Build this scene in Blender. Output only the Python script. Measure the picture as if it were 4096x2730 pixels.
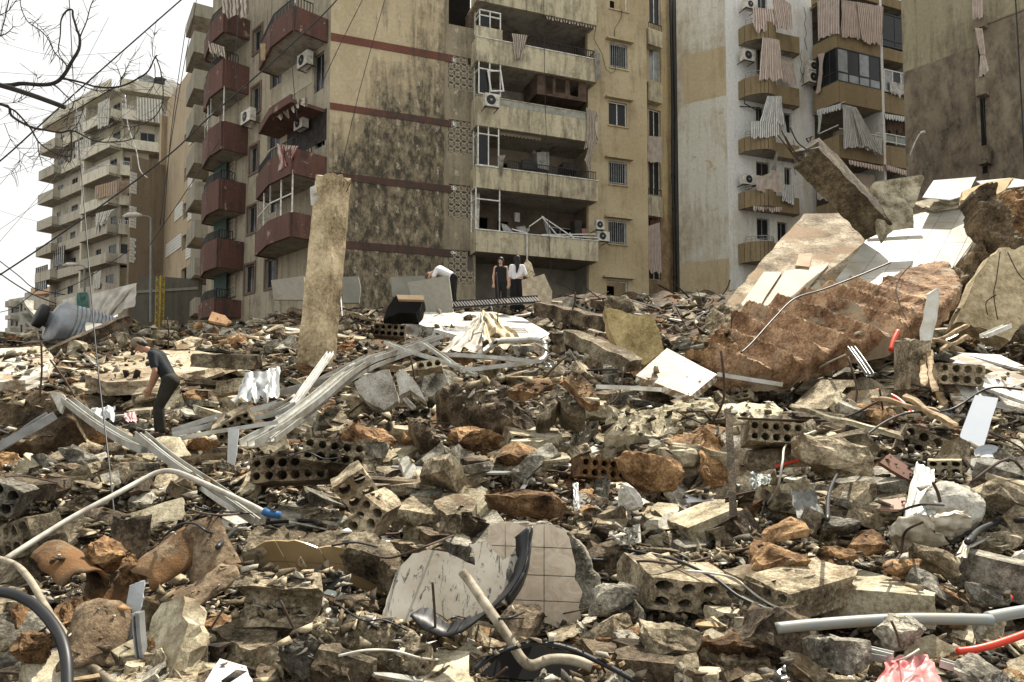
import bpy, bmesh, math, random
import numpy as np
from mathutils import Vector, Matrix, Euler, noise as mn
rnd = random.Random(7)
sc = bpy.context.scene
for o in list(bpy.data.objects): bpy.data.objects.remove(o)
# ------------------------------------------------------------ camera, sky, sun, exposure
F, CX, CY, TH, EZ = 2958.0, 2048.0, 1509.0, math.radians(3.3), 1.6
cam = bpy.data.cameras.new('camera'); camo = bpy.data.objects.new('camera', cam)
sc.collection.objects.link(camo); sc.camera = camo
cam.sensor_width = 36; cam.lens = 36 * F / 4096; cam.shift_y = 144 / 4096
cam.clip_start = .1; cam.clip_end = 3000
camo.location = (0, 0, EZ); camo.rotation_euler = (math.pi / 2 + TH, 0, 0)
SUN_EL, SUN_AZ = math.radians(57), math.radians(32)      # azimuth measured from +Y towards +X
w = bpy.data.worlds.new('World'); sc.world = w; w.use_nodes = True
nt = w.node_tree; nt.nodes.clear()
sky = nt.nodes.new('ShaderNodeTexSky'); sky.sky_type = 'NISHITA'; sky.sun_disc = False
sky.sun_elevation = SUN_EL; sky.sun_rotation = SUN_AZ; sky.dust_density = 6; sky.air_density = 1.5
mx = nt.nodes.new('ShaderNodeMix'); mx.data_type = 'RGBA'; mx.inputs[0].default_value = .78
mx.inputs[7].default_value = (10.6, 10.5, 10.0, 1)
bg = nt.nodes.new('ShaderNodeBackground'); bg.inputs[1].default_value = .061
wo = nt.nodes.new('ShaderNodeOutputWorld')
nt.links.new(sky.outputs[0], mx.inputs[6]); nt.links.new(mx.outputs[2], bg.inputs[0]); nt.links.new(bg.outputs[0], wo.inputs[0])
sl = bpy.data.lights.new('sun', 'SUN'); sl.energy = 5.0; sl.angle = math.radians(.6); sl.color = (1, .93, .81)
so = bpy.data.objects.new('sun', sl); sc.collection.objects.link(so)
sdir = Vector((math.sin(SUN_AZ) * math.cos(SUN_EL), math.cos(SUN_AZ) * math.cos(SUN_EL), math.sin(SUN_EL)))
so.rotation_euler = sdir.to_track_quat('Z', 'Y').to_euler()
so.location = (0, 0, 60)
vs = sc.view_settings; vs.view_transform = 'Standard'; vs.look = 'None'; vs.gamma = 1; vs.exposure = 1.0; vs.use_curve_mapping = False
sc.cycles.max_bounces = 5; sc.cycles.diffuse_bounces = 2; sc.cycles.use_adaptive_sampling = True
# ------------------------------------------------------------ helpers
COL = sc.collection
MW = {}
def ray(px, py):
    x = (px - CX) / F; v = (CY - py) / F
    return Vector((x, math.cos(TH) - v * math.sin(TH), math.sin(TH) + v * math.cos(TH)))
def W(px, py, d):
    r = ray(px, py); s = d / r.y
    return Vector((r.x * s, d, EZ + r.z * s))
def proj(p):
    y = p[1]; z = p[2] - EZ; c, s = math.cos(TH), math.sin(TH)
    dep = y * c + z * s; v = -y * s + z * c
    return CX + F * p[0] / dep, CY - F * v / dep
def tag(o, label=None, cat=None, group=None, kind=None):
    for k, v in (('label', label), ('category', cat), ('group', group), ('kind', kind)):
        if v: o[k] = v
    if cat and not kind: o['kind'] = 'thing'
    return o
def link(o, parent=None, M=None):
    COL.objects.link(o)
    M = M or Matrix()
    MW[o] = M
    if parent is not None:
        o.parent = parent; o.matrix_basis = MW[parent].inverted() @ M
    else: o.matrix_basis = M
    return o
def empty(name, loc, label, cat, group=None, rz=0):
    o = bpy.data.objects.new(name, None); o.empty_display_size = .2
    link(o, None, Matrix.Translation(Vector(loc)) @ Matrix.Rotation(rz, 4, 'Z'))
    return tag(o, label, cat, group)
def smoothit(me, on=True):
    me.polygons.foreach_set('use_smooth', [on] * len(me.polygons))
class MB:
    def __init__(s): s.v = []; s.f = []; s.uv = None
    def add(s, vs, fs):
        n = len(s.v); s.v += [tuple(v) for v in vs]; s.f += [tuple(i + n for i in f) for f in fs]; return s
    def box(s, x0, x1, y0, y1, z0, z1, M=None, j=0):
        vs = [Vector((x, y, z)) for z in (z0, z1) for y in (y0, y1) for x in (x0, x1)]
        if j: vs = [v + Vector((rnd.uniform(-j, j), rnd.uniform(-j, j), rnd.uniform(-j, j))) for v in vs]
        if M: vs = [M @ v for v in vs]
        return s.add(vs, [(0, 2, 3, 1), (4, 5, 7, 6), (0, 1, 5, 4), (2, 6, 7, 3), (0, 4, 6, 2), (1, 3, 7, 5)])
    def bar(s, p, q, w, h, up=(0, 0, 1)):
        p, q = Vector(p), Vector(q); d = (q - p); L = d.length
        if L < 1e-6: return s
        d.normalize(); u = Vector(up); sx = d.cross(u)
        if sx.length < 1e-3: sx = d.cross(Vector((1, 0, 0)))
        sx.normalize(); uu = sx.cross(d)
        M = Matrix((sx, d, uu)).transposed().to_4x4(); M.translation = p
        return s.box(-w / 2, w / 2, 0, L, -h / 2, h / 2, M)
    def tube(s, pts, r, n=6, cap=True):
        pts = [Vector(p) for p in pts]; m = len(pts)
        rs = r if isinstance(r, (list, tuple)) else [r] * m
        base = len(s.v); up = Vector((.13, .31, .94)); prev = None
        for i, p in enumerate(pts):
            t = (pts[min(i + 1, m - 1)] - pts[max(i - 1, 0)]).normalized()
            a = (up - t * up.dot(t)) if prev is None else (prev - t * prev.dot(t))
            if a.length < 1e-4: a = t.orthogonal()
            a.normalize(); prev = a; b = t.cross(a)
            for k in range(n):
                an = 2 * math.pi * k / n
                s.v.append(tuple(p + (a * math.cos(an) + b * math.sin(an)) * rs[i]))
        for i in range(m - 1):
            for k in range(n):
                k2 = (k + 1) % n
                s.f.append((base + i * n + k, base + i * n + k2, base + (i + 1) * n + k2, base + (i + 1) * n + k))
        if cap:
            s.f.append(tuple(base + k for k in range(n))[::-1]); s.f.append(tuple(base + (m - 1) * n + k for k in range(n)))
        return s
    def prism(s, poly, y0, y1, M=None):      # poly in local x,z; extruded along y
        n = len(poly); vs = [Vector((x, y0, z)) for x, z in poly] + [Vector((x, y1, z)) for x, z in poly]
        if M: vs = [M @ v for v in vs]
        return s.add(vs, [tuple(range(n)), tuple(range(2 * n - 1, n - 1, -1))] + [(i, i + n, (i + 1) % n + n, (i + 1) % n) for i in range(n)])
    def hprism(s, poly, z0, z1, M=None):     # poly in x,y; extruded along z
        n = len(poly); vs = [Vector((x, y, z0)) for x, y in poly] + [Vector((x, y, z1)) for x, y in poly]
        if M: vs = [M @ v for v in vs]
        return s.add(vs, [tuple(range(n - 1, -1, -1)), tuple(range(n, 2 * n))] + [(i, (i + 1) % n, (i + 1) % n + n, i + n) for i in range(n)])
    def wall(s, u0, u1, z0, z1, y0, y1, holes=()):
        xs = sorted({u0, u1} | {min(max(a, u0), u1) for h in holes for a in (h[0], h[1])})
        zs = sorted({z0, z1} | {min(max(a, z0), z1) for h in holes for a in (h[2], h[3])})
        nx, nz = len(xs) - 1, len(zs) - 1
        def solid(i, k):
            if i < 0 or k < 0 or i >= nx or k >= nz: return False
            cx, cz = (xs[i] + xs[i + 1]) / 2, (zs[k] + zs[k + 1]) / 2
            return not any(h[0] < cx < h[1] and h[2] < cz < h[3] for h in holes)
        def q(*p): s.add(p, [(0, 1, 2, 3)])
        for i in range(nx):
            for k in range(nz):
                if not solid(i, k): continue
                a, b, c, d = xs[i], xs[i + 1], zs[k], zs[k + 1]
                q((a, y0, c), (b, y0, c), (b, y0, d), (a, y0, d)); q((b, y1, c), (a, y1, c), (a, y1, d), (b, y1, d))
                if not solid(i - 1, k): q((a, y1, c), (a, y0, c), (a, y0, d), (a, y1, d))
                if not solid(i + 1, k): q((b, y0, c), (b, y1, c), (b, y1, d), (b, y0, d))
                if not solid(i, k - 1): q((a, y1, c), (b, y1, c), (b, y0, c), (a, y0, c))
                if not solid(i, k + 1): q((a, y0, d), (b, y0, d), (b, y1, d), (a, y1, d))
        return s
    def lathe(s, prof, n=24, M=None, a0=0, a1=2 * math.pi):   # prof: (r, z)
        base = len(s.v); full = abs(a1 - a0 - 2 * math.pi) < 1e-6; m = n if full else n + 1
        for r, z in prof:
            for k in range(m):
                a = a0 + (a1 - a0) * k / n; p = Vector((r * math.cos(a), r * math.sin(a), z)); s.v.append(tuple(M @ p if M else p))
        for i in range(len(prof) - 1):
            for k in range(n):
                k2 = (k + 1) % m
                s.f.append((base + i * m + k, base + i * m + k2, base + (i + 1) * m + k2, base + (i + 1) * m + k))
        return s
    def grid(s, P, uv=False):                # P[i][j] points
        base = len(s.v); n = len(P); m = len(P[0])
        for r in P: s.v += [tuple(p) for p in r]
        for i in range(n - 1):
            for j in range(m - 1):
                s.f.append((base + i * m + j, base + i * m + j + 1, base + (i + 1) * m + j + 1, base + (i + 1) * m + j))
        return s
    def mesh(s, name, smooth=False):
        me = bpy.data.meshes.new(name); me.from_pydata(s.v, [], s.f)
        if smooth: smoothit(me)
        me.update(); return me
    def obj(s, name, m, parent=None, M=None, label=None, cat=None, group=None, kind=None, smooth=False):
        me = s.mesh(name, smooth)
        if m is not None: me.materials.append(m)
        o = bpy.data.objects.new(name, me); link(o, parent, M)
        return tag(o, label, cat, group, kind)
def inst(name, me, m, parent=None, M=None, label=None, cat=None, group=None):
    o = bpy.data.objects.new(name, me); link(o, parent, M)
    if m is not None:
        o.material_slots[0].link = 'OBJECT'; o.material_slots[0].material = m
    return tag(o, label, cat, group)
# ------------------------------------------------------------ materials
class NT:
    def __init__(s, name):
        s.m = bpy.data.materials.new(name); s.m.use_nodes = True; s.t = s.m.node_tree; s.t.nodes.clear()
        s.out = s.n('ShaderNodeOutputMaterial'); s.b = s.n('ShaderNodeBsdfPrincipled'); s.l(s.b.outputs[0], s.out.inputs[0])
    def n(s, t, **k):
        x = s.t.nodes.new(t)
        for a, b in k.items(): setattr(x, a, b)
        return x
    def l(s, a, b): s.t.links.new(a, b)
    def inp(s, sock, v):
        if hasattr(v, 'bl_idname') or hasattr(v, 'is_output'): s.l(v, sock)
        else: sock.default_value = v
    def math(s, op, a, b=0.0, c=None, clamp=False):
        x = s.n('ShaderNodeMath', operation=op); x.use_clamp = clamp
        s.inp(x.inputs[0], a); s.inp(x.inputs[1], b)
        if c is not None: s.inp(x.inputs[2], c)
        return x.outputs[0]
    def coord(s, kind, sc_=(1, 1, 1), off=None):
        if kind == 'pos': c = s.n('ShaderNodeNewGeometry').outputs[0]
        elif kind == 'uv': c = s.n('ShaderNodeTexCoord').outputs[2]
        else: c = s.n('ShaderNodeTexCoord').outputs[3]
        if off is not None:
            va = s.n('ShaderNodeVectorMath', operation='ADD'); s.l(c, va.inputs[0]); s.l(off, va.inputs[1]); c = va.outputs[0]
        vm = s.n('ShaderNodeVectorMath', operation='MULTIPLY'); s.l(c, vm.inputs[0]); vm.inputs[1].default_value = sc_
        return vm.outputs[0]
    def noise(s, c, scale=1, det=6, rough=.6, dist=0):
        x = s.n('ShaderNodeTexNoise'); s.l(c, x.inputs['Vector']); x.inputs['Scale'].default_value = scale
        x.inputs['Detail'].default_value = det; x.inputs['Roughness'].default_value = rough; x.inputs['Distortion'].default_value = dist
        return x.outputs[0]
    def ramp(s, f, pts):
        x = s.n('ShaderNodeValToRGB'); s.l(f, x.inputs[0]); e = x.color_ramp.elements
        while len(e) < len(pts): e.new(.5)
        for i, (p, c) in enumerate(pts):
            e[i].position = p; e[i].color = (*c, 1) if not isinstance(c, (int, float)) else (c, c, c, 1)
        return x.outputs[0]
    def mix(s, f, a, b, mode='MIX'):
        x = s.n('ShaderNodeMix', data_type='RGBA', blend_type=mode); s.inp(x.inputs[0], f)
        for k, v in ((6, a), (7, b)):
            if isinstance(v, tuple): x.inputs[k].default_value = (*v, 1)
            else: s.l(v, x.inputs[k])
        return x.outputs[2]
    def bump(s, h, st=.5, dist=.02):
        x = s.n('ShaderNodeBump'); x.inputs[0].default_value = st; x.inputs[1].default_value = dist; s.l(h, x.inputs['Height']); s.l(x.outputs[0], s.b.inputs['Normal'])
    def fin(s, col, rough=.85, metal=0, spec=.25):
        if isinstance(col, tuple): s.b.inputs['Base Color'].default_value = (*col, 1)
        else: s.l(col, s.b.inputs['Base Color'])
        s.inp(s.b.inputs['Roughness'], rough); s.b.inputs['Metallic'].default_value = metal; s.b.inputs['Specular IOR Level'].default_value = spec
        return s.m
def rubble_mat(name, dark, mid, light, scale=6, bump=.9, bd=.03, rough=.9, rnd_amt=.35, stain=None, stain_t=.55):
    k = NT(name); oi = k.n('ShaderNodeObjectInfo')
    cb = k.n('ShaderNodeCombineXYZ'); 
    for i in range(3): k.l(k.math('MULTIPLY', oi.outputs['Random'], 37. + 11 * i), cb.inputs[i])
    c = k.coord('pos', off=cb.outputs[0])
    a = k.noise(c, scale * .6, 6, .65); b = k.noise(c, scale * 7, 5, .75); f = k.math('ADD', k.math('MULTIPLY', a, .6), k.math('MULTIPLY', b, .4))
    col = k.ramp(f, [(.38, dark), (.485, mid), (.60, tuple(min(.8, x * 1.3) for x in light))]); fn_ = k.noise(c, scale * 16, 4, .8); col = k.mix(.65, col, k.ramp(fn_, [(.34, .28), (.46, .85), (.62, 1)]), 'MULTIPLY')  # dark end and speckle paint the shade of crevices and pits into the colour
    if stain: col = k.mix(k.ramp(k.noise(c, scale * .35, 5, .6), [(stain_t - .05, 0), (stain_t + .05, .85)]), col, stain)
    hv = k.n('ShaderNodeHueSaturation'); k.l(col, hv.inputs['Color'])
    k.l(k.math('ADD', 1 - rnd_amt, k.math('MULTIPLY', oi.outputs['Random'], 2 * rnd_amt)), hv.inputs['Value'])
    k.bump(k.math('ADD', k.noise(c, scale * 2.2, 8, .7), k.math('MULTIPLY', k.math('ADD', b, fn_), .35)), bump, bd)
    return k.fin(hv.outputs[0], rough)
def simple(name, col, rough=.6, metal=0, var=.25, scale=3, spec=.3, bump=0, dirt=None, coordk='obj', emis=None):
    k = NT(name); c = k.coord(coordk)
    n1 = k.noise(c, scale, 6, .65)
    d = tuple(x * (1 - var) for x in col) if dirt is None else dirt
    cc = k.ramp(n1, [(.35, d), (.6, col)])
    if bump: k.bump(k.noise(c, scale * 6, 6, .7), bump, .01)
    return k.fin(cc, rough, metal, spec)
def facade_mat(name, base, base2, stain, amt=.5, blobs=(), spots=False, streak=(2.2, .22), peel=None, line=None, bump=.25):
    """painted render: mottled, with vertical run-off streaks, optional stain blobs (u, z, ru, rz, weight)"""
    k = NT(name); c = k.coord('obj'); sp = k.n('ShaderNodeSeparateXYZ'); k.l(c, sp.inputs[0]); U, Z = sp.outputs[0], sp.outputs[2]
    big = k.noise(c, .35, 7, .62); col = k.mix(k.ramp(big, [(.38, 0), (.62, 1)]), base, base2)
    fine = k.noise(c, 7, 6, .7); col = k.mix(.35, col, k.ramp(fine, [(.3, .25), (.7, 1)]), 'MULTIPLY')
    st = k.noise(k.coord('obj', (streak[0], streak[0], streak[1])), 1.0, 7, .68, .4)
    m = k.math('MULTIPLY_ADD', st, .95, -.13); m = k.math('ADD', m, k.math('MULTIPLY_ADD', k.noise(c, .7, 7, .72), .75, -.2))
    for (u, z, ru, rz, wt) in blobs:
        dx = k.math('DIVIDE', k.math('SUBTRACT', U, u), ru); dz = k.math('DIVIDE', k.math('SUBTRACT', Z, z), rz)
        r2 = k.math('ADD', k.math('MULTIPLY', dx, dx), k.math('MULTIPLY', dz, dz))
        m = k.math('ADD', m, k.math('MULTIPLY', k.math('EXPONENT', k.math('MULTIPLY', r2, -1.0)), wt))
    t = .62 - .14 * amt
    fac = k.ramp(m, [(t - .05, 0), (t + .04, .42), (t + .22, .92)])
    fac = k.math('MULTIPLY', fac, k.ramp(k.noise(k.coord('obj', (2.6, 2.6, 1.4)), 1.0, 9, .78, .15), [(.36, .35), (.56, 1)])); col = k.mix(fac, col, stain)
    if peel:
        pn = k.noise(c, 1.4, 9, .72, .6); col = k.mix(k.ramp(pn, [(.605, 0), (.62, 1)]), col, peel)
    if spots:
        jx = k.math('MULTIPLY', k.noise(c, 1.7, 2), .35)
        fu = k.math('FRACT', k.math('ADD', k.math('MULTIPLY', U, 1.05), jx)); fz = k.math('FRACT', k.math('ADD', k.math('MULTIPLY', Z, .98), k.math('MULTIPLY', k.noise(c, .8, 3), .5)))
        du = k.math('ABSOLUTE', k.math('SUBTRACT', fu, .5)); 
        wv = k.math('ADD', k.math('MULTIPLY', k.noise(k.coord('obj', (9, 9, 2)), 1, 6, .8), .34), -.1)
        a = k.math('LESS_THAN', du, wv); b = k.math('LESS_THAN', k.math('ABSOLUTE', k.math('SUBTRACT', fz, .5)), k.math('ADD', k.math('MULTIPLY', k.noise(c, 5, 5, .8), .5), -.1))
        m2 = k.math('MULTIPLY', k.math('MULTIPLY', a, b), k.ramp(k.noise(c, 14, 4, .8), [(.45, 0), (.55, .75)]))
        col = k.mix(m2, col, (.52, .46, .34))
    k.bump(k.math('ADD', fine, k.math('MULTIPLY', m, 1.5)), bump, .02)
    return k.fin(col, .9)
def stripe_mat(name, a, b, n=14, thin=None):
    k = NT(name); sp = k.n('ShaderNodeSeparateXYZ'); k.l(k.coord('uv'), sp.inputs[0])
    f = k.math('FRACT', k.math('MULTIPLY', sp.outputs[0], n)); col = k.mix(k.math('GREATER_THAN', f, .52), a, b)
    if thin: col = k.mix(k.math('LESS_THAN', k.math('ABSOLUTE', k.math('SUBTRACT', f, .26)), .06), col, thin)
    col = k.mix(.5, col, k.ramp(k.noise(k.coord('obj'), 3, 6, .7), [(.3, .45), (.6, 1)]), 'MULTIPLY')
    return k.fin(col, .9)
T = {}
T['grey'] = rubble_mat('grey_concrete', (.018, .016, .012), (.165, .15, .117), (.40, .375, .305))
T['tan'] = rubble_mat('tan_concrete', (.021, .016, .009), (.19, .153, .097), (.45, .385, .27), stain=(.13, .085, .042), stain_t=.6)
T['ochre'] = rubble_mat('earth_stained_stone', (.026, .013, .006), (.18, .10, .045), (.38, .24, .12), bump=1.0)
T['brown'] = rubble_mat('brown_dirty_concrete', (.01, .007, .004), (.07, .051, .032), (.20, .155, .10))
T['pale'] = rubble_mat('pale_plaster', (.17, .15, .11), (.46, .435, .365), (.52, .51, .46), bump=.35, rnd_amt=.15, stain=(.238, .187, .119), stain_t=.62)
T['cream'] = rubble_mat('cream_plaster', (.08, .064, .038), (.35, .305, .205), (.50, .45, .33), bump=.4, rnd_amt=.2, stain=(.158, .115, .065), stain_t=.6)
T['wood'] = simple('weathered_wood', (.38, .27, .15), .8, var=.7, scale=9)
T['white'] = simple('white_paint', (.56, .56, .52), .5, dirt=(.45, .4, .3), scale=4)
T['alu'] = simple('aluminium', (.46, .47, .45), .38, metal=.55, dirt=(.3, .28, .23), scale=5)
T['steel'] = simple('grey_painted_steel', (.30, .31, .31), .45, metal=.4, dirt=(.16, .15, .13), scale=4)
T['black'] = simple('black_rubber', (.02, .021, .023), .45, var=.4)
T['rebar'] = simple('rusty_rebar', (.07, .045, .03), .85, var=.5)
T['iron'] = simple('black_iron', (.022, .021, .02), .6, var=.3)
T['glass'] = simple('dark_window_glass', (.016, .018, .019), .2, spec=.22, var=.3)
T['paleglass'] = simple('dusty_window_glass', (.24, .27, .28), .25, spec=.6, dirt=(.12, .13, .14), scale=1.5)
T['dark'] = simple('dark_room', (.008, .007, .006), .95, var=.5)  # near-black colour paints the darkness of unlit interiors; also used on black objects
T['ac'] = simple('ac_casing', (.6, .58, .52), .5, dirt=(.32, .29, .23), scale=5)
T['frame'] = simple('white_window_frame', (.68, .68, .64), .45, dirt=(.4, .38, .32), scale=6)
T['red'] = simple('red_plastic', (.75, .07, .035), .4, var=.3)
T['terra'] = facade_mat('terracotta_paint', (.115, .058, .045), (.15, .078, .06), (.04, .03, .025), .7, peel=(.27, .20, .15))
T['soffit'] = facade_mat('white_soffit', (.36, .335, .28), (.29, .265, .215), (.09, .07, .05), .5)  # white paint toned down, putting balcony recess shade into the colour
# ------------------------------------------------------------ facades
def plan(px, d, py=900):
    p = W(px, py, d); return Vector((p.x, p.y, 0))
class Fac:
    def __init__(s, p0, p1):
        a, b = plan(*p0), plan(*p1); s.o = a; s.u = (b - a).normalized(); s.L = (b - a).length
        s.n = Vector((s.u.y, -s.u.x, 0))
        s.M = Matrix((s.u, -s.n, Vector((0, 0, 1)))).transposed().to_4x4(); s.M.translation = a
    def uz(s, px, py, off=0):
        r = ray(px, py); c = Vector((0, 0, EZ)); o = s.o + s.n * off
        t = (o - c).dot(s.n) / r.dot(s.n); p = c + r * t
        return (p - s.o).dot(s.u), p.z
    def rect(s, x0, y0, x1, y1, off=0):
        xm, ym = (x0 + x1) / 2, (y0 + y1) / 2
        return s.uz(x0, ym, off)[0], s.uz(x1, ym, off)[0], s.uz(xm, y1, off)[1], s.uz(xm, y0, off)[1]
def part(Fc, name, mb, m, parent, smooth=False, **k):
    return mb.obj(name, m, parent, Fc.M, smooth=smooth, **k)
def nz_c(a, b, k): q = Vector((a * 3.2, b * 3.2, k)); return Vector((mn.noise(q), mn.noise(q + Vector((9, 0, 0))), mn.noise(q + Vector((0, 9, 0)))))
def clothmesh(tl, tr, bl, br, n=24, m=10, amp=.06, waves=5, seed=0, ragged=.0, pinch=0, crumple=0):
    P = []; r = random.Random(seed); ph = r.uniform(0, 6); wd = ((Vector(tr) - Vector(tl)).length + (Vector(br) - Vector(bl)).length) / 2; amp = min(amp * (.3 if not crumple else .45), wd / waves * .3); n = max(n, int(waves * 9))
    ragged = min(ragged, wd * .14); rag = [ragged * (1.6 * mn.noise(Vector((_ * .22, seed, 1.5))) + r.uniform(-.12, .12)) for _ in range(n + 1)]
    tl, tr, bl, br = map(Vector, (tl, tr, bl, br)); nn = (tr - tl).cross(bl - tl).normalized()
    for i in range(m + 1):
        t = i / m; row = []
        for j in range(n + 1):
            s_ = j / n
            a = tl.lerp(tr, s_); b = bl.lerp(br, s_) + (bl - tl).normalized() * rag[j]
            q = s_
            if pinch: 
                q = .5 + (s_ - .5) * (1 - pinch * math.sin(math.pi * t)); a = tl.lerp(tr, q); b = bl.lerp(br, q)
            p = a.lerp(b, t)
            w_ = math.sin(s_ * waves * 2 * math.pi + ph + 2.2 * mn.noise(Vector((s_ * 2, t * 2.5, seed))) + .8 * math.sin(t * 3 + ph)) * amp * (.3 + .5 * t)
            w_ += mn.fractal(Vector((s_ * 3.5 + seed, t * 3.5, seed)), .9, 2.2, 2) * amp * (1.0 + .5 * crumple)
            if crumple: p = p + nz_c(s_, t, seed) * crumple * wd * .09
            row.append(p + nn * w_)
        P.append(row)
    return P
def cloth(name, P, m, parent=None, M=None, **k):
    mb = MB().grid(P); me = mb.mesh(name, True); uvl = me.uv_layers.new(name='UVMap')
    n, mm = len(P), len(P[0])
    co = np.array([[(v % mm) / (mm - 1), 1 - (v // mm) / (n - 1)] for v in [l.vertex_index for l in me.loops]], dtype='f').ravel()
    uvl.data.foreach_set('uv', co)
    me.materials.append(m); o = bpy.data.objects.new(name, me); link(o, parent, M)
    return tag(o, **k)
def solidify_cloth(o, t=.012):
    mo = o.modifiers.new('s', 'SOLIDIFY'); mo.thickness = t; return o
def room(Fc, mb, h, depth=2.2):
    u0, u1, z0, z1 = h
    mb.box(u0 + .002, u1 - .002, depth, depth + .05, z0, z1)  # back sheet only; callers paint it black for the unlit interior
def ac_unit(Fc, x0, y0, x1, y1, off, label, parentless=True, group='air conditioner outdoor units'):
    u0, u1, z0, z1 = Fc.rect(x0, y0, x1, y1, off)
    b = empty('air_conditioner', Fc.M @ Vector(((u0 + u1) / 2, -off, z0)), label, 'air conditioner', group)
    d = .32; part(Fc, 'casing', MB().box(u0, u1, -off, -off + d, z0, z1), T['ac'], b)
    r = min(u1 - u0, z1 - z0) * .38; cu = u0 + (u1 - u0) * .42; cz = (z0 + z1) / 2
    Mx = Matrix.Translation((cu, -off - .012, cz)) @ Matrix.Rotation(math.pi / 2, 4, 'X')
    part(Fc, 'fan_grille', MB().lathe([(0, .012), (r * .9, .012), (r, .0), (r, -.01)], 16, Mx), T['iron'], b)
    part(Fc, 'fan_hub', MB().lathe([(0, .025), (r * .25, .022), (r * .25, .0)], 10, Mx), T['steel'], b)
    part(Fc, 'bracket', MB().bar((u0 + .05, 0 if off > 0 else .3, z0 - .03), (u0 + .05, -off, z0 - .03), .03, .03).bar((u1 - .05, 0, z0 - .03), (u1 - .05, -off, z0 - .03), .03, .03).bar((u0 + .05, -off + .04, z0 - .03), (u1 - .05, -off + .04, z0 - .03), .03, .03), T['iron'], b)
    return b
def railing(Fc, mb, p, q, h, sp=.12, r=.012):
    p, q = Vector(p), Vector(q); n = max(2, int((q - p).length / sp))
    up = Vector((0, 0, h))
    mb.bar(p + up, q + up, .04, .035); mb.bar(p + Vector((0, 0, .05)), q + Vector((0, 0, .05)), .03, .03)
    for i in range(n + 1):
        a = p.lerp(q, i / n); mb.bar(a, a + up, r * 2, r * 2, (0, 1, 0))
def window(Fc, h, parent, style='bars', mframe=None, depth=.12, split=2, glass='glass'):
    u0, u1, z0, z1 = h; fr = MB(); t = .05; y0, y1 = depth, depth + .05
    fr.box(u0, u1, y0, y1, z0, z0 + t).box(u0, u1, y0, y1, z1 - t, z1).box(u0, u0 + t, y0, y1, z0 + t, z1 - t).box(u1 - t, u1, y0, y1, z0 + t, z1 - t)
    for i in range(1, split):
        c = u0 + (u1 - u0) * i / split; fr.box(c - t / 2, c + t / 2, y0, y1, z0 + t, z1 - t)
    wf = part(Fc, 'window', fr, mframe or T['frame'], parent)
    if style != 'open': part(Fc, 'pane', MB().box(u0 + t, u1 - t, y0 + .02, y0 + .03, z0 + t, z1 - t), T[glass], wf)
    if style == 'bars':
        b = MB(); n = max(4, int((u1 - u0) / .13))
        for i in range(n + 1):
            c = u0 + .03 + (u1 - u0 - .06) * i / n; b.box(c - .012, c + .012, -.03, -.006, z0, z1)
        b.box(u0, u1, -.04, -.031, z0 + .05, z0 + .09).box(u0, u1, -.04, -.031, z1 - .09, z1 - .05)
        part(Fc, 'window_grille', b, T['steel'], wf)
    return wf
def slabpoly(pts, z0, z1): return MB().hprism(pts, z0, z1)
def parapet(mb, pts, z0, z1, t=.12):         # pts: open polyline in local u,y
    for a, b in zip(pts, pts[1:]):
        a, b = Vector((*a, 0)), Vector((*b, 0)); d = (b - a).normalized()
        nn = Vector((-d.y, d.x, 0)) * t
        q = [a, b, b + nn, a + nn]
        mb.hprism([(v.x, v.y) for v in q], z0, z1)
    return mb

# ============================================================ main tan building
A = Fac((1312, 33), (2593, 39.0)); ZT, ZB = 27.0, -.5
mainb = empty('apartment_building', A.M @ Vector((0, 0, 0)), 'stained tan apartment block with deep loggias and red corner balconies', 'apartment building')
Auz = A.uz
uE = Auz(1777, 500)[0]; uS = Auz(1905, 500)[0]; uL = Auz(2352, 500)[0]; uR = A.L
zc = Auz(1600, 900)[1]
bl = [(Auz(1620, 640)[0], Auz(1620, 660)[1], 3.8, 2.3, .42), (Auz(1560, 900)[0], Auz(1560, 900)[1], 3.6, 2.4, .5), (Auz(1700, 780)[0], Auz(1700, 800)[1], 2.8, 5.5, .28),
      (Auz(1500, 1120)[0], Auz(1500, 1120)[1], 5, 1.9, .36), (Auz(1760, 350)[0], Auz(1760, 300)[1], 1.1, 4, .1), (Auz(1360, 300)[0], Auz(1360, 300)[1], 2.2, 9, -.2)]
mEnd = facade_mat('stained_end_wall', (.46, .375, .235), (.58, .48, .315), (.028, .025, .02), .62, bl, spots=True, bump=.5)
mRight = facade_mat('tan_render', (.50, .42, .265), (.42, .335, .20), (.20, .155, .10), .3)
mPar = facade_mat('parapet_render', (.50, .44, .30), (.60, .54, .385), (.085, .066, .043), .85, streak=(3.2, .45), bump=.5, peel=(.30, .24, .16))
mStrip = facade_mat('grey_brown_render', (.27, .23, .16), (.34, .29, .2), (.09, .075, .055), .6, spots=True)
part(A, 'end_wall', MB().wall(0, uE, ZB, ZT, 0, .3), mEnd, mainb)
mBand = facade_mat('red_band_paint', (.15, .062, .042), (.19, .08, .055), (.05, .04, .034), .5, bl)
for (x, y0, y1) in ((1322, 132, 163), (1320, 411, 438), (1310, 687, 716), (1393, 965, 996)):
    u, z1 = Auz(x, y0); _, z0 = Auz(x, y1); part(A, 'painted_band', MB().box(.002, uE + .35, -.03, .02, z0, z1), mBand, mainb)
scr = [A.rect(1794, a, 1897, b) for a, b in ((226, 361), (482, 615), (740, 872), (1002, 1134))]
toph = (*A.rect(1796, -60, 1903, 105),)
part(A, 'stair_wall', MB().wall(uE, uS, ZB, ZT, .04, .3, scr + [toph]), mStrip, mainb)
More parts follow.
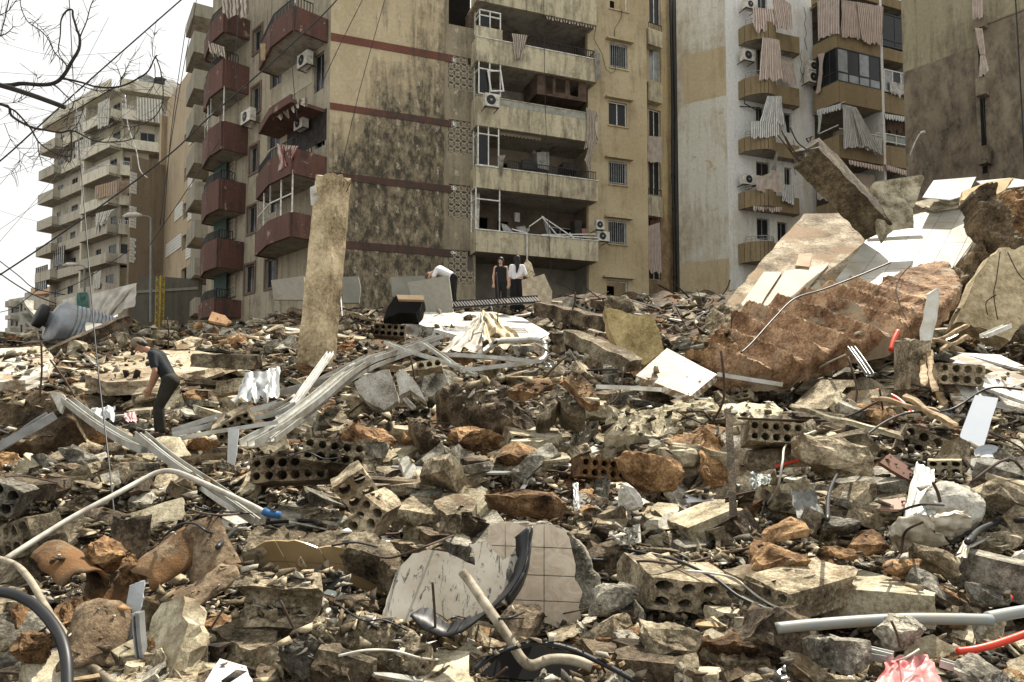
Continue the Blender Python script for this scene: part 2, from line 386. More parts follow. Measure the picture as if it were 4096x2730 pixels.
# breeze blocks: open star pattern
bb = MB(); 
for a, b in (((0, 0), (1, 1)), ((1, 0), (0, 1))): bb.bar((a[0], .06, a[1]), (b[0], .06, b[1]), .12, .1, (0, 1, 0))
for k in range(8):
    a0, a1 = k * math.pi / 4, (k + 1) * math.pi / 4
    bb.bar((.5 + .33 * math.cos(a0), .06, .5 + .33 * math.sin(a0)), (.5 + .33 * math.cos(a1), .06, .5 + .33 * math.sin(a1)), .1, .08, (0, 1, 0))
for q in ((0, 0, 1, 0), (0, 1, 1, 1), (0, 0, 0, 1), (1, 0, 1, 1)): bb.bar((q[0], .06, q[1]), (q[2], .06, q[3]), .05, .1, (0, 1, 0))
bbm = bb.mesh('breeze_block'); bbm.materials.append(None)
mBB = simple('breeze_block_cement', (.50, .44, .33), .9, var=.6, scale=4)
for si, (u0, u1, z0, z1) in enumerate(scr):
    nx, nz = 4, 5; cw, ch = (u1 - u0) / nx, (z1 - z0) / nz
    for i in range(nx):
        for k in range(nz):
            if si == 3 and i >= 3 and k > 1 : continue
            if si == 0 and i == 3 and k == 4: continue
            inst('breeze_block', bbm, mBB, mainb, A.M @ Matrix.Translation((u0 + i * cw, .08, z0 + k * ch)) @ Matrix.Diagonal((cw, 1, ch, 1)))
for h in scr + [toph]: dk = MB(); room(A, dk, h, .9); part(A, 'stairwell', dk, T['dark'], mainb)
# right wall with windows
wins = [A.rect(*r) for r in ((2439, -60, 2511, 42), (2439, 178, 2510, 275), (2435, 410, 2508, 505), (2435, 648, 2508, 740), (2433, 885, 2506, 977), (2427, 1124, 2512, 1200))]
part(A, 'window_wall', MB().wall(uL, uR, ZB, ZT, 0, .25, wins), mRight, mainb)
part(A, 'side_wall', MB().box(uR - .25, uR, .252, 9, ZB, ZT), mRight, mainb)
for i, h in enumerate(wins):
    window(A, h, mainb, 'bars' if i in (1, 3, 4) else ('open' if i != 2 else 'glass'), split=2 if i == 2 else 1)
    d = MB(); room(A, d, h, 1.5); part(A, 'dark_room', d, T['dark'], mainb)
    u0, u1, z0, z1 = h
    if i: part(A, 'window_hood', MB().box(u0 - .25, u1 + .25, -.28, -.002, z1 + .1, z1 + .19), mRight, mainb)
    part(A, 'window_sill', MB().box(u0 - .06, u1 + .06, -.07, -.003, z0 - .07, z0), mRight, mainb)
# loggia floors
PJ = .85
fl = []   # (z bottom, z top) of parapets at projecting plane
for ytop, ybot in ((-130, 48), (191, 283), (419, 534), (692, 776), (941, 1025)):
    fl.append((Auz(2132, ybot, PJ)[1], Auz(2132, ytop, PJ)[1]))
ul0, ul1 = Auz(1905, 500, PJ)[0], Auz(2390, 500, PJ)[0]
zg = Auz(2132, 1290)[1]
backm = [simple('wall_of_brown_stone_cladding', (.14, .105, .075), .9, var=.55, scale=3), T['soffit'], simple('tan_panelled_wall', (.26, .215, .15), .85, var=.3, scale=2), simple('smoky_brown_wall', (.125, .096, .068), .9, var=.5, scale=1.2), simple('ground_floor_wall', (.22, .2, .16), .9, var=.4, scale=1)]  # wall colours lowered so that they carry the shade of the recess
for i, (z0, z1) in enumerate(fl):
    part(A, 'balcony_slab', MB().box(ul0 + .05, ul1 - .05, -PJ + .02, 1.8, z0 + .02, z0 + .18), T['soffit'], mainb)
    pb = MB(); pb.box(ul0, ul1, -PJ, -PJ + .13, z0, z1).box(ul0, ul0 + .13, -PJ + .131, .03, z0, z1).box(ul1 - .13, ul1, -PJ + .131, -.003, z0, z1)
    if i == 1: pb.box(ul0, Auz(2010, 120, PJ)[0], -PJ, -PJ + .13, z1, Auz(1960, 112, PJ)[1])
    part(A, 'balcony_parapet', pb, mPar, mainb)
    if i == 2: part(A, 'parapet_upper_band', MB().box(ul0 + 1.2, ul1, -PJ - .01, -PJ - .002, z1 - .32, z1), simple('grey_parapet_band', (.33, .33, .28), .9, var=.4), mainb)
    part(A, 'parapet_coping', MB().box(ul0 - .03, ul1 + .03, -PJ - .04, -PJ + .16, z1 + .001, z1 + .04), T['frame'] if i != 2 else mPar, mainb)
    zb = fl[i + 1][0] if i < 4 else zg - 3
    # back wall of the recess below this slab with door opening
    hu = Auz(2190 if i != 2 else 2230, 500, -1.7)[0]; hh = (hu, hu + 1.5, zb + .3, zb + 2.3) if i < 4 else (hu, hu + 1, zg - 1, zg - .9)
    h2 = (ul0 + .5, ul0 + 1.5, zb + 1.3, zb + 2.4)
    h3 = (ul0 + 2.0, ul0 + 2.6, zb + 1.5, zb + 2.3)
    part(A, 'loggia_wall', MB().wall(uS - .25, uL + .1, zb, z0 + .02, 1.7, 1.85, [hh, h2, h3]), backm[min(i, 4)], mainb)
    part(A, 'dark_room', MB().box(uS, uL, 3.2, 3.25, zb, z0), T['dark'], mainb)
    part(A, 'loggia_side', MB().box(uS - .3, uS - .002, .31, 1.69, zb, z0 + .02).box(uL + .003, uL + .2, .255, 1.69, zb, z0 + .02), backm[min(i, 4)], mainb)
    if i < 4: window(A, hh, mainb, 'glass', depth=1.76, split=2)
# aluminium glazed corners
for (x0, y0, x1, y1, k) in ((1920, 45, 2003, 120, 0), (1917, 240, 2003, 378, 1), (1914, 490, 1996, 663, 2), (1905, 752, 2000, 920, 3)):
    u0, u1, z0, z1 = A.rect(x0, y0, x1, y1, PJ); wb = MB(); y = -PJ + .04; t = .055
    for c in (u0, (u0 + u1) / 2, u1): 
        if k == 3 and c == (u0 + u1) / 2: continue
        wb.box(c - t / 2, c + t / 2, y, y + .05, z0, z1)
    for zz in (z0, z0 + (z1 - z0) * .72, z1): wb.box(u0 - t / 2, u1 + t / 2, y - .01, y + .06, zz - t / 2, zz + t / 2)
    for yy in (-.1,): wb.box(u0 - t / 2, u0 + t / 2, yy, yy + .05, z0, z1).bar((u0, y, z1), (u0, yy, z1), t, t).bar((u0, y, z0 + (z1 - z0) * .72), (u0, yy, z0 + (z1 - z0) * .72), t, t)
    g = part(A, 'corner_glazing', wb, T['frame'], mainb)
    if k < 3: part(A, 'pane', MB().box(u0 + .03, (u0 + u1) / 2 - .03, y + .02, y + .028, z0 + .03, z0 + (z1 - z0) * .7), T['glass'], g)
    if k == 1:
        Mt = Matrix.Translation((u0 + .55, y - .1, z0 + .1)) @ Matrix.Rotation(-.16, 4, 'Y')
        part(A, 'hanging_sash', MB().wall(0, .72, 0, 1.05, -.03, .02, [(.07, .65, .07, .98)]), T['frame'], g).matrix_basis = MW[g].inverted() @ A.M @ Mt
    if k in (2, 3):
        part(A, 'lace_curtain', MB().grid(clothmesh((u0 + .05, .1, z1), (u0 + .5, .1, z1), (u0 + .1, .1, z0), (u0 + .45, .1, z0), 10, 6, .05, 3, k)), T['ac'], g, True)
# fallen aluminium frames on the lowest loggia
db = MB()
for a, b in (((2120, 905), (2172, 868)), ((2172, 868), (2200, 910)), ((2172, 868), (2230, 945)), ((2170, 864), (2290, 950)), ((2090, 937), (2390, 952)), ((2050, 915), (2110, 935)), ((2282, 930), (2295, 955)), ((2170, 938), (2380, 938))):
    p = A.uz(*a, PJ); q = A.uz(*b, PJ); db.bar((p[0], -PJ + .1, p[1]), (q[0], -PJ - .02, q[1]), .05, .05)
part(A, 'bent_window_frame', db, T['frame'], mainb)
db = MB()
for q in (((2180, 883), (2195, 881), (2214, 940), (2200, 944)), ((2070, 905), (2105, 900), (2120, 925), (2090, 935)), ((2010, 890), (2030, 895), (2060, 925), (2020, 922)), ((2112, 915), (2125, 903), (2125, 920), (2105, 925))):
    pts = [A.uz(*c, PJ) for c in q]; db.prism(pts, -PJ + .2, -PJ + .23)
part(A, 'broken_panel', db, T['steel'], mainb)
# loggia railings
rb = MB(); z = fl[1][1] + .04; railing(A, rb, (Auz(2118, 180, PJ)[0], -PJ + .05, z), (ul1 - .1, -PJ + .05, z), .42); rb2 = MB(); z = fl[3][1] + .04
railing(A, rb2, (Auz(2030, 660, PJ)[0], -PJ + .05, z), (ul1 - .1, -PJ + .05, z), .42, .1)
railing(A, rb, (ul1 - .1, -PJ + .05, fl[1][1] + .04), (ul1 - .1, 0, fl[1][1] + .04), .42)
part(A, 'railing', rb, T['iron'], mainb); part(A, 'railing', rb2, T['iron'], mainb)
# hanging brown cupboard bay
u0, u1, z0, z1 = A.rect(2140, 318, 2335, 402, .3)
cb = MB().wall(u0, u1, z0, z1, -.6, -.55, [(u0 + 1.0, u0 + 1.55, z0 + .25, z1 - .15), (u1 - .95, u1 - .45, z0 + .2, z1 - .15), (u0 + .45, u0 + .85, z0 + .1, z1 - .1)]).box(u0, u1, -.549, 1.2, z0, z0 + .05).box(u0, u1, -.549, 1.2, z1 - .05, z1).box(u0, u0 + .05, -.549, 1.2, z0, z1).box(u1 - .05, u1, -.549, 1.2, z0, z1)
cbo = part(A, 'hanging_cupboard', cb, simple('scorched_wood', (.10, .065, .045), .8, var=.6), mainb)
part(A, 'cupboard_back', MB().box(u0 + .3, u1 - .3, .6, .65, z0, z1), simple('torn_cardboard', (.28, .18, .11), .9, var=.6, scale=2), cbo)
for (r, off, lab) in (((2253, 107, 2311, 157), -1.3, 'air conditioner on the brown stone-clad wall behind the topmost loggia railing'), ((1940, 375, 1999, 426), 1.5, 'air conditioner hanging outside under the tilted white sash of the tan block'),
                      ((2135, 572, 2178, 620), -1.3, 'small air conditioner under the scalloped tan awning of the third loggia'), ((2387, 880, 2418, 918), .9, 'upper of two air conditioners beside the barred window at the lowest loggia'), ((2391, 926, 2439, 964), .8, 'lower of two air conditioners beside the barred window at the lowest loggia')):
    ac_unit(A, *r, off, lab)
mStr = stripe_mat('brown_striped_awning', (.42, .37, .30), (.14, .105, .085), 7); mStr2 = stripe_mat('pinkish_striped_cloth', (.55, .47, .40), (.27, .19, .165), 13, (.6, .52, .46))
mStr3 = stripe_mat('grey_white_striped_cloth', (.62, .62, .58), (.22, .225, .225), 14, (.75, .75, .7)); mGr = simple('dusty_grey_cloth', (.27, .25, .21), .95, var=.5)
mPl = simple('plain_dusty_pink_cloth', (.44, .37, .31), .95, var=.3)
def fcloth(Fc, quad, off, m, lab, cat='cloth', amp=.08, waves=4, seed=1, ragged=.1, name='hanging_cloth', pinch=0, group=None, n=26, mm=12):
    P = [(*(lambda t: (t[0], -off, t[1]))(Fc.uz(x, y, off)),) for x, y in quad]
    return cloth(name, clothmesh(*P, n, mm, amp, waves, seed, ragged, pinch), m, None, Fc.M, label=lab, cat=cat, group=group)
fcloth(A, ((2048, 134), (2112, 142), (2062, 240), (2085, 236)), PJ + .12, mStr, 'striped brown cloth slung over the white-capped second parapet of the tan block', seed=3)
fcloth(A, ((2345, 432), (2388, 450), (2335, 600), (2392, 560)), PJ + .12, mStr, 'torn striped cloth dangling at the right end of the grey-banded parapet', seed=5, pinch=.4, ragged=.4)
fcloth(A, ((2350, 560), (2390, 560), (2338, 640), (2362, 690)), PJ + .2, mStr, 'lowest shred of striped cloth below the grey-banded parapet corner', seed=15, pinch=.4, ragged=.3)
fcloth(A, ((1990, 625), (2022, 620), (2000, 712), (2008, 700)), PJ + .12, mGr, 'olive grey rag hanging beside the white window frame of the third loggia', seed=6, pinch=.3)
fcloth(A, ((2378, 195), (2400, 215), (2385, 325), (2405, 315)), PJ + .12, mGr, 'grey shred of cloth at the right end of the second parapet', seed=7)
def valance(Fc, a, b, drop, off, m, lab, n=60, sc_=12, name='awning'):
    pa, pb = Fc.uz(*a, off), Fc.uz(*b, off); P = [[], [], []]
    for j in range(n + 1):
        s_ = j / n; u = pa[0] + (pb[0] - pa[0]) * s_; z = pa[1] + (pb[1] - pa[1]) * s_
        P[0].append((u, -off + .5, z + .25)); P[1].append((u, -off, z)); P[2].append((u, -off - .02, z - drop * (.65 + .35 * abs(math.sin(s_ * sc_ * math.pi)))))
    return cloth(name, P, m, None, Fc.M, label=lab, cat='awning', group='rolled striped awnings')
valance(A, (2185, 55), (2385, 95), .32, PJ - .1, stripe_mat('dark_striped_valance', (.45, .38, .32), (.07, .05, .045), 18), 'dark striped awning edge under the uppermost parapet of the tan block')
valance(A, (1998, 525), (2165, 548), .22, PJ - .3, simple('tan_awning', (.24, .2, .145), .95), 'scalloped plain tan awning over the third loggia of the tan block')
mClut = [simple('grey_clutter', (.30, .29, .26), .8, var=.5), simple('dark_clutter', (.05, .045, .04), .8, var=.5), simple('faded_cloth', (.36, .20, .15), .9, var=.5)]
for i, (x, y, w_, h_, k, lab) in enumerate(((2150, 640, .7, .9, 0, 'grey cabinet on the third loggia of the tan block'), (2090, 655, .8, .5, 1, 'dark heap of blankets on the third loggia rail'), (2250, 665, .9, .4, 1, 'dark furniture behind the third loggia railing'), (2300, 915, .35, .9, 1, 'dark upright fan shape on the lowest loggia'),
        (2060, 165, .5, .7, 1, 'dark box on the second loggia behind the striped cloth'), (2330, 930, .5, .5, 2, 'reddish box on the lowest loggia near the outdoor units'))):
    u, z = A.uz(x, y, -.2); MB().box(u, u + w_, .2, .7, z - h_ * .5, z + h_ * .5, j=.06).obj('household_box', mClut[k], None, A.M, lab, 'household item')
# downpipe and cables on the loggia
part(A, 'downpipe', MB().tube([(*(lambda t: (t[0], -PJ - .05, t[1]))(A.uz(x, y, PJ)),) for x, y in ((2107, 940), (2107, 1062))], .045, 8), T['ac'], mainb)
for pts, nm in ((((2172, -20), (2175, 300), (2180, 480), (2185, 640), (2190, 870), (2200, 1130)), 0), (((2380, 0), (2385, 90), (2372, 160), (2405, 220), (2420, 280), (2440, 297), (2456, 290), (2460, 265)), 1), (((2485, 40), (2480, 80), (2455, 120), (2453, 175)), 2)):
    part(A, 'cable', MB().tube([(*(lambda t: (t[0], -PJ * (nm == 0) - .1, t[1]))(A.uz(x, y, PJ * (nm == 0))),) for x, y in pts], .014, 5), T['iron'], mainb)
part(A, 'meter_box', MB().box(*(lambda r: (r[0], r[1], 1.5, 1.69, r[2], r[3]))(A.rect(2054, 855, 2074, 892, -1.7))), T['ac'], mainb)
# recess right of the tan block
B = Fac((2590, 41.2), (2735, 42.6)); rec = empty('stair_tower', B.M @ Vector((0, 0, 0)), 'narrow set-back tan wing with small balconies beside the black pipes', 'building')
bw = [B.rect(2597, a, 2643, b) for a, b in ((-40, 100), (186, 325), (440, 560), (640, 780), (868, 1120))]
part(B, 'wall', MB().wall(-1, B.L + 1, ZB, ZT, 0, .3, bw), facade_mat('ochre_render', (.44, .35, .2), (.48, .40, .25), (.14, .09, .055), .5, [(1.2, Auz(2650, 1100)[1], 2, 4, .4)]), rec)
for i, h in enumerate(bw):
    window(B, h, rec, 'glass', split=2, glass='paleglass' if i in (1,) else 'glass'); d = MB(); room(B, d, h, 1.5); part(B, 'dark_room', d, T['dark'], rec)
for a, b in ((120, 184), (335, 408), (595, 626), (785, 866)):
    u0, u1, z0, z1 = B.rect(2594, a, 2650, b, .5); part(B, 'small_balcony', MB().box(u0, u1, -.5, -.004, z0, z1), mPar, rec)
rb = MB()
for y in (118, 410 - 30, 784): u0, z = B.uz(2596, y, .5); u1 = B.uz(2648, y, .5)[0]; railing(B, rb, (u0, -.47, z), (u1, -.47, z), .45)
part(B, 'railing', rb, T['iron'], rec)
fcloth(B, ((2594, 545), (2650, 548), (2592, 650), (2648, 655)), .62, mPl, 'crumpled dusty curtain bulging from the fourth narrow balcony beside the pipes', amp=.12, waves=3, seed=8)
fcloth(B, ((2592, 905), (2640, 890), (2592, 1090), (2650, 1092)), .55, mStr2, 'pink striped sheet hanging lowest beside the black pipes', amp=.1, seed=9)
fcloth(B, ((2600, 880), (2640, 880), (2600, 980), (2640, 985)), .2, simple('dark_red_curtain', (.13, .06, .045), .95), 'dark red curtain in the lowest opening beside the black pipes', seed=10)
pp = empty('pipe_bundle', B.M @ Vector((B.uz(2700, 600, .3)[0], -.3, 0)), 'bundle of black drain pipes running down between the tan and white blocks', 'drain pipes')
for i, (x, r) in enumerate(((2693, .07), (2702, .09), (2711, .07), (2719, .05))):
    pts = [(B.uz(x + 2 * math.sin(k * 1.3 + i), 600, .35)[0], -.3 - .05 * (i % 2), ZB + (ZT - ZB) * k / 14) for k in range(15)]
    part(B, 'pipe', MB().tube(pts, r, 7), T['black'], pp, True)
    for k in range(1, 9): 
        if i < 2: part(B, 'pipe_collar', MB().tube([(pts[k][0], pts[k][1], pts[k][2] + .3), (pts[k][0], pts[k][1], pts[k][2] + .5)], r * 1.35, 7), T['iron'], pp)

# ============================================================ left street side of the tan block
Lf = Fac((770, 44.6), (1312, 33)); Luz = Lf.uz
mLw = facade_mat('grey_beige_render', (.34, .295, .21), (.41, .36, .265), (.07, .055, .04), .6)
lw = [Lf.rect(*r) for r in ((1015, 115, 1048, 205), (1008, 345, 1042, 450), (1000, 585, 1033, 690), (992, 825, 1028, 930), (980, 1060, 1018, 1170), (1062, 1035, 1105, 1150),
                            (1080, 262, 1125, 345), (1255, 215, 1296, 365), (1070, 520, 1120, 590), (1290 - 30, 480, 1300, 590), (905, 1120, 925, 1180), (910, 870, 945, 930), (908, 640, 940, 690), (1075, 740, 1110, 850))]
part(Lf, 'street_wall', MB().wall(Lf.uz(838, 600)[0], Lf.L - .002, ZB, ZT, 0, .25, lw), mLw, mainb)
for i, h in enumerate(lw):
    window(Lf, h, mainb, 'glass', split=2, mframe=T['steel']); u0, u1, z0, z1 = h
    fr = MB()
    if i < 6: part(Lf, 'window_surround', fr.box(u0 - .14, u0, -.05, -.003, z0 - .12, z1 + .12).box(u1, u1 + .14, -.05, -.003, z0 - .12, z1 + .12).box(u0, u1, -.05, -.003, z1, z1 + .12).box(u0, u1, -.05, -.003, z0 - .12, z0), simple('brown_surround', (.15, .10, .075), .85), mainb)
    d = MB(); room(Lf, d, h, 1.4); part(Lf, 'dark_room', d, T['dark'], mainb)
def red_balcony(x0, xc, x1, yt, yb, jut=1.6, mat=None, rail=True, slab_only=False, glaz=0):
    ym = (yt + yb) / 2; u1 = Lf.uz(x1, ym, 0)[0]; u0 = Lf.uz(x0, ym, jut * .6)[0]
    z0 = Lf.uz(xc, yb, jut)[1]; z1 = Lf.uz(xc, yt, jut)[1]; um = u1 - (u1 - u0) * .45
    pts = [(u0, -.004), (u0, -jut * .6), (um, -jut), (u1, -jut), (u1, -.004)]
    bo = part(Lf, 'balcony', MB().hprism([pts[0], pts[1], pts[2], pts[3], pts[4]], z0, z0 + .16), T['soffit'] if not slab_only else T['terra'], mainb)
    if slab_only:
        part(Lf, 'broken_edge', parapet(MB(), pts[1:4], z0 - .02, z0 + .35, -.1), mat or T['terra'], bo)
        return pts, z0, z1, bo
    part(Lf, 'parapet', parapet(MB(), pts, z0 - .04, z1, -.12), mat or T['terra'], bo)
    if rail:
        rb = MB(); P = [Vector((*p, z1)) for p in pts[:3]]
        for a, b in zip(P, P[1:]): railing(Lf, rb, a, b, .5, .14, .014)
        railing(Lf, rb, P[2], Vector((*pts[3], z1)), .5, .14, .018); q_ = Vector((*pts[3], z1)); railing(Lf, rb, q_, Vector((pts[4][0], -jut * .45, z1)), .5, .14, .018)
        part(Lf, 'railing', rb, T['iron'], bo)
    if glaz:
        g = MB()
        for a, b in zip(pts[:3], pts[1:4]):
            A_, B_ = Vector((*a, z1)), Vector((*b, z1)); n = max(1, int((B_ - A_).length / .9))
            for i in range(n + 1): p = A_.lerp(B_, i / n); g.bar(p, p + Vector((0, 0, glaz)), .05, .05, (0, 1, 0))
            for hh in (0.03, glaz * .45, glaz): g.bar(A_ + Vector((0, 0, hh)), B_ + Vector((0, 0, hh)), .05, .05)
        part(Lf, 'glazing_frame', g, T['frame'], bo)
    return pts, z0, z1, bo
red_balcony(1049, 1195, 1308, 17, 108); red_balcony(1045, 1185, 1300, 357, 400, slab_only=True)
red_balcony(1036, 1180, 1302, 592, 690); red_balcony(1031, 1140, 1298, 862, 955, rail=False, glaz=1.9)
mGrb = facade_mat('grey_balcony_paint', (.20, .17, .13), (.24, .2, .15), (.1, .08, .06), .4)
red_balcony(829, 933, 997, 20, 98, 1.3); red_balcony(826, 930, 994, 215, 325, 1.3); red_balcony(820, 928, 989, 462, 573, 1.3, rail=False, glaz=1.9)
red_balcony(817, 922, 980, 695, 815, 1.3); red_balcony(810, 916, 972, 938, 1052, 1.3); red_balcony(803, 910, 962, 1180, 1250, 1.3)
# green roller blinds and brown doors behind left balconies
for (y0, y1) in ((640, 740), (870, 960), (1095, 1190)):
    u0, u1, z0, z1 = Lf.rect(855, y0, 905, y1, .35); part(Lf, 'roller_blind', MB().box(u0, u1, -.36, -.33, z0, z1), simple('dark_green_blind', (.045, .07, .06), .9), mainb)
    u0, u1, z0, z1 = Lf.rect(917, y0 + 10, 943, y1, .02)
    for i in range(3):
        for k in range(5): inst('breeze_block', bbm, mBB, mainb, Lf.M @ Matrix.Translation((u0 + i * (u1 - u0) / 3, -.12, z0 + k * (z1 - z0) / 5)) @ Matrix.Diagonal(((u1 - u0) / 3, .8, (z1 - z0) / 5, 1)))
ac_unit(Lf, 1188, 212, 1228, 265, .5, 'air conditioner on the cream wall between the top two red corner balconies', True)
ac_unit(Lf, 963, 440, 1000, 490, .6, 'air conditioner bracketed right of the glazed red balcony', True)
ac_unit(Lf, 1175, 468, 1210, 515, .5, 'dark air conditioner under the broken red balcony slab', True)
fcloth(Lf, ((886, -10), (990, -20), (890, 60), (996, 65)), 1.75, mStr, 'pale striped awning cloth flung over the highest red balcony', amp=.15, seed=21, ragged=.3)
fcloth(Lf, ((1108, 575), (1135, 580), (1110, 690), (1150, 660)), 1.75, stripe_mat('red_white_striped_cloth', (.5, .42, .36), (.2, .07, .06), 5), 'red and white striped cloth hanging over the burnt red balcony', amp=.15, seed=22, ragged=.4, pinch=.3)
fcloth(Lf, ((1135, 580), (1195, 585), (1140, 620), (1165, 640)), 1.7, stripe_mat('red_white_striped_cloth_b', (.5, .42, .36), (.2, .07, .06), 7), 'folded end of the red striped cloth on the burnt balcony rail', amp=.1, seed=23, ragged=.3)
fcloth(Lf, ((1075, 425), (1230, 390), (1095, 480), (1225, 415)), 1.4, mStr, 'charred striped awning edge under the broken red slab', amp=.08, seed=24, ragged=.3, waves=8)
fcloth(Lf, ((1040, 175), (1062, 175), (1044, 245), (1060, 240)), 1.5, simple('ochre_cloth', (.33, .25, .14), .9), 'small ochre cloth knotted under the top corner balcony', amp=.08, seed=25)
fcloth(Lf, ((832, 165), (900, 190), (842, 215), (905, 235)), 1.4, mStr, 'grey striped cloth sagging under the second highest red balcony', amp=.12, seed=26, ragged=.3)
part(Lf, 'scorched_interior', MB().box(*(lambda r: (r[0], r[1], -.02, -.005, r[2], r[3]))(Lf.rect(1150, 480, 1306, 600))), simple('scorched_plaster', (.05, .042, .036), .95, var=.6), mainb)
part(Lf, 'cream_balcony_wall', MB().box(*(lambda r: (r[0], r[1], -.02, -.005, r[2], r[3]))(Lf.rect(1130, 150, 1250, 370))), simple('cream_interior', (.42, .38, .29), .9, var=.25), mainb)
# ============================================================ white tower with round balconies
G = Fac((2716, 40.4), (2915, 39)); H = Fac((2915, 39), (3268, 41.3))
wt = empty('apartment_building', G.M @ Vector((0, 0, 0)), 'white painted apartment tower with rounded tan balconies and a beige windowless gable', 'apartment building')
mG = facade_mat('beige_gable', (.52, .50, .415), (.58, .56, .485), (.28, .23, .15), .2, [(G.L / 2, G.uz(2830, 250)[1], 4, 1.9, .16), (0.2, G.uz(2740, 250)[1], .5, 3.2, .3), (G.L / 2, G.uz(2830, 1050)[1], 5, 3.4, .14), (0.1, G.uz(2740, 1050)[1], .5, 3, .25)], peel=(.36, .29, .18))
mH = facade_mat('white_paint_wall', (.66, .66, .62), (.72, .72, .69), (.42, .36, .25), .05, [(H.L * .8, H.uz(3180, 330)[1], 1.6, 2.4, .16), (H.L * .9, H.uz(3220, 900)[1], 2.2, 4, .2), (1.0, H.uz(2950, 1050)[1], 2.5, 2, .2)])
part(G, 'gable_wall', MB().wall(0, G.L, ZB, ZT, 0, .3), mG, wt)
mGb = facade_mat('tan_gable_band', (.42, .34, .21), (.46, .38, .245), (.24, .18, .10), .5)
for y0, y1 in ((205, 400), (1045, 1300)): zb_ = G.uz(2820, y1)[1]; part(G, 'gable_band', MB().box(.35 if y0 < 900 else .002, G.L - .002, -.006, -.002, zb_, G.uz(2820, y0)[1]), mGb, wt)
hw = [H.rect(*r) for r in ((3030, -60, 3068, 38), (3026, 195, 3048, 300), (3024, 430, 3055, 486), (3120, 452, 3166, 530), (3025, 650, 3080, 705), (3138, 672, 3165, 740), (3028, 875, 3078, 960), (3110, 890, 3150, 980))]
part(H, 'white_wall', MB().wall(0, H.L, ZB, ZT, 0, .3, hw), mH, wt)
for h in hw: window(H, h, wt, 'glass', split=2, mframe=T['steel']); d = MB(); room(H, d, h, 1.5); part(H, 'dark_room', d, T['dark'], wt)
mTan = facade_mat('tan_balcony_paint', (.235, .178, .098), (.28, .215, .125), (.11, .082, .048), .45)
for (yt, yb) in ((95, 160), (308, 378), (545, 600), (762, 826), (968, 1045)):
    u0, u1, z0, z1 = H.rect(3014, yt, 3130, yb, 1.1); u2 = H.uz(3192, yb, .5)[0]
    pts = [(u0, -.004)] + [(u0 + .02 + (u1 - u0) * t, -.45 - .75 * math.sin(math.pi * min(1, t * 1.05)) ** .8) for t in [i / 12 for i in range(13)]] + [(u1, -.45), (u2, -.5), (u2, -.004)]
    bo = part(H, 'balcony', MB().hprism(pts, z0, z0 + .14), T['soffit'], wt)
    part(H, 'parapet', parapet(MB(), pts, z0 - .03, z1, -.1), mTan, bo)
    rb = MB(); P = [Vector((*p, z1)) for p in pts[1:14]]
    for a, b in zip(P, P[1:]): rb.bar(a + Vector((0, 0, .3)), b + Vector((0, 0, .3)), .03, .03); rb.bar(a + Vector((0, 0, .15)), b + Vector((0, 0, .15)), .02, .02); rb.bar(a, a + Vector((0, 0, .3)), .02, .02)
    part(H, 'railing', rb, T['steel'], bo)
    rb2 = MB()
    for a in pts[2:14:2]: rb2.box(a[0] - .012, a[0] + .012, a[1] - .115, a[1] - .10, z0, z1)
    part(H, 'parapet_groove', rb2, simple('dark_groove', (.16, .11, .05), .9), bo)
fcloth(H, ((3012, 30), (3130, 40), (3015, 120), (3140, 105)), 1.25, mStr2, 'striped awning cloth wrapped round the highest rounded balcony', amp=.1, seed=31, ragged=.3, group='striped awning cloths on the white tower')
fcloth(H, ((3080, -40), (3165, 20), (3110, 110), (3172, 120)), 1.3, mStr2, 'striped cloth falling across the highest rounded balcony at its right', amp=.12, seed=32, ragged=.3)
fcloth(H, ((3050, 150), (3120, 160), (3036, 330), (3135, 318)), 1.35, mStr2, 'long pinkish striped curtain with a hole hanging to the second rounded balcony', amp=.14, seed=33, ragged=.25)
fcloth(H, ((3115, 240), (3168, 250), (3128, 325), (3190, 345)), .65, mStr2, 'short pink striped awning right of the holed curtain', amp=.1, seed=34)
fcloth(H, ((3070, 385), (3125, 385), (3040, 490), (3140, 500)), 1.3, mStr3, 'white and grey striped curtain narrow at its top above the third rounded balcony', amp=.16, seed=35, waves=3)
fcloth(H, ((3006, 486), (3120, 486), (3006, 552), (3120, 545)), 1.32, mStr3, 'white and grey striped awning cloth covering the third rounded balcony rail', amp=.06, seed=36)
fcloth(H, ((3105, 390), (3125, 390), (3118, 540), (3150, 548)), 1.0, mStr3, 'thin grey striped strip hanging right of the third rounded balcony', amp=.1, seed=37)
fcloth(H, ((3028, 712), (3115, 680), (3024, 760), (3130, 770)), 1.25, mPl, 'plain dusty pink sheet draped on the fourth rounded balcony', amp=.1, seed=38)
fcloth(H, ((3100, 600), (3120, 600), (3085, 680), (3105, 685)), .9, mGr, 'dark twisted rag between the third and fourth rounded balconies', amp=.1, seed=39, pinch=.4)
fcloth(H, ((3135, 740), (3175, 740), (3130, 800), (3180, 830)), .8, mStr3, 'crumpled black and white striped cloth right of the fourth rounded balcony', amp=.2, seed=40)
fcloth(H, ((3014, 826), (3130, 830), (3014, 842), (3132, 845)), 1.15, mStr2, 'frayed awning fringe under the fourth rounded balcony', amp=.05, seed=41, ragged=.12, waves=9)
for r, off, lab in (((2983, 0, 3030, 33), .6, 'highest air conditioner on the white tower beside the striped cloth'), ((2975, 199, 3020, 242), .6, 'air conditioner on the white tower left of the long pink curtain'), ((2974, 697, 3028, 738), .6, 'air conditioner left of the plain pink sheet on the white tower'),
                    ((3237, 245, 3282, 283), .6, 'upper of the stacked air conditioners between the white tower and brown balconies'), ((3234, 286, 3283, 330), .6, 'lower of the stacked air conditioners between the white tower and brown balconies')): ac_unit(H, *r, off, lab)
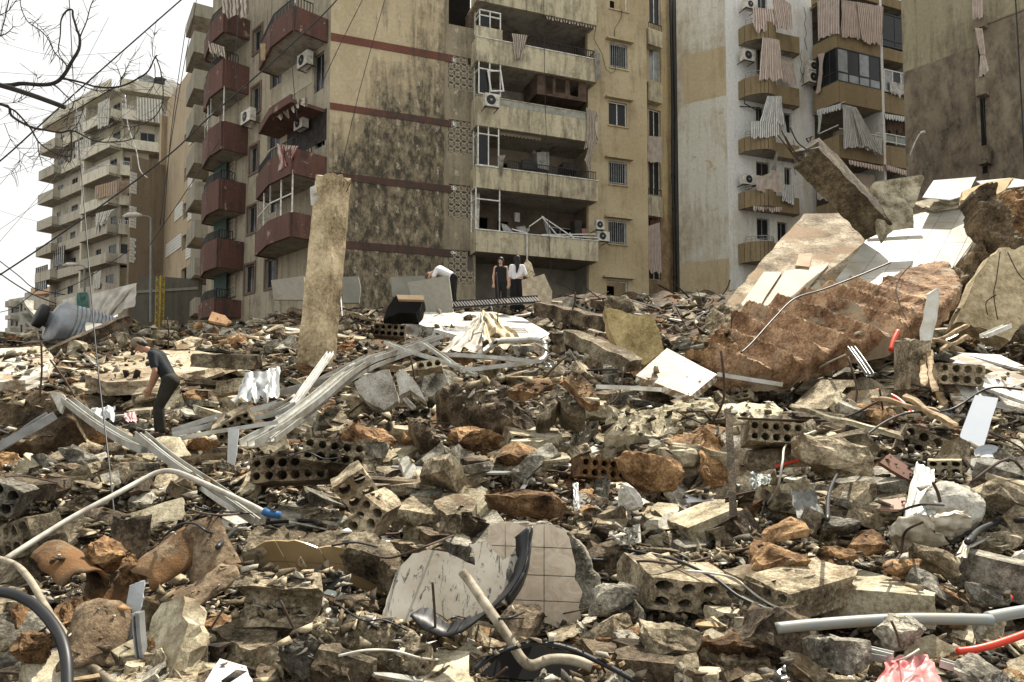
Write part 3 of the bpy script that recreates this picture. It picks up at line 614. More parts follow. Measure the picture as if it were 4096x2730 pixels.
br = MB(); p = H.uz(2978, 415, .4); q = H.uz(3040, 432, .4); br.bar((p[0], -.4, p[1]), (q[0], -.1, q[1]), .04, .04).bar((p[0], -.02, p[1]), (q[0], -.4, q[1]), .04, .04).bar((p[0], -.4, p[1]), (p[0], -.4, p[1] + .25), .04, .04)
part(H, 'laundry_bracket', br, T['iron'], wt)
wz = MB()
for x, y0, y1 in ((3195, 330, 200), (3160, 560, 700), (3255, 20, 480), (3215, 30, 200)):
    wz.tube([(H.uz(x + (k % 3) * 4, 0, .05)[0], -.05, H.uz(x, y0 + (y1 - y0) * k / 8)[1]) for k in range(9)], .012, 4)
part(H, 'cable', wz, T['iron'], wt)
# ============================================================ brown balcony block
K1 = Fac((3266, 40.7), (3365, 39.3)); K2 = Fac((3365, 39.3), (3660, 41.3))
kb = empty('apartment_building', K2.M @ Vector((0, 0, 0)), 'apartment block with mustard brown parapets, glazed corner balcony and striped awnings', 'apartment building')
ys = [(-70, -25), (140, 196), (326, 412), (540, 632), (800, 880)]
zp = [(K2.uz(3370, b)[1], K2.uz(3370, a)[1]) for a, b in ys]
part(K2, 'back_wall', MB().wall(-2.5, K2.L + .4, ZB, ZT, 3.6, 3.8, [(1.2, 2.6, zp[3][1] + .1, zp[3][1] + 1.3), (5.0, 6.2, zp[3][1] + .1, zp[3][1] + 1.7)]), T['soffit'], kb)
part(K2, 'dark_room', MB().box(0, K2.L, 5.0, 5.1, ZB, ZT), T['dark'], kb)
us = K2.uz(3530, 400)[0]
part(K2, 'party_wall', MB().box(us - .05, us + .12, -.02, 3.59, ZB, ZT), mH, kb)
part(K2, 'end_pier', MB().box(K2.L - .05, K2.L + .1, -.01, 3.59, ZB, ZT), mH, kb)
for z0, z1 in zp:
    part(K2, 'parapet', MB().box(.13, us - .06, 0, .12, z0, z1).box(us + .14, K2.L - .06, .01, .13, z0, z1 - .12), mTan, kb)
    part(K1, 'parapet', MB().box(0, K1.L, 0, .12, z0, z1), mTan, kb)
    part(K2, 'floor_slab', MB().box(.14, K2.L - .06, .14, 3.58, z0 + .05, z0 + .2), T['soffit'], kb)
mBF = simple('black_window_frame', (.03, .03, .03), .5)
def glaz(Fc, u0, u1, z0, z1, n, y=.0, low=.28, gl='glass', fr=None, par=None):
    m = MB(); t = .06
    for i in range(n + 1): c = u0 + (u1 - u0) * i / n; m.box(c - t / 2, c + t / 2, y, y + .06, z0, z1)
    for zz in (z0, z0 + (z1 - z0) * low, z1): m.box(u0, u1, y - .01, y + .07, zz - t / 2, zz + t / 2)
    f = part(Fc, 'window_frame', m, fr or mBF, par or kb)
    for i in range(n):
        a, b = u0 + (u1 - u0) * i / n + .04, u0 + (u1 - u0) * (i + 1) / n - .04
        part(Fc, 'pane', MB().box(a, b, y + .02, y + .03, z0 + (z1 - z0) * low + .03, z1 - .04), T['paleglass'] if (i + (n > 2)) % 2 and gl == 'mix' else T['glass'], f)
        part(Fc, 'pane', MB().box(a, b, y + .02, y + .03, z0 + .03, z0 + (z1 - z0) * low - .04), T['paleglass'] if gl == 'mix' else T['glass'], f)
glaz(K2, .05, us - .1, zp[2][1], zp[1][0], 4, gl='mix'); glaz(K1, .25, K1.L - .05, zp[2][1], zp[1][0], 3)
glaz(K2, us + .15, K2.L - .1, zp[1][1] + .0, zp[0][0] - .5, 2, low=.2); glaz(K2, us + .2, K2.L - .1, zp[2][1], zp[1][0] - .6, 3, low=.02, gl='mix', fr=T['frame'])
rr = MB(); z = zp[3][1]
for zz in (z + .1, z + .55): rr.bar((us + .2, .05, zz), (K2.L - .1, .05, zz), .05, .05)
rr.bar((us + .2, .05, z), (us + .2, .05, z + .55), .05, .05).bar((us + 1, .05, z), (us + 1, .05, z + .55), .05, .05); railing(K2, rr, (us - .5, .05, z), (us - .1, .05, z), .5); rr.bar((.1, .06, z + .35), (us, .06, z + .35), .05, .05)
part(K2, 'railing', rr, T['frame'], kb); part(K2, 'railing_glass', MB().box(us + .25, K2.L - .15, .08, .09, z + .12, z + .5), simple('green_frosted_glass', (.2, .24, .22), .4), kb)
part(K1, 'railing', MB().bar((.3, -.02, z + .45), (K1.L, -.02, z + .5), .05, .05), T['frame'], kb)
fcloth(K1, ((3270, 5), (3358, -25), (3272, 158), (3358, 132)), .12, mStr2, 'left striped curtain on the highest corner balcony of the brown block', amp=.07, seed=51, ragged=.1)
fcloth(K2, ((3366, 0), (3440, 10), (3368, 145), (3450, 160)), .14, mStr2, 'middle striped curtain on the highest corner balcony of the brown block', amp=.08, seed=52, ragged=.12)
fcloth(K2, ((3428, 8), (3534, 28), (3448, 162), (3528, 190)), .2, mStr2, 'right striped curtain with a slit on the highest corner balcony of the brown block', amp=.08, seed=53, ragged=.15)
fcloth(K1, ((3272, 218), (3300, 212), (3275, 300), (3290, 300)), .15, mStr2, 'thin pink curtain tied beside the black corner glazing', seed=54, pinch=.3); fcloth(K1, ((3275, 298), (3290, 298), (3262, 378), (3280, 370)), .15, mStr2, 'tail of the pink curtain dangling under the stacked air conditioners', seed=55)
fcloth(K2, ((3372, 425), (3425, 430), (3375, 590), (3455, 595)), .25, mStr3, 'tall grey striped awning cloth hanging down at the open brown corner balcony', amp=.08, seed=56)
fcloth(K2, ((3405, 425), (3432, 440), (3450, 575), (3535, 625)), .4, mStr3, 'grey striped awning cloth sweeping diagonally across the open brown balcony', amp=.14, seed=57, n=30, mm=20)
fcloth(K2, ((3458, 540), (3530, 555), (3450, 590), (3532, 622)), .3, mStr3, 'crumpled end of grey striped cloth over the brown parapet', amp=.16, seed=58)
fcloth(K1, ((3270, 440), (3298, 430), (3270, 535), (3278, 530)), .1, mStr3, 'narrow gathered grey curtain left of the open brown balcony', seed=59, pinch=.3)
valance(K1, (3268, 442), (3365, 415), .35, .1, mStr3, 'scalloped grey awning edge on the left side of the open brown balcony', 40, 8); valance(K2, (3365, 415), (3428, 432), .35, .1, mStr3, 'scalloped grey awning edge at the corner of the open brown balcony', 30, 5)
valance(K2, (3540, 455), (3638, 470), .35, .05, mStr3, 'torn white awning edge on the small right bay of the brown block', 40, 8); valance(K2, (3395, 640), (3535, 668), .3, .3, mStr2, 'pale pink scalloped awning edge behind the leaning beam', 50, 10); valance(K2, (3545, 660), (3645, 688), .35, .2, mStr2, 'pale scalloped awning edge at the lowest right bay of the brown block', 50, 10)
fcloth(K2, ((3545, 480), (3635, 492), (3550, 540), (3630, 530)), -.4, simple('brown_awning_fabric', (.13, .09, .07), .95), 'sagging dark awning under the torn white awning edge', amp=.15, seed=60, ragged=.4)
fcloth(K2, ((3560, 322), (3630, 348), (3560, 370), (3625, 390)), .1, simple('washing', (.5, .49, .47), .9, var=.6), 'grey washing on the broken glazed bay of the brown block', amp=.1, seed=61, ragged=.4)
o = MB().bar(*[(lambda t: (t[0], .2 - .35 * i, t[1]))(K2.uz(x, y)) for i, (x, y) in enumerate(((3580, 312), (3622, 362)))], .09, .05).obj('wooden_board', T['wood'], None, K2.M, label='splintered yellow board sticking out of the broken glazed bay', cat='board')
fcloth(K1, ((3268, 700), (3365, 660), (3268, 800), (3365, 800)), .1, mPl, 'large plain curtain hanging below the open balcony behind the beam', amp=.08, seed=62)
fcloth(K2, ((3367, 690), (3500, 700), (3367, 800), (3500, 810)), -.3, mPl, 'dusty curtain inside the lowest visible brown balcony', amp=.08, seed=63)
# ============================================================ dark wall on the right
R = Fac((3632, 32.5), (4300, 27.6)); rb_ = empty('apartment_building', R.M @ Vector((0, 0, 0)), 'dark water-stained rear wall of an apartment block at the right edge', 'apartment building')
zt = R.uz(3860, 135)[1]
mR = facade_mat('sooty_wall', (.20, .162, .112), (.30, .25, .18), (.032, .025, .018), .62, [(R.uz(3850, 0)[0], zt + 5.5, 12, 4.0, -.5), (R.uz(3750, 600)[0], R.uz(3750, 620)[1], 4, 4, .12)], streak=(1.3, .5), bump=.5)
mR2 = facade_mat('yellow_upper_render', (.30, .265, .17), (.36, .32, .21), (.08, .065, .045), .6)
uu = R.uz(3905, 300)[0]
part(R, 'wall_lower', MB().wall(0, uu, ZB, zt - .7, 0, .3), mR, rb_); part(R, 'wall_upper', MB().wall(0, uu, zt - .7, ZT, .0, .3), mR2, rb_)
part(R, 'wall_lower', MB().wall(uu, R.L, ZB, zt, -.12, .3), mR, rb_); part(R, 'wall_upper', MB().wall(uu, R.L, zt, ZT, -.12, .3), mR2, rb_)
part(R, 'cornice_line', MB().box(uu, R.L, -.17, -.121, zt - .04, zt + .03), mR, rb_)
part(R, 'side_wall', MB().box(0, .28, .301, 8, ZB, ZT), mR, rb_)
part(R, 'small_balcony', MB().box(*(lambda r: (r[0], r[1], -.6, -.125, r[2], r[3]))(R.rect(3902, 310, 3942, 380, .6))), mR, rb_); part(R, 'small_balcony', MB().box(*(lambda r: (r[0], r[1], -.6, -.125, r[2], r[3]))(R.rect(3910, 585, 3950, 655, .6))), mR, rb_)
part(R, 'wall_ledge', MB().box(*(lambda r: (r[0], r[1], -.5, -.002, r[2], r[3]))(R.rect(3893, 62, 3935, 112, .5))), mR, rb_)
part(R, 'dark_recess', MB().box(*(lambda r: (r[0], r[1], -.13, -.122, r[2], r[3]))(R.rect(3925, 112, 3945, 700))), T['dark'], rb_)  # flat black strip on the wall, painted shade in place of a recess
part(R, 'cable', MB().tube([(R.uz(x, 300, .4)[0], -.4, R.uz(x, y, .4)[1]) for x, y in ((4074, -20), (4078, 200), (4082, 450), (4084, 700))], .025, 6).tube([(R.uz(x, 300, .4)[0], -.4, R.uz(x, y, .4)[1]) for x, y in ((3928, 380), (3930, 500), (3938, 570))], .012, 5), T['black'], rb_)
fcloth(R, ((3888, -20), (3932, -20), (3888, 78), (3930, 70)), .8, mStr2, 'upper striped curtain on the dark stained right wall', seed=71)
fcloth(R, ((3898, 112), (3930, 115), (3920, 222), (3942, 222)), .75, mPl, 'long pale curtain gathered in a knot on the dark right wall', seed=72, ragged=.1, waves=3)
fcloth(R, ((3920, 222), (3940, 222), (3914, 312), (3956, 285)), .75, mPl, 'flaring tail of the knotted pale curtain on the dark right wall', seed=73, ragged=.3, waves=3)
lampm = MB().tube([(*(lambda t: (t[0], -.7, t[1]))(R.uz(x, y, .7)),) for x, y in ((3640, 620), (3660, 570), (3676, 540), (3690, 530), (3700, 528))], .03, 6).tube([(*(lambda t: (t[0], -.7, t[1]))(R.uz(x, y, .7)),) for x, y in ((3683, 532), (3700, 527))], .06, 6)
lampm.obj('street_lamp', T['ac'], None, R.M, label='thin bent lamp arm in front of the dark right wall', cat='street lamp')

# ============================================================ buildings down the street, left
def apt_floor(Fc, par, z0, z1, u0, u1, jut, mp, seed, wallm, zceil, st=None, rail=False):
    r = random.Random(seed)
    part(Fc, 'floor_slab', MB().box(u0, u1, -jut + .02, 1.2, z0, z0 + .18), T['soffit'], par)
    part(Fc, 'parapet', MB().box(u0, u1, -jut, -jut + .12, z0 - .03, z1).box(u0, u0 + .12, -jut + .121, -.003, z0 - .03, z1).box(u1 - .12, u1, -jut + .121, -.003, z0 - .03, z1), mp, par)
    n = max(1, int((u1 - u0) / 3)); holes = []
    for i in range(n):
        c = u0 + (u1 - u0) * (i + .5) / n + r.uniform(-.3, .3); ww = r.uniform(.5, .9); holes.append((c - ww, c + ww, z0 + .2, z0 + 2.3))
    part(Fc, 'wall', MB().wall(u0, u1, z0, zceil, .0, .15, holes), wallm, par)
    for h in holes: window(Fc, h, par, 'glass', split=2, mframe=T['steel'], depth=.05)
    if rail:
        m = MB(); railing(Fc, m, (u0, -jut + .05, z1), (u1, -jut + .05, z1), .45, .2, .02); part(Fc, 'railing', m, T['frame'], par)
C1 = Fac((207, 87.5), (474, 77)); C2 = Fac((474, 77), (830, 80.5))
cb_ = empty('apartment_building', C1.M @ Vector((0, 0, 0)), 'cream corner apartment block with water tanks on the roof down the street', 'apartment building')
mC = facade_mat('cream_render', (.62, .58, .45), (.68, .64, .52), (.22, .18, .12), .4); mCw = facade_mat('cream_inner', (.50, .455, .33), (.44, .40, .3), (.2, .17, .12), .3)
mCg = facade_mat('greyed_cream', (.42, .39, .31), (.50, .46, .37), (.16, .14, .11), .4)
zr1 = C2.uz(480, 330)[1]; zr0 = C2.uz(480, 374)[1]
zf = [C2.uz(480, y)[1] for y in (488, 603, 711, 829, 945, 1061, 1180)]
dz = zf[0] - zf[1]
part(C1, 'roof_slab', MB().hprism([(-.3, -1.3), (C1.L + .2, -1.3), (C1.L + .2, 3), (-.3, 3)], zr0, zr0 + .3), mC, cb_)
part(C1, 'roof_parapet', MB().box(-.3, C1.L, -1.3, -1.15, zr0, zr1), mC, cb_); part(C2, 'roof_parapet', MB().box(-.2, C2.L, -1.2, -1.05, zr0, zr1), mC, cb_)
part(C2, 'roof_slab', MB().box(-.2, C2.L, -1.04, 8, zr0 + .01, zr0 + .25), mC, cb_)
um = C1.L * .60
zcs = [zr0] + zf
for i, z in enumerate(zf):
    zc_ = zcs[i]; z = z
    apt_floor(C1, cb_, z, z + 1.05, um + .5, C1.L + .3, 1.3, mC if i < 4 else mCg, 100 + i, mCw if i < 3 else mCg, zc_, rail=i == 2)
    apt_floor(C1, cb_, z - .2, z + .9, 0, um * .42, 1.6, mCg, 120 + i, mCg, zc_ - .2); apt_floor(C1, cb_, z - .1, z + .9, um * .42 + .1, um + .4, 0.9, mCg if i > 1 else mC, 140 + i, mCg, zc_ - .1)
    if i < 6:
        u1 = C2.uz(600 if i >= 2 else 690, 500)[0]
        apt_floor(C2, cb_, z, z + 1.0, .1, u1, 1.2, mC if i < 4 else mCg, 160 + i, mCw, zc_, rail=i in (0, 2, 4))
part(C2, 'wall', MB().box(0, C2.L, 2.5, 2.8, ZB, zr0), mCw, cb_)
part(C1, 'pier', MB().box(um + .1, um + .5, -1.0, .3, ZB, zr1), mC, cb_)
tr = random.Random(3)
for (x, y0, y1, rr_, lab, dk_) in ((594, 308, 345, 1.0, 'leftmost grey water tank on the cream roof', 0), (648, 318, 356, 1.1, 'black water tank left of the roof satellite dish', 1), (682, 325, 360, .9, 'second black water tank behind the roof satellite dish', 1), (728, 345, 368, .9, 'low dark water tank on the cream roof', 1), (762, 338, 378, 1.0, 'rightmost grey water tank on the cream roof', 0)):
    u, z0 = C2.uz(x, y1, -.5); z1 = C2.uz(x, y0, -.5)[1]; H_ = z1 - z0
    MB().lathe([(0, H_), (rr_ * .3, H_), (rr_ * .3, H_ * .93), (rr_ * .9, H_ * .82), (rr_, H_ * .7), (rr_, H_ * .4), (rr_ * .97, H_ * .38), (rr_, H_ * .36), (rr_, 0)], 18).obj('water_tank', T['black'] if dk_ else T['steel'], None, C2.M @ Matrix.Translation((u, .5, z0)), label=lab, cat='water tank', group='rooftop water tanks', smooth=True)
u, z = C2.uz(683, 350, .6)
dsh = MB().lathe([(0, 0), (.35, .03), (.65, .12), (.85, .25)], 18, Matrix.Rotation(-1.3, 4, 'X')).tube([(0, 0, 0), (0, .3, -1.0)], .04, 5)
dsh.obj('satellite_dish', T['frame'], None, C2.M @ Matrix.Translation((u, -.6, z)), label='white satellite dish between the dark tanks on the cream roof', cat='satellite dish', smooth=True)
mS4 = stripe_mat('grey_striped_curtain', (.6, .58, .5), (.26, .25, .22), 9); mS5 = stripe_mat('orange_striped_awning', (.42, .3, .2), (.18, .14, .11), 10)
fcloth(C2, ((547, 388), (650, 400), (548, 482), (655, 495)), 1.35, mS4, 'grey striped curtain on the highest corner balcony of the cream block', amp=.12, seed=81)
fcloth(C1, ((392, 415), (440, 390), (390, 515), (436, 500)), 1.4, mS4, 'fine striped curtain at the left of the highest cream corner balcony', amp=.12, seed=82)
fcloth(C1, ((300, 570), (362, 545), (302, 640), (365, 610)), 1.2, mS4, 'striped curtain on the second left bay of the cream block', amp=.15, seed=83); fcloth(C1, ((300, 450), (345, 440), (300, 520), (340, 540)), 1.0, mS4, 'pale crumpled curtain on the top left bay of the cream block', amp=.15, seed=84)
fcloth(C1, ((382, 745), (470, 722), (378, 800), (472, 772)), 1.6, mS5, 'left half of the orange-brown striped awning on the cream block', amp=.1, seed=85); fcloth(C2, ((474, 722), (522, 725), (474, 772), (522, 775)), 1.5, mS5, 'right half of the orange-brown striped awning on the cream block', amp=.1, seed=86)
fcloth(C1, ((382, 855), (462, 835), (378, 925), (430, 890)), 1.5, mS4, 'black and white striped awning sagging below the orange-brown awning', amp=.25, seed=87, ragged=.5); fcloth(C1, ((375, 1090), (404, 1080), (370, 1160), (400, 1150)), 1.5, mS4, 'striped curtain on the lowest visible cream balcony', amp=.15, seed=88)
part(C1, 'dark_glazing', MB().box(0, 3.2, -1.5, -1.42, zf[5] - 1.2, zf[5] + 1.6).box(3.6, 6.4, -1.0, -.92, zf[4] - 1.8, zf[4] + .4), T['glass'], cb_)
gg = MB()
for i in range(6): gg.box(i * .6, i * .6 + .08, -1.56, -1.5, zf[5] - 1.2, zf[5] + 1.6)
for i in range(6): gg.box(3.6 + i * .55, 3.68 + i * .55, -1.06, -1.0, zf[4] - 1.8, zf[4] + .4)
part(C1, 'glazing_frame', gg, T['ac'], cb_)
ac_unit(C2, 488, 395, 508, 422, .2, 'air conditioner in the corner of the highest cream balcony'); ac_unit(C1, 355, 455, 372, 478, .3, 'air conditioner on the shaded left part of the cream block')
# brown stair block and tan wall with white block infill
T0 = Fac((520, 69.5), (657, 72.5)); T1 = Fac((657, 72.5), (880, 57.5))
tb = empty('apartment_building', T1.M @ Vector((0, 0, 0)), 'tan building with white block infill patches and a blank brown side wall', 'apartment building')
mBr = facade_mat('brown_blank_wall', (.235, .185, .13), (.27, .215, .15), (.12, .085, .055), .4); mTw = facade_mat('tan_street_wall', (.42, .33, .215), (.47, .38, .26), (.2, .15, .1), .35, peel=(.33, .28, .22))
ztb = T0.uz(590, 640)[1]; zt1 = T1.uz(657, 425)[1]
part(T0, 'side_wall', MB().wall(0, T0.L, ZB, ztb, 0, .3), mBr, tb)
hl = [T1.rect(*r) for r in ((733, 812, 750, 875), (728, 942, 744, 1000), (737, 670, 753, 723), (783, 676, 800, 712), (776, 817, 795, 862), (770, 957, 791, 1004), (781, 533, 805, 556), (737, 535, 752, 558), (725, 1075, 745, 1120))]
part(T1, 'street_wall', MB().wall(-.05, T1.L, ZB, zt1, 0, .3, hl), mTw, tb); part(T1, 'dark_room', MB().box(0, T1.L, 1.6, 1.7, ZB, zt1 - .3), T['dark'], tb)
part(T0, 'upper_wall', MB().box(T0.L * .84, T0.L, .0, .3, ztb + .002, T0.uz(640, 455)[1]), mTw, tb)
bm_ = MB().box(0, 1, 0, .09, 0, 1).mesh('brick'); bm_.materials.append(None); mBk = simple('white_block', (.66, .65, .6), .9, dirt=(.46, .44, .38), scale=1.2)
def bricks(Fc, r, holes, bw_=.48, bh=.24, y=-.06):
    u0, u1, z0, z1 = Fc.rect(*r); row = 0; z = z0
    part(Fc, 'mortar_patch', MB().wall(u0, u1, z0, z1, -.015, -.004, holes), simple('mortar_joint', (.2, .18, .15), .95), tb)
    while z + bh <= z1 + .02:
        u = u0 + (row % 2) * -bw_ / 2
        while u < u1 - .05:
            a, b = max(u, u0), min(u + bw_ - .035, u1)
            if b - a > .1 and not any(h[0] - .02 < (a + b) / 2 < h[1] + .02 and h[2] - .05 < z + bh / 2 < h[3] + .05 for h in holes):
                inst('brick', bm_, mBk, tb, Fc.M @ Matrix.Translation((a, y - rnd.uniform(0, .015), z)) @ Matrix.Diagonal((b - a, 1, bh - .035, 1)))
            u += bw_
        z += bh; row += 1
for r in ((701, 818, 733, 875), (666, 952, 727, 1010), (754, 800, 806, 866), (746, 944, 802, 1022), (755, 650, 808, 735), (760, 500, 810, 556)): bricks(T1, r, hl, .55, .27)
for r in ((520, 682, 546, 776), (519, 815, 544, 913), (518, 948, 542, 1052)): bricks(T0, r, [], .5, .3)
# back part of the street row with concrete box balconies
L2 = Fac((722, 60), (840, 48)); l2b = empty('apartment_building', L2.M @ Vector((0, 0, 0)), 'rear part of the street row with stacked plain concrete box balconies', 'apartment building')
mL2 = facade_mat('grey_green_render', (.26, .235, .175), (.30, .27, .2), (.12, .1, .075), .4); mBx = facade_mat('concrete_box_balcony', (.27, .25, .19), (.32, .3, .235), (.1, .09, .07), .45)
L2w = [L2.rect(800, y, 826, y + 62) for y in (90, 250, 410, 560, 720, 880, 1035)]
ax0 = L2.uz(775, 500)[0]
part(L2, 'wall', MB().wall(ax0, L2.L, ZB, ZT, 0, .3, L2w), mL2, l2b); part(L2, 'dark_room', MB().box(ax0, L2.L, 1.2, 1.3, ZB, ZT), T['dark'], l2b)
for (a, b) in ((-30, 18), (89, 168), (245, 320), (393, 472), (549, 628), (708, 781), (866, 935), (1022, 1090), (1183, 1247)):
    xm = 795; u0 = L2.uz(xm - 42, (a + b) / 2, 1.2)[0]; z0, z1 = L2.uz(xm, b, 1.2)[1], L2.uz(xm, a, 1.2)[1]; u1 = u0 + 3.4
    bo = part(L2, 'balcony', MB().box(u0 + .13, u1 - .13, -1.18, -.004, z0 + .02, z0 + .15), T['soffit'], l2b)
    part(L2, 'parapet', MB().box(u0, u1, -1.3, -1.18, z0, z1).box(u0, u0 + .12, -1.179, -.005, z0, z1).box(u1 - .12, u1, -1.179, -.005, z0, z1), mBx, bo)
# dark low wall, mast, lamps, tarpaulin
DW = Fac((538, 47.5), (800, 46)); dw = empty('site_wall', DW.M @ Vector((0, 0, 0)), 'dark sooty concrete wall behind the yellow lattice mast', 'wall')
mDW = facade_mat('sooty_concrete', (.085, .078, .06), (.12, .11, .085), (.035, .032, .027), .5)
zq = DW.uz(600, 1098)[1]
part(DW, 'wall_panel', MB().prism([(0, ZB), (DW.L, ZB), (DW.L, DW.uz(795, 1118)[1]), (DW.uz(560, 1098)[0], zq), (DW.uz(556, 1130)[0], DW.uz(556, 1135)[1]), (0, DW.uz(540, 1150)[1])], 0, .35), mDW, dw)
part(DW, 'wall_rail', MB().box(0, DW.L, -.08, -.003, DW.uz(700, 1165)[1], DW.uz(700, 1155)[1]), simple('pale_rail', (.2, .19, .16), .9), dw)
ym = empty('lattice_mast', DW.M @ Vector((DW.uz(650, 1200, 1)[0], -1, 0)), 'yellow steel lattice mast in front of the dark wall', 'mast')
u, zt2 = DW.uz(641, 1108, 1); u2 = DW.uz(659, 1108, 1)[0]; zb2 = DW.uz(650, 1300, 1)[1]; my = simple('yellow_mast_paint', (.42, .31, .04), .6, var=.5)
lm = MB(); 
for a in ((u, -1), (u2, -1), (u, -1.3), (u2, -1.3)): lm.bar((*a, zb2 - 1), (*a, zt2), .05, .05)
part(DW, 'mast_chord', lm, my, ym); lm = MB(); n = 12
for i in range(n):
    za, zb_ = zb2 + (zt2 - zb2) * i / n, zb2 + (zt2 - zb2) * (i + 1) / n; a, b = (u, u2) if i % 2 else (u2, u)
    for y in (-1, -1.3): lm.bar((a, y, za), (b, y, zb_), .03, .03); lm.bar((u, y, za), (u2, y, za), .03, .03)
part(DW, 'mast_bracing', lm, my, ym)
def lamp(x, ytop, ybot, d, arm_px, lab, hl_=1.0):
    base = W(x, ybot, d); top = W(x, ytop, d); s = d / F
    e = empty('street_lamp', base, lab, 'street lamp', 'street lamps by the site')
    mm = simple('lamp_grey', (.22, .23, .22), .6)
    MB().tube([base, Vector((top.x, top.y, top.z))], [.11 * s * 48, .07 * s * 48], 8).obj('pole', mm, e)
    tip = top + Vector((-arm_px * s, 0, .15)); MB().tube([top, top + Vector((-.2 * arm_px * s, 0, .1)), tip], .04 * s * 55, 6).obj('arm', mm, e)
    Mx = Matrix.Translation(tip) @ Matrix.Rotation(-math.pi / 2, 4, 'Y')
    MB().tube([tip + Vector((.3 * hl_, 0, 0)), tip + Vector((0, 0, .03)), tip - Vector((.55 * hl_, 0, -.02)), tip - Vector((.9 * hl_, 0, .06))], [.08, .17 * hl_, .16 * hl_, .05], 8).obj('lamp_head', T['ac'], e, smooth=True)
lamp(603, 872, 1290, 45.5, 55, 'tall grey street lamp with its arm to the left before the brown wall'); lamp(338, 1068, 1260, 52, 42, 'low street lamp partly hidden behind the white tarpaulin', .9)
mTp = simple('white_tarpaulin', (.62, .60, .54), .8, dirt=(.38, .36, .3), scale=1.0)
TP = Fac((250, 42), (548, 40))
fcloth(TP, ((345, 1182), (545, 1132), (350, 1300), (400, 1300)), 0, mTp, 'large white tarpaulin hung diagonally along the site edge', amp=.25, seed=91, waves=4, ragged=.2, n=40, mm=20); fcloth(TP, ((420, 1165), (546, 1133), (400, 1300), (535, 1225)), -.1, mTp, 'right corner flap of the white tarpaulin', amp=.25, seed=92, waves=3)
fcloth(TP, ((250, 1200), (318, 1182), (260, 1290), (318, 1290)), 0, mTp, 'small grey-white tarpaulin piece left of the green netting', amp=.2, seed=93); fcloth(TP, ((308, 1172), (350, 1170), (305, 1290), (350, 1290)), .1, simple('green_netting', (.08, .19, .16), .9, dirt=(.03, .07, .06)), 'dark green netting bundled between the tarpaulins', amp=.25, seed=94, waves=5)
# far collapsed house and peach house
FB = Fac((8, 118), (160, 112)); fb = empty('apartment_building', FB.M @ Vector((0, 0, 0)), 'far pale apartment house half collapsed, with slabs hanging down', 'apartment building', 'far pale houses at the left')
mF = simple('far_grey_render', (.42, .41, .35), .9, var=.4, scale=.6); mFd = simple('far_broken_concrete', (.36, .35, .3), .95, var=.5, scale=.8)
fw = [FB.rect(*r) for r in ((45, 1224, 76, 1252), (80, 1216, 90, 1247), (97, 1222, 106, 1242), (42, 1274, 56, 1305), (62, 1285, 72, 1306), (80, 1300, 90, 1330), (30, 1318, 50, 1340))]
u1_ = FB.uz(112, 1300)[0]; zfb = FB.uz(60, 1195)[1]
part(FB, 'wall', MB().wall(FB.uz(30, 1300)[0], u1_, ZB, zfb, 0, .3, fw), mF, fb); part(FB, 'stair_head', MB().box(FB.uz(94, 1300)[0], FB.uz(117, 1300)[0], -.02, 4, zfb - 1, FB.uz(100, 1172)[1]), mF, fb)
for h in fw: window(FB, h, fb, 'glass', split=2, mframe=T['steel'])
for y0, y1 in ((1204, 1228), (1262, 1278), (1312, 1330)): r = FB.rect(20, y0, 42, y1, 1.2); part(FB, 'balcony', MB().box(r[0], r[1], -1.2, -.003, r[2], r[3]), mF, fb)
for k, ((xa, ya), (xb, yb)) in enumerate((((118, 1205), (170, 1275)), ((112, 1260), (165, 1320)), ((125, 1300), (160, 1345)))):
    a = FB.uz(xa, ya); b = FB.uz(xb, yb); pts = []
    for i in range(9): t = i / 8; pts.append((a[0] + (b[0] - a[0]) * t, a[1] + (b[1] - a[1]) * (t ** .75)))
    m = MB()
    for p, q in zip(pts, pts[1:]): m.bar((p[0], .5, p[1]), (q[0], .5, q[1]), 3, .45)
    part(FB, 'hanging_slab', m, mFd, fb)
part(FB, 'broken_wall', MB().wall(u1_, FB.L + 3, ZB, FB.uz(140, 1207)[1], 3, 3.3, [(u1_ + .8, u1_ + 2.3, FB.uz(140, 1250)[1], FB.uz(140, 1222)[1])]), simple('far_dark_render', (.2, .2, .175), .95, var=.4), fb)
PB = Fac((143, 100), (262, 98)); pb_ = empty('apartment_building', PB.M @ Vector((0, 0, 0)), 'low peach-topped house behind the cream block at far left', 'apartment building', 'far pale houses at the left')
mP1 = simple('peach_render', (.60, .42, .28), .9, var=.2, scale=1)
r = PB.rect(145, 1152, 262, 1178); part(PB, 'roof_parapet', MB().box(r[0], r[1], -.8, 3, r[2], r[3]), mP1, pb_)
r = PB.rect(172, 1179, 262, 1300); part(PB, 'wall', MB().wall(r[0], r[1], ZB, r[3], 0, .3, [PB.rect(214, 1182, 240, 1215), PB.rect(180, 1182, 196, 1215)]), mF, pb_); part(PB, 'pane', MB().box(r[0], r[1], .1, .12, ZB, r[3] - .2), T['glass'], pb_)
r = PB.rect(200, 1183, 262, 1198, .8); part(PB, 'balcony', MB().box(r[0], r[1], -.8, -.004, r[2] - 1, r[3] - 1), mF, pb_)
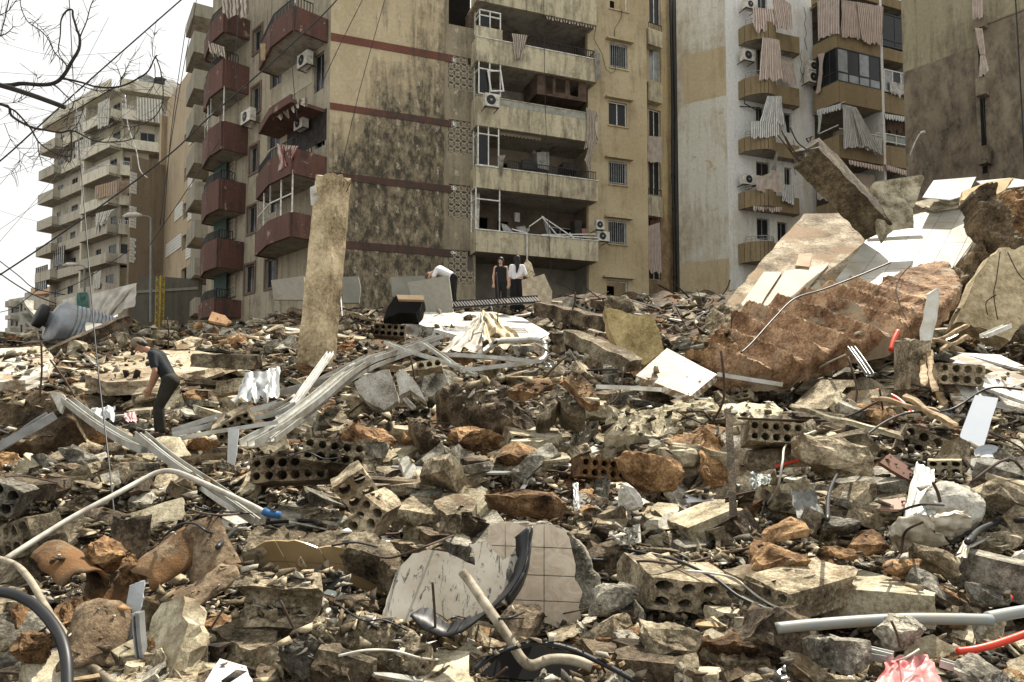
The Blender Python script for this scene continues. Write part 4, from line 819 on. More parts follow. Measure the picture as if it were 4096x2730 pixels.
# ============================================================ debris mound terrain
DIST = np.array([0.5, 1.5, 3.0, 3.4, 4.4, 5.5, 7, 9, 12, 16, 21, 27, 33, 45, 70, 130, 400])
PXC = np.array([-3000, -500, 0, 700, 1400, 2100, 2800, 3500, 4096, 4700, 7000.])
ZR = {  # z relative to the eye
 0.5: [-1.5] * 11, 1.5: [-1.45] * 11, 3.0: [-1.3] * 11, 3.4: [-1.22] * 11,
 4.4: [-1.1] * 11, 5.5: [-.86, -.86, -.86, -.84, -.84, -.84, -.84, -.84, -.84, -.84, -.84],
 7: [-.62, -.62, -.62, -.62, -.62, -.60, -.55, -.48, -.48, -.48, -.48],
 9: [-.5, -.5, -.48, -.50, -.34, -.14, -.06, .05, .05, .05, .05],
 12: [-.15, -.15, -.1, -.10, .3, .5, .58, .65, .7, .7, .7],
 16: [.7, .7, .75, .85, 1.25, 1.4, 1.5, 1.65, 1.7, 1.7, 1.7],
 21: [1.8, 1.8, 1.9, 2.05, 2.5, 2.65, 2.8, 3.2, 3.4, 3.4, 3.4],
 27: [2.75, 2.75, 2.9, 3.3, 3.9, 4.35, 4.45, 4.9, 5.2, 5.2, 5.2],
 33: [3.2, 3.2, 3.4, 3.9, 4.7, 5.35, 5.5, 5.9, 6.2, 6.2, 6.2],
 45: [2.5, 2.5, 2.8, 3.6, 4.8, 5.4, 5.6, 5.9, 6, 6, 6], 70: [0] * 11, 130: [-1.6] * 11, 400: [-1.6] * 11}
ZT_ = np.array([ZR[d] for d in DIST])
AC = (PXC - CX) / F
def smooth(t): return t
def H0(x, y):
    x = np.asarray(x, float); y = np.maximum(np.asarray(y, float), .6); a = x / y
    i = np.clip(np.searchsorted(DIST, y) - 1, 0, len(DIST) - 2); t = np.clip((y - DIST[i]) / (DIST[i + 1] - DIST[i]), 0, 1)
    j = np.clip(np.searchsorted(AC, a) - 1, 0, len(AC) - 2); s = np.clip((a - AC[j]) / (AC[j + 1] - AC[j]), 0, 1)
    z = (ZT_[i, j] * (1 - t) + ZT_[i + 1, j] * t) * (1 - s) + (ZT_[i, j + 1] * (1 - t) + ZT_[i + 1, j + 1] * t) * s
    return z + EZ
rs = np.random.RandomState(5)
_G = [(rs.rand(64, 64) * 2 - 1) for _ in range(6)]
def vnoise(x, y, k):
    g = _G[k % 6]; xi = np.floor(x).astype(int); yi = np.floor(y).astype(int); fx = x - xi; fy = y - yi
    fx = fx * fx * (3 - 2 * fx); fy = fy * fy * (3 - 2 * fy)
    a = g[xi % 64, yi % 64]; b = g[(xi + 1) % 64, yi % 64]; c = g[xi % 64, (yi + 1) % 64]; d = g[(xi + 1) % 64, (yi + 1) % 64]
    return (a * (1 - fx) + b * fx) * (1 - fy) + (c * (1 - fx) + d * fx) * fy
def Hn(x, y):
    x = np.asarray(x, float); y = np.asarray(y, float)
    near = np.clip((y - 1.5) / 4, .25, 1)
    n = vnoise(x * .7, y * .45, 0) * .26 + vnoise(x * 1.7 + 9, y * 1.2, 1) * .18 + vnoise(x * 4 + 3, y * 3.3, 2) * .05 + vnoise(x * 9, y * 8, 3) * .022
    dip = -.5 * np.exp(-((x / np.maximum(y, .6) + .03) / .13) ** 2) * np.exp(-((y - 7.6) / .5) ** 2) - .3 * np.exp(-((x / np.maximum(y, .6) - .3) / .1) ** 2) * np.exp(-((y - 6.9) / .4) ** 2)
    return H0(x, y) + dip + n * near * np.clip((60 - y) / 20, 0, 1)
def hit(px, py):
    """first point where the pixel's ray meets the mound"""
    px = np.atleast_1d(np.asarray(px, float)); py = np.atleast_1d(np.asarray(py, float))
    rx = (px - CX) / F; v = (CY - py) / F; ry = math.cos(TH) - v * math.sin(TH); rz = math.sin(TH) + v * math.cos(TH)
    out = np.full(px.shape, np.nan); ds = np.concatenate([np.arange(1.2, 12, .03), np.arange(12, 60, .1)])
    for d in ds:
        t = d / ry; z = EZ + rz * t; m = np.isnan(out) & (z <= Hn(rx * t, np.full_like(t, d)))
        out[m] = d
    return out
def D(px, py): 
    d = float(hit(px, py)[0]); return d if d == d else 30.0
# mesh
ang = np.linspace(AC[0], AC[-1], 420); dd = np.concatenate([[.5, 1.0], np.geomspace(1.4, 60, 330), np.array([75, 100, 140, 190, 250])])
AA, DD = np.meshgrid(ang, dd); X = AA * DD; Z = Hn(X, DD)
me = bpy.data.meshes.new('ground'); vs_ = np.stack([X, DD, Z], -1).reshape(-1, 3); n1, m1 = X.shape
idx = np.arange(n1 * m1).reshape(n1, m1); fs = np.stack([idx[:-1, :-1], idx[:-1, 1:], idx[1:, 1:], idx[1:, :-1]], -1).reshape(-1, 4)
me.from_pydata(vs_.tolist(), [], fs.tolist()); smoothit(me)
mGnd = rubble_mat('dusty_debris_soil', (.008, .006, .004), (.032, .024, .014), (.09, .07, .045), scale=5, bump=1.0, stain=(.12, .06, .024), stain_t=.55)  # soil colour darkened to paint shaded voids between the pieces
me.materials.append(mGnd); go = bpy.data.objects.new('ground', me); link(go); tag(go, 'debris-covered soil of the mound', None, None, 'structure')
# ============================================================ broken pieces: mesh makers
def fin_bm(bm, name):
    me = bpy.data.meshes.new(name); bm.to_mesh(me); bm.free(); me.materials.append(None); return me
def nz(p, s, k): return Vector((mn.noise(p * s + Vector((k, 0, 0))), mn.noise(p * s + Vector((0, k + 7, 0))), mn.noise(p * s + Vector((0, 0, k + 13)))))
def rock_mesh(name, seed, dims=(1, .8, .55), sub=2, rough=.09, n=16):
    r = random.Random(seed); bm = bmesh.new()
    for i in range(n):
        p = [r.uniform(-.5, .5) for _ in range(3)]; k = r.randrange(3)
        if r.random() < .8: p[k] = .5 * (1 if p[k] > 0 else -1) * r.uniform(.8, 1)
        bm.verts.new([p[a] * dims[a] for a in range(3)])
    g = bmesh.ops.convex_hull(bm, input=bm.verts); bmesh.ops.delete(bm, geom=[v for v in bm.verts if not v.link_faces], context='VERTS')
    for s in range(sub):
        bmesh.ops.subdivide_edges(bm, edges=bm.edges, cuts=1, use_grid_fill=True, smooth=.12 if s == 0 else 0)
        bmesh.ops.triangulate(bm, faces=bm.faces)
        for v in bm.verts: v.co += nz(v.co, 3.2 * (s + 1), seed) * rough / (s + .7)
    return fin_bm(bm, name)
def slab_mesh(name, seed, asp=.7, thick=.14, k=3, jag=.03, ragged=True):
    r = random.Random(seed); n = r.randint(4, 7); pts = []
    a0 = r.uniform(0, 6)
    for i in range(n):
        a = a0 + 2 * math.pi * (i + r.uniform(-.28, .28)) / n; q = r.uniform(.75, 1.05)
        c, s = math.cos(a), math.sin(a); m = max(abs(c), abs(s)) ** .6
        pts.append(Vector((c / m * .5 * q, s / m * .5 * q * asp, 0)))
    P = []
    for i in range(n):
        a, b = pts[i], pts[(i + 1) % n]; straight = r.random() < .35
        for j in range(k):
            t = j / k; p = a.lerp(b, t)
            if j and not straight: p += Vector((r.uniform(-1, 1), r.uniform(-1, 1), 0)) * jag
            P.append(p)
    m = len(P); mb = MB()
    for lv, (z, sc_) in enumerate(((thick / 2, 1), (thick * .15, 1.02), (-thick * .2, .97), (-thick / 2, .95))):
        for p in P:
            j = jag * .6 if 0 < lv < 3 else jag * .25
            mb.v.append((p.x * sc_ + r.uniform(-j, j), p.y * sc_ + r.uniform(-j, j), z + (r.uniform(-j, j) * .8 if lv else r.uniform(-.3, .3) * j)))
    for lv in range(3):
        for i in range(m): mb.f.append((lv * m + i, (lv + 1) * m + i, (lv + 1) * m + (i + 1) % m, lv * m + (i + 1) % m))
    c = len(mb.v); mb.v.append((0, 0, thick / 2)); mb.v.append((0, 0, -thick / 2))
    for i in range(m): mb.f.append((c, i, (i + 1) % m)); mb.f.append((c + 1, 3 * m + (i + 1) % m, 3 * m + i))
    me = mb.mesh(name); me.materials.append(None); return me
def hollow_mesh(name, nx=4, nz_=2, w=.4, h=.18, L=.25, seed=0, rag=.12, hole=.36, slant=0):
    r = random.Random(seed); mb = MB(); cw, ch = w / nx, h / nz_
    def yb(x, z): return L + (mn.noise(Vector((x * 9, z * 9, seed))) * rag + slant * (x - w / 2))
    J = {}
    def jit(x, z):
        k = (round(x, 4), round(z, 4))
        if k not in J: J[k] = (x + r.uniform(-.006, .006), r.uniform(-.01, .012), z + r.uniform(-.006, .006))
        return J[k]
    for i in range(nx):
        for k in range(nz_):
            x0, z0 = i * cw, k * ch; cx, cz = x0 + cw / 2, z0 + ch / 2
            O = [(x0 + cw, cz), (x0 + cw, z0 + ch), (cx, z0 + ch), (x0, z0 + ch), (x0, cz), (x0, z0), (cx, z0), (x0 + cw, z0)]
            hr = hole * r.uniform(.85, 1.1); Hh = [(cx + cw * hr * math.cos(a * math.pi / 4), cz + ch * hr * math.sin(a * math.pi / 4)) for a in range(8)]
            b = len(mb.v); mb.v += [jit(*o) for o in O] + [(x, jit(*O[q])[1], z) for q, (x, z) in enumerate(Hh)]
            mb.v += [(x, yb(x, z), z) for x, z in O] + [(x, yb(x, z), z) for x, z in Hh]
            for q in range(8):
                q2 = (q + 1) % 8
                mb.f += [(b + q, b + q2, b + 8 + q2, b + 8 + q), (b + 16 + q2, b + 16 + q, b + 24 + q, b + 24 + q2), (b + 8 + q, b + 8 + q2, b + 24 + q2, b + 24 + q)]
            def side(q, q2): mb.f.append((b + q2, b + q, b + 16 + q, b + 16 + q2))
            if i == nx - 1: side(7, 0); side(0, 1)
            if k == nz_ - 1: side(1, 2); side(2, 3)
            if i == 0: side(3, 4); side(4, 5)
            if k == 0: side(5, 6); side(6, 7)
    mb.v = [(x - w / 2, y - L / 2, z - h / 2) for x, y, z in mb.v]
    me = mb.mesh(name); me.materials.append(None); return me
def rib_mesh(name, n=3, w=.4, L=.5, h=.12, seed=0):
    r = random.Random(seed); prof = [(0, 0)]
    for i in range(n):
        x0 = w * i / n; c = x0 + w / n / 2; rr = w / n * .4
        prof.append((x0 + w / n * .08, h))
        for a in range(1, 6): prof.append((c - rr * math.cos(a * math.pi / 6), h - rr * .95 * math.sin(a * math.pi / 6)))
        prof.append((x0 + w / n * .92, h))
    prof.append((w, 0)); m = len(prof); mb = MB(); S = 5
    for s in range(S + 1):
        for x, z in prof:
            e = (s in (0, S)); y = L * s / S + (mn.noise(Vector((x * 12, s, seed + z * 9))) * .09 if e else 0)
            mb.v.append((x - w / 2 + r.uniform(-.006, .006), y - L / 2, z - h / 2 + r.uniform(-.006, .006)))
    for s in range(S):
        for i in range(m): mb.f.append((s * m + i, s * m + (i + 1) % m, (s + 1) * m + (i + 1) % m, (s + 1) * m + i))
    mb.f.append(tuple(range(m))[::-1]); mb.f.append(tuple(S * m + i for i in range(m)))
    me = mb.mesh(name); me.materials.append(None); return me
def plank_mesh(name, seed, w=.09, t=.02):
    r = random.Random(seed); mb = MB(); S = 6
    for s in range(S + 1):
        k = 1 if 0 < s < S else r.uniform(.25, .8); x = r.uniform(-.01, .01); z = .03 * math.sin(s / S * 2 + seed)
        o = r.uniform(-.03, .03) if s in (0, S) else 0
        for a, b in ((-1, -1), (1, -1), (1, 1), (-1, 1)): mb.v.append((x + a * w / 2 * k, s / S - .5 + o * a, z + b * t / 2))
    for s in range(S):
        for i in range(4): mb.f.append((s * 4 + i, s * 4 + (i + 1) % 4, s * 4 + 4 + (i + 1) % 4, s * 4 + 4 + i))
    mb.f += [(3, 2, 1, 0), tuple(S * 4 + i for i in range(4))]
    me = mb.mesh(name); me.materials.append(None); return me
def chan_pts(pts, w=.07, h=.035, t=.006, up=(0, 0, 1)):
    """U-shaped aluminium section swept along points"""
    mb = MB(); pts = [Vector(p) for p in pts]; prof = [(-w / 2, h / 2), (-w / 2, -h / 2), (w / 2, -h / 2), (w / 2, h / 2), (w / 2 - t, h / 2), (w / 2 - t, -h / 2 + t), (.006, -h / 2 + t), (.006, h * .3), (-.006, h * .3), (-.006, -h / 2 + t), (-w / 2 + t, -h / 2 + t), (-w / 2 + t, h / 2)]
    n = len(prof)
    for i, p in enumerate(pts):
        d = (pts[min(i + 1, len(pts) - 1)] - pts[max(i - 1, 0)]).normalized(); s = d.cross(Vector(up)).normalized(); u = s.cross(d)
        mb.v += [tuple(p + s * a + u * b) for a, b in prof]
    for i in range(len(pts) - 1):
        for k in range(n): mb.f.append((i * n + k, i * n + (k + 1) % n, (i + 1) * n + (k + 1) % n, (i + 1) * n + k))
    mb.f += [tuple(range(n))[::-1], tuple((len(pts) - 1) * n + k for k in range(n))]
    return mb
def spl(pts, k=6):
    pts = [Vector(p) for p in pts]; out = []
    for i in range(len(pts) - 1):
        p0, p1, p2, p3 = pts[max(i - 1, 0)], pts[i], pts[i + 1], pts[min(i + 2, len(pts) - 1)]
        for j in range(k):
            t = j / k; out.append(.5 * ((2 * p1) + (p2 - p0) * t + (2 * p0 - 5 * p1 + 4 * p2 - p3) * t * t + (3 * p1 - p0 - 3 * p2 + p3) * t ** 3))
    return out + [pts[-1]]
# ------------------------------------------------------------ landmark pieces
class Pl:
    def __init__(s, a, b, c):      # three (px, py, d)
        A_, B_, C_ = (W(*q) for q in (a, b, c)); s.p = A_; n = (B_ - A_).cross(C_ - A_).normalized()
        if n.dot(Vector((0, 0, EZ)) - A_) < 0: n = -n
        s.n = n; r = Vector((1, 0, 0)); s.ax = (r - n * r.dot(n)).normalized(); s.ay = n.cross(s.ax)
        if s.ay.z < 0: s.ay = -s.ay
        s.M = Matrix((s.ax, s.ay, s.n)).transposed().to_4x4(); s.M.translation = A_
    def uv(s, px, py, off=0):
        r = ray(px, py); c = Vector((0, 0, EZ)); o = s.p + s.n * off; q = c + r * ((o - c).dot(s.n) / r.dot(s.n)) - s.p
        return q.dot(s.ax), q.dot(s.ay)
MARKS = []   # (px0, py0, px1, py1, d, phrase)
POLY = []
def mark(pts, d, phrase): 
    xs = [p[0] for p in pts]; ys_ = [p[1] for p in pts]; MARKS.append((min(xs), min(ys_), max(xs), max(ys_), d, phrase)); POLY.append((pts if len(pts) > 2 else [(min(xs), min(ys_)), (max(xs), min(ys_)), (max(xs), max(ys_)), (min(xs), max(ys_))], d))
def inpoly(p, poly):
    x, y = p; c = False; j = len(poly) - 1
    for i in range(len(poly)):
        if (poly[i][1] > y) != (poly[j][1] > y) and x < (poly[j][0] - poly[i][0]) * (y - poly[i][1]) / (poly[j][1] - poly[i][1] + 1e-12) + poly[i][0]: c = not c
        j = i
    return c
def mkplane(out, lean, slant=0, d=None):
    xs = [p[0] for p in out]; ys_ = [p[1] for p in out]; xc = (min(xs) + max(xs)) / 2; yb, yt = max(ys_), min(ys_)
    db = D(xc, yb) if d is None else d
    return Pl((xc, yb, db), (xc, yt, db + lean), (max(xs), (yb + yt) / 2, db + lean / 2 + slant)), db
def plate(name, out, m, lab, cat, lean=.5, slant=0, thick=.12, d=None, jag=.02, sub=3, down=False, phrase=None, parent=None, group=None, smooth=False):
    pl, db = mkplane(out, lean, slant, d) if not isinstance(d, Pl) else (d, d.p.y)
    P = [pl.uv(*q) for q in out]; area = sum(P[i][0] * P[(i + 1) % len(P)][1] - P[(i + 1) % len(P)][0] * P[i][1] for i in range(len(P)))
    if area < 0: P = P[::-1]
    Q = []; r = random.Random(len(name) + int(out[0][0]))
    for i in range(len(P)):
        a, b = Vector(P[i]), Vector(P[(i + 1) % len(P)])
        for j in range(sub):
            p = a.lerp(b, j / sub); Q.append(p + (Vector((r.uniform(-jag, jag), r.uniform(-jag, jag))) if j else Vector((0, 0))))
    dn = Vector((0, 0, -1)); e = Vector((dn.dot(pl.ax), dn.dot(pl.ay), dn.dot(pl.n))) if down else Vector((0, 0, -1))
    mb = MB(); m_ = len(Q); L = 4 if jag > .004 else 2
    for lv in range(L):
        t = lv / (L - 1)
        for q in Q:
            j = jag * .9 if 0 < lv < L - 1 else 0
            mb.v.append((q.x + e.x * thick * t + r.uniform(-j, j), q.y + e.y * thick * t + r.uniform(-j, j), e.z * thick * t + r.uniform(-j, j) * .3))
    for lv in range(L - 1):
        for i in range(m_): mb.f.append((lv * m_ + i, (lv + 1) * m_ + i, (lv + 1) * m_ + (i + 1) % m_, lv * m_ + (i + 1) % m_))
    mb.f.append(tuple(range(m_))); mb.f.append(tuple((L - 1) * m_ + i for i in range(m_))[::-1])
    o = mb.obj(name, m, parent, pl.M, lab, cat, group)
    if lab: mark(out, db, phrase or ('the ' + lab))
    return o, pl
def relief(name, out, m, lab, cat, lean=.8, slant=0, d=None, cell=.04, thick=.4, fn=None, rough=.05, phrase=None, parent=None, dome=.0, group=None, nf=2.2):
    pl, db = mkplane(out, lean, slant, d) if not isinstance(d, Pl) else (d, d.p.y)
    P = [pl.uv(*q) for q in out]; x0 = min(p[0] for p in P); x1 = max(p[0] for p in P); y0 = min(p[1] for p in P); y1 = max(p[1] for p in P)
    cell = max(cell, math.sqrt((x1 - x0) * (y1 - y0) / 14000)); nx, ny = int((x1 - x0) / cell) + 2, int((y1 - y0) / cell) + 2
    ins = [[inpoly((x0 + (i + .5) * cell + mn.noise(Vector((i * .31, j * .31, 3.1))) * cell * 1.6, y0 + (j + .5) * cell + mn.noise(Vector((i * .31, j * .31, 8.1))) * cell * 1.6), P) for j in range(ny)] for i in range(nx)]
    mb = MB(); V = {}; EDG = []; cxm, cym = (x0 + x1) / 2, (y0 + y1) / 2
    def vid(i, j, back):
        k = (i, j, back)
        if k not in V:
            x, y = x0 + i * cell, y0 + j * cell; p = Vector((x, y, 0))
            h = (mn.fractal(p * nf + Vector((len(name), 0, x0)), .8, 2.1, 5) * rough * 1.6) + (fn(x, y, (x - x0) / (x1 - x0), (y - y0) / (y1 - y0)) if fn else 0)
            if dome: h += dome * (1 - min(1, ((x - cxm) / (x1 - x0) * 2) ** 2 * .8 + ((y - cym) / (y1 - y0) * 2) ** 2 * .8))
            jx = mn.noise(p * 13) * cell * .7; jy = mn.noise(p * 13 + Vector((5, 5, 5))) * cell * .7
            edge = not all(ins[a][b] for a in (i - 1, i) for b in (j - 1, j) if 0 <= a < nx and 0 <= b < ny)
            if edge and not back: h -= thick * .12
            if edge: EDG.append(len(mb.v))
            V[k] = len(mb.v); mb.v.append((x + jx, y + jy, h if not back else -thick + mn.noise(p * 3) * .08))
        return V[k]
    for i in range(nx):
        for j in range(ny):
            if not ins[i][j]: continue
            for bk in (0, 1):
                q = (vid(i, j, bk), vid(i + 1, j, bk), vid(i + 1, j + 1, bk), vid(i, j + 1, bk)); mb.f.append(q if not bk else q[::-1])
            for (di, dj, a, b) in ((-1, 0, (0, 1), (0, 0)), (1, 0, (1, 0), (1, 1)), (0, -1, (0, 0), (1, 0)), (0, 1, (1, 1), (0, 1))):
                ii, jj = i + di, j + dj
                if 0 <= ii < nx and 0 <= jj < ny and ins[ii][jj]: continue
                mb.f.append((vid(i + a[0], j + a[1], 0), vid(i + a[0], j + a[1], 1), vid(i + b[0], j + b[1], 1), vid(i + b[0], j + b[1], 0)))
    ES = set(EDG); NB = {i: set() for i in ES}
    for f_ in mb.f:
        for a_, b_ in zip(f_, f_[1:] + f_[:1]):
            if a_ in ES and b_ in ES: NB[a_].add(b_); NB[b_].add(a_)
    for _ in range(3):
        nv = {i: (Vector(mb.v[i]) * .4 + sum((Vector(mb.v[j]) for j in NB[i]), Vector()) * (.6 / len(NB[i]))) for i in ES if NB[i]}
        for i, v in nv.items(): mb.v[i] = (v.x, v.y, mb.v[i][2])
    o = mb.obj(name, m, parent, pl.M, lab, cat, group)
    if lab: mark(out, db, phrase or ('the ' + lab))
    return o, pl
def beam(name, a, b, w_, h_, m, lab, cat, roll=0, rag=.06, phrase=None, parent=None, group=None, S=14, taper=1, bump_=.012):
    p, q = W(*a), W(*b); d = (q - p); L = d.length; d.normalize(); s = d.cross(Vector((0, 0, 1)) if abs(d.z) < .9 else Vector((0, -1, 0))).normalized(); u = s.cross(d)
    Rm = Matrix.Rotation(roll, 3, d); s, u = Rm @ s, Rm @ u; M = Matrix((s, d, u)).transposed().to_4x4(); M.translation = p
    K = 4; ring = []
    for k in range(K): ring.append((-.5 + k / K, -.5))
    for k in range(K): ring.append((.5, -.5 + k / K))
    for k in range(K): ring.append((.5 - k / K, .5))
    for k in range(K): ring.append((-.5, .5 - k / K))
    mb = MB(); n = len(ring)
    for i in range(S + 1):
        t = i / S; e = rag if i in (0, S) else 0; tp = 1 + (taper - 1) * t
        for (x, z) in ring:
            v = Vector((x * w_ * tp, L * t, z * h_ * tp)); j = nz(v, 4.0, 3) * bump_ * (1 + 2 * (max(abs(x), abs(z)) > .49 and min(abs(x), abs(z)) > .4))
            mb.v.append((v.x + j.x, v.y + j.y + e * mn.noise(v * 7 + Vector((i, 0, 0))) * 3, v.z + j.z))
    for i in range(S):
        for k in range(n): mb.f.append((i * n + k, i * n + (k + 1) % n, (i + 1) * n + (k + 1) % n, (i + 1) * n + k))
    for i, sg in ((0, 1), (S, -1)):
        c = len(mb.v); mb.v.append((0, L * i / S - sg * rag * .8, 0))
        for k in range(n): mb.f.append((c, i * n + (k + 1) % n, i * n + k) if sg > 0 else (c, i * n + k, i * n + (k + 1) % n))
    o = mb.obj(name, m, parent, M, lab, cat, group)
    if lab:
        hw0, hw1 = max(w_, h_) * .45 * F / a[2], max(w_, h_) * .45 * F / b[2]; dx_, dy_ = b[0] - a[0], b[1] - a[1]; l_ = math.hypot(dx_, dy_) + 1; nx_, ny_ = -dy_ / l_, dx_ / l_
        mark([(a[0] + nx_ * hw0, a[1] + ny_ * hw0), (b[0] + nx_ * hw1, b[1] + ny_ * hw1), (b[0] - nx_ * hw1, b[1] - ny_ * hw1), (a[0] - nx_ * hw0, a[1] - ny_ * hw0)], min(a[2], b[2]), phrase or ('the ' + lab))
    return o
def lift(p, dz): return Vector((p[0], p[1], p[2] + dz))
def path3(pts, up=.03, dd=0, d=None):
    """pixels dropped onto the mound, lifted by up"""
    if d is None: ds = hit([p[0] for p in pts], [p[1] for p in pts]); return [W(p[0], p[1], (float(x) if x == x else 25) - up * 2 + dd) for p, x in zip(pts, ds)]
    return [W(p[0], p[1], d + (p[2] if len(p) > 2 else 0)) for p in pts]
def mono(ps, lim=.35):
    """keep a stiff thing from following every bump"""
    n = len(ps); ys_ = np.array([p.y for p in ps]); k = np.arange(n); c = np.polyfit(k, ys_, 1 if n < 4 else 2); fit = np.polyval(c, k); sh = np.minimum(0, (ys_ - fit)).min() * .6
    return fit + sh
def pathstiff(pts, up=.04):
    ps = path3(pts, up); f = mono(ps); return [W(p[0], p[1], float(y)) for p, y in zip(pts, f)]
def rockat(name, px, py, wpx, m, lab, cat, dims=(1, .8, .6), seed=1, rot=(0, 0, 0), d=None, sub=3, rough=.09, phrase=None, up=.2, group=None):
    """one chunk of the given pixel width resting on the mound"""
    d = d or D(px, py); s = wpx * d / F; c = W(px, py, d - s * .15); c.z += s * up * 0
    me = rock_mesh(name, seed, dims, sub, rough, 18); o = inst(name, me, m, None, Matrix.Translation(c) @ Euler([math.radians(a) for a in rot]).to_matrix().to_4x4() @ Matrix.Scale(s, 4), lab, cat, group)
    mark([(px - wpx / 2, py - wpx / 3), (px + wpx / 2, py + wpx / 3)], d, phrase or 'the ' + lab); return o
def blockat(me, px, py, d, m, rot, lab, sc_=1, cat='hollow block', name='hollow_block', phrase=None, wpx=150):
    o = inst(name, me, m, None, Matrix.Translation(W(px, py, d)) @ Euler([math.radians(a) for a in rot]).to_matrix().to_4x4() @ Matrix.Scale(sc_, 4), lab, cat)
    mark([(px - wpx / 2, py - wpx / 3), (px + wpx / 2, py + wpx / 3)], d, phrase or 'the ' + lab); return o
# tall leaning column
d0 = D(1262, 1450) - .1
mCol = rubble_mat('tan_column_concrete', (.16, .115, .06), (.40, .32, .195), (.52, .43, .28), scale=1.9, bump=.5, rnd_amt=.02)
col = beam('concrete_column', (1262, 1475, d0), (1334, 712, d0 + .15), .66, .46, mCol, 'tall tan concrete column standing tilted in the rubble before the dark end wall', 'concrete column', roll=-.42, rag=.05, phrase='the tall leaning column', S=30, taper=.93, bump_=.006)
plate('plaster_flake', ((1240, 750), (1262, 740), (1268, 800), (1252, 825), (1243, 820)), T['pale'], None, None, lean=.05, thick=.02, d=d0 - .38, jag=.005, parent=col)
for a in ((1385, 770, 1402, 730), (1370, 765, 1376, 728)): MB().tube([W(a[0], a[1], d0), W(a[2], a[3], d0)], .012, 5).obj('rebar', T['rebar'], col)
# --- big tilted slab at the right, its tiles, panels and beam
big = ((2865, 1262), (3035, 1056), (3215, 856), (3435, 850), (3520, 905), (3560, 880), (3722, 842), (3926, 837), (3948, 900), (3800, 1095), (3600, 1330), (3200, 1330))
PB1 = Pl((2900, 1250, 13.5), (3232, 852, 17.8), (3900, 900, 16.8))
mSl = rubble_mat('dirty_tan_slab', (.07, .048, .027), (.235, .185, .118), (.42, .365, .27), scale=2.6, bump=.8, rnd_amt=.02, stain=(.24, .16, .09), stain_t=.58)
bs, _ = plate('fallen_slab', big, mSl, 'huge fallen wall slab sloping up to the right, half covered with white tiles', 'concrete slab', d=PB1, thick=.22, jag=.025, sub=8, phrase='the huge tilted tiled slab')
tl = ((3340, 1125), (3498, 921), (3533, 903), (3722, 846), (3877, 839), (3938, 900), (3814, 1075), (3660, 1220), (3440, 1220))
TP_ = [PB1.uv(*q) for q in tl]; mTile = simple('white_glazed_tile', (.42, .41, .365), .3, dirt=(.28, .25, .19), scale=.9, spec=.5)
e1 = (Vector(PB1.uv(3877, 839)) - Vector(PB1.uv(3722, 846))).normalized(); e2 = (Vector(PB1.uv(3498, 921)) - Vector(PB1.uv(3340, 1125))).normalized()
o0 = Vector(PB1.uv(3340, 1125)); den = e1.x * e2.y - e1.y * e2.x
def clip_poly(P, f):
    out = []
    for i in range(len(P)):
        a, b = P[i], P[(i + 1) % len(P)]; fa, fb_ = f(a), f(b)
        if fa >= 0: out.append(a)
        if (fa >= 0) != (fb_ >= 0): t = fa / (fa - fb_); out.append((a[0] + (b[0] - a[0]) * t, a[1] + (b[1] - a[1]) * t))
    return out
ST = [(((p[0] - o0.x) * e2.y - (p[1] - o0.y) * e2.x) / den, (e1.x * (p[1] - o0.y) - e1.y * (p[0] - o0.x)) / den) for p in TP_]
for i in range(-4, 14):
    for j in range(-3, 9):
        P = ST
        for f in (lambda p: p[0] - i * .46, lambda p: (i + 1) * .46 - .01 - p[0], lambda p: p[1] - j * .52, lambda p: (j + 1) * .52 - .01 - p[1]):
            if len(P) > 2: P = clip_poly(P, f)
        if len(P) < 3: continue
        Q = [(o0.x + e1.x * p[0] + e2.x * p[1], o0.y + e1.y * p[0] + e2.y * p[1]) for p in P]; z = rnd.uniform(0, .005)
        if sum(Q[k][0] * Q[(k + 1) % len(Q)][1] - Q[(k + 1) % len(Q)][0] * Q[k][1] for k in range(len(Q))) < 0: Q = Q[::-1]
        MB().hprism(Q, .003, .014 + z).obj('tile', mTile, bs, PB1.M)
mPan = simple('beige_board', (.36, .30, .21), .7, var=.25, scale=1.5)
def onslab(name, pts, m, th=.03, off=.05, rotz=0, lab=None, cat=None, phrase=None):
    mb = MB(); P = [PB1.uv(x, y, off) for x, y in pts]; a = sum(P[i][0] * P[(i + 1) % len(P)][1] - P[(i + 1) % len(P)][0] * P[i][1] for i in range(len(P)))
    if a < 0: P = P[::-1]
    mb.hprism(P, off - th, off); o = mb.obj(name, m, None, PB1.M, lab, cat); mark(pts, 15, phrase or 'the ' + lab); return o
onslab('board', ((2958, 1226), (3056, 1088), (3128, 1088), (3060, 1190), (3040, 1226)), mPan, lab='left of two big beige boards lying on the tilted slab', cat='board'); onslab('board', ((3050, 1226), (3140, 1085), (3316, 1056), (3232, 1153), (3133, 1226)), mPan, lab='right of two big beige boards lying on the tilted slab', cat='board')
onslab('board', ((3182, 1062), (3196, 1016), (3248, 1014), (3238, 1068)), simple('brown_board', (.45, .29, .17), .8, var=.4), .05, .09, lab='small square brown board above the beige boards on the tilted slab', cat='board')
onslab('board', ((3245, 1150), (3275, 1125), (3290, 1165), (3255, 1172)), mPan, .05, .15, lab='small broken beige piece leaning at the foot of the beige boards', cat='board')
lb = beam('concrete_beam', (3512, 905, 15.9), (3228, 612, 15.0), .6, .56, rubble_mat('mossy_beam', (.025, .02, .013), (.085, .068, .042), (.18, .15, .10), scale=1.6, bump=.9, rnd_amt=.02), 'dark mossy concrete beam leaning out from the top of the tilted slab', 'concrete beam', roll=.5, rag=.1, phrase='the dark leaning beam', S=24)
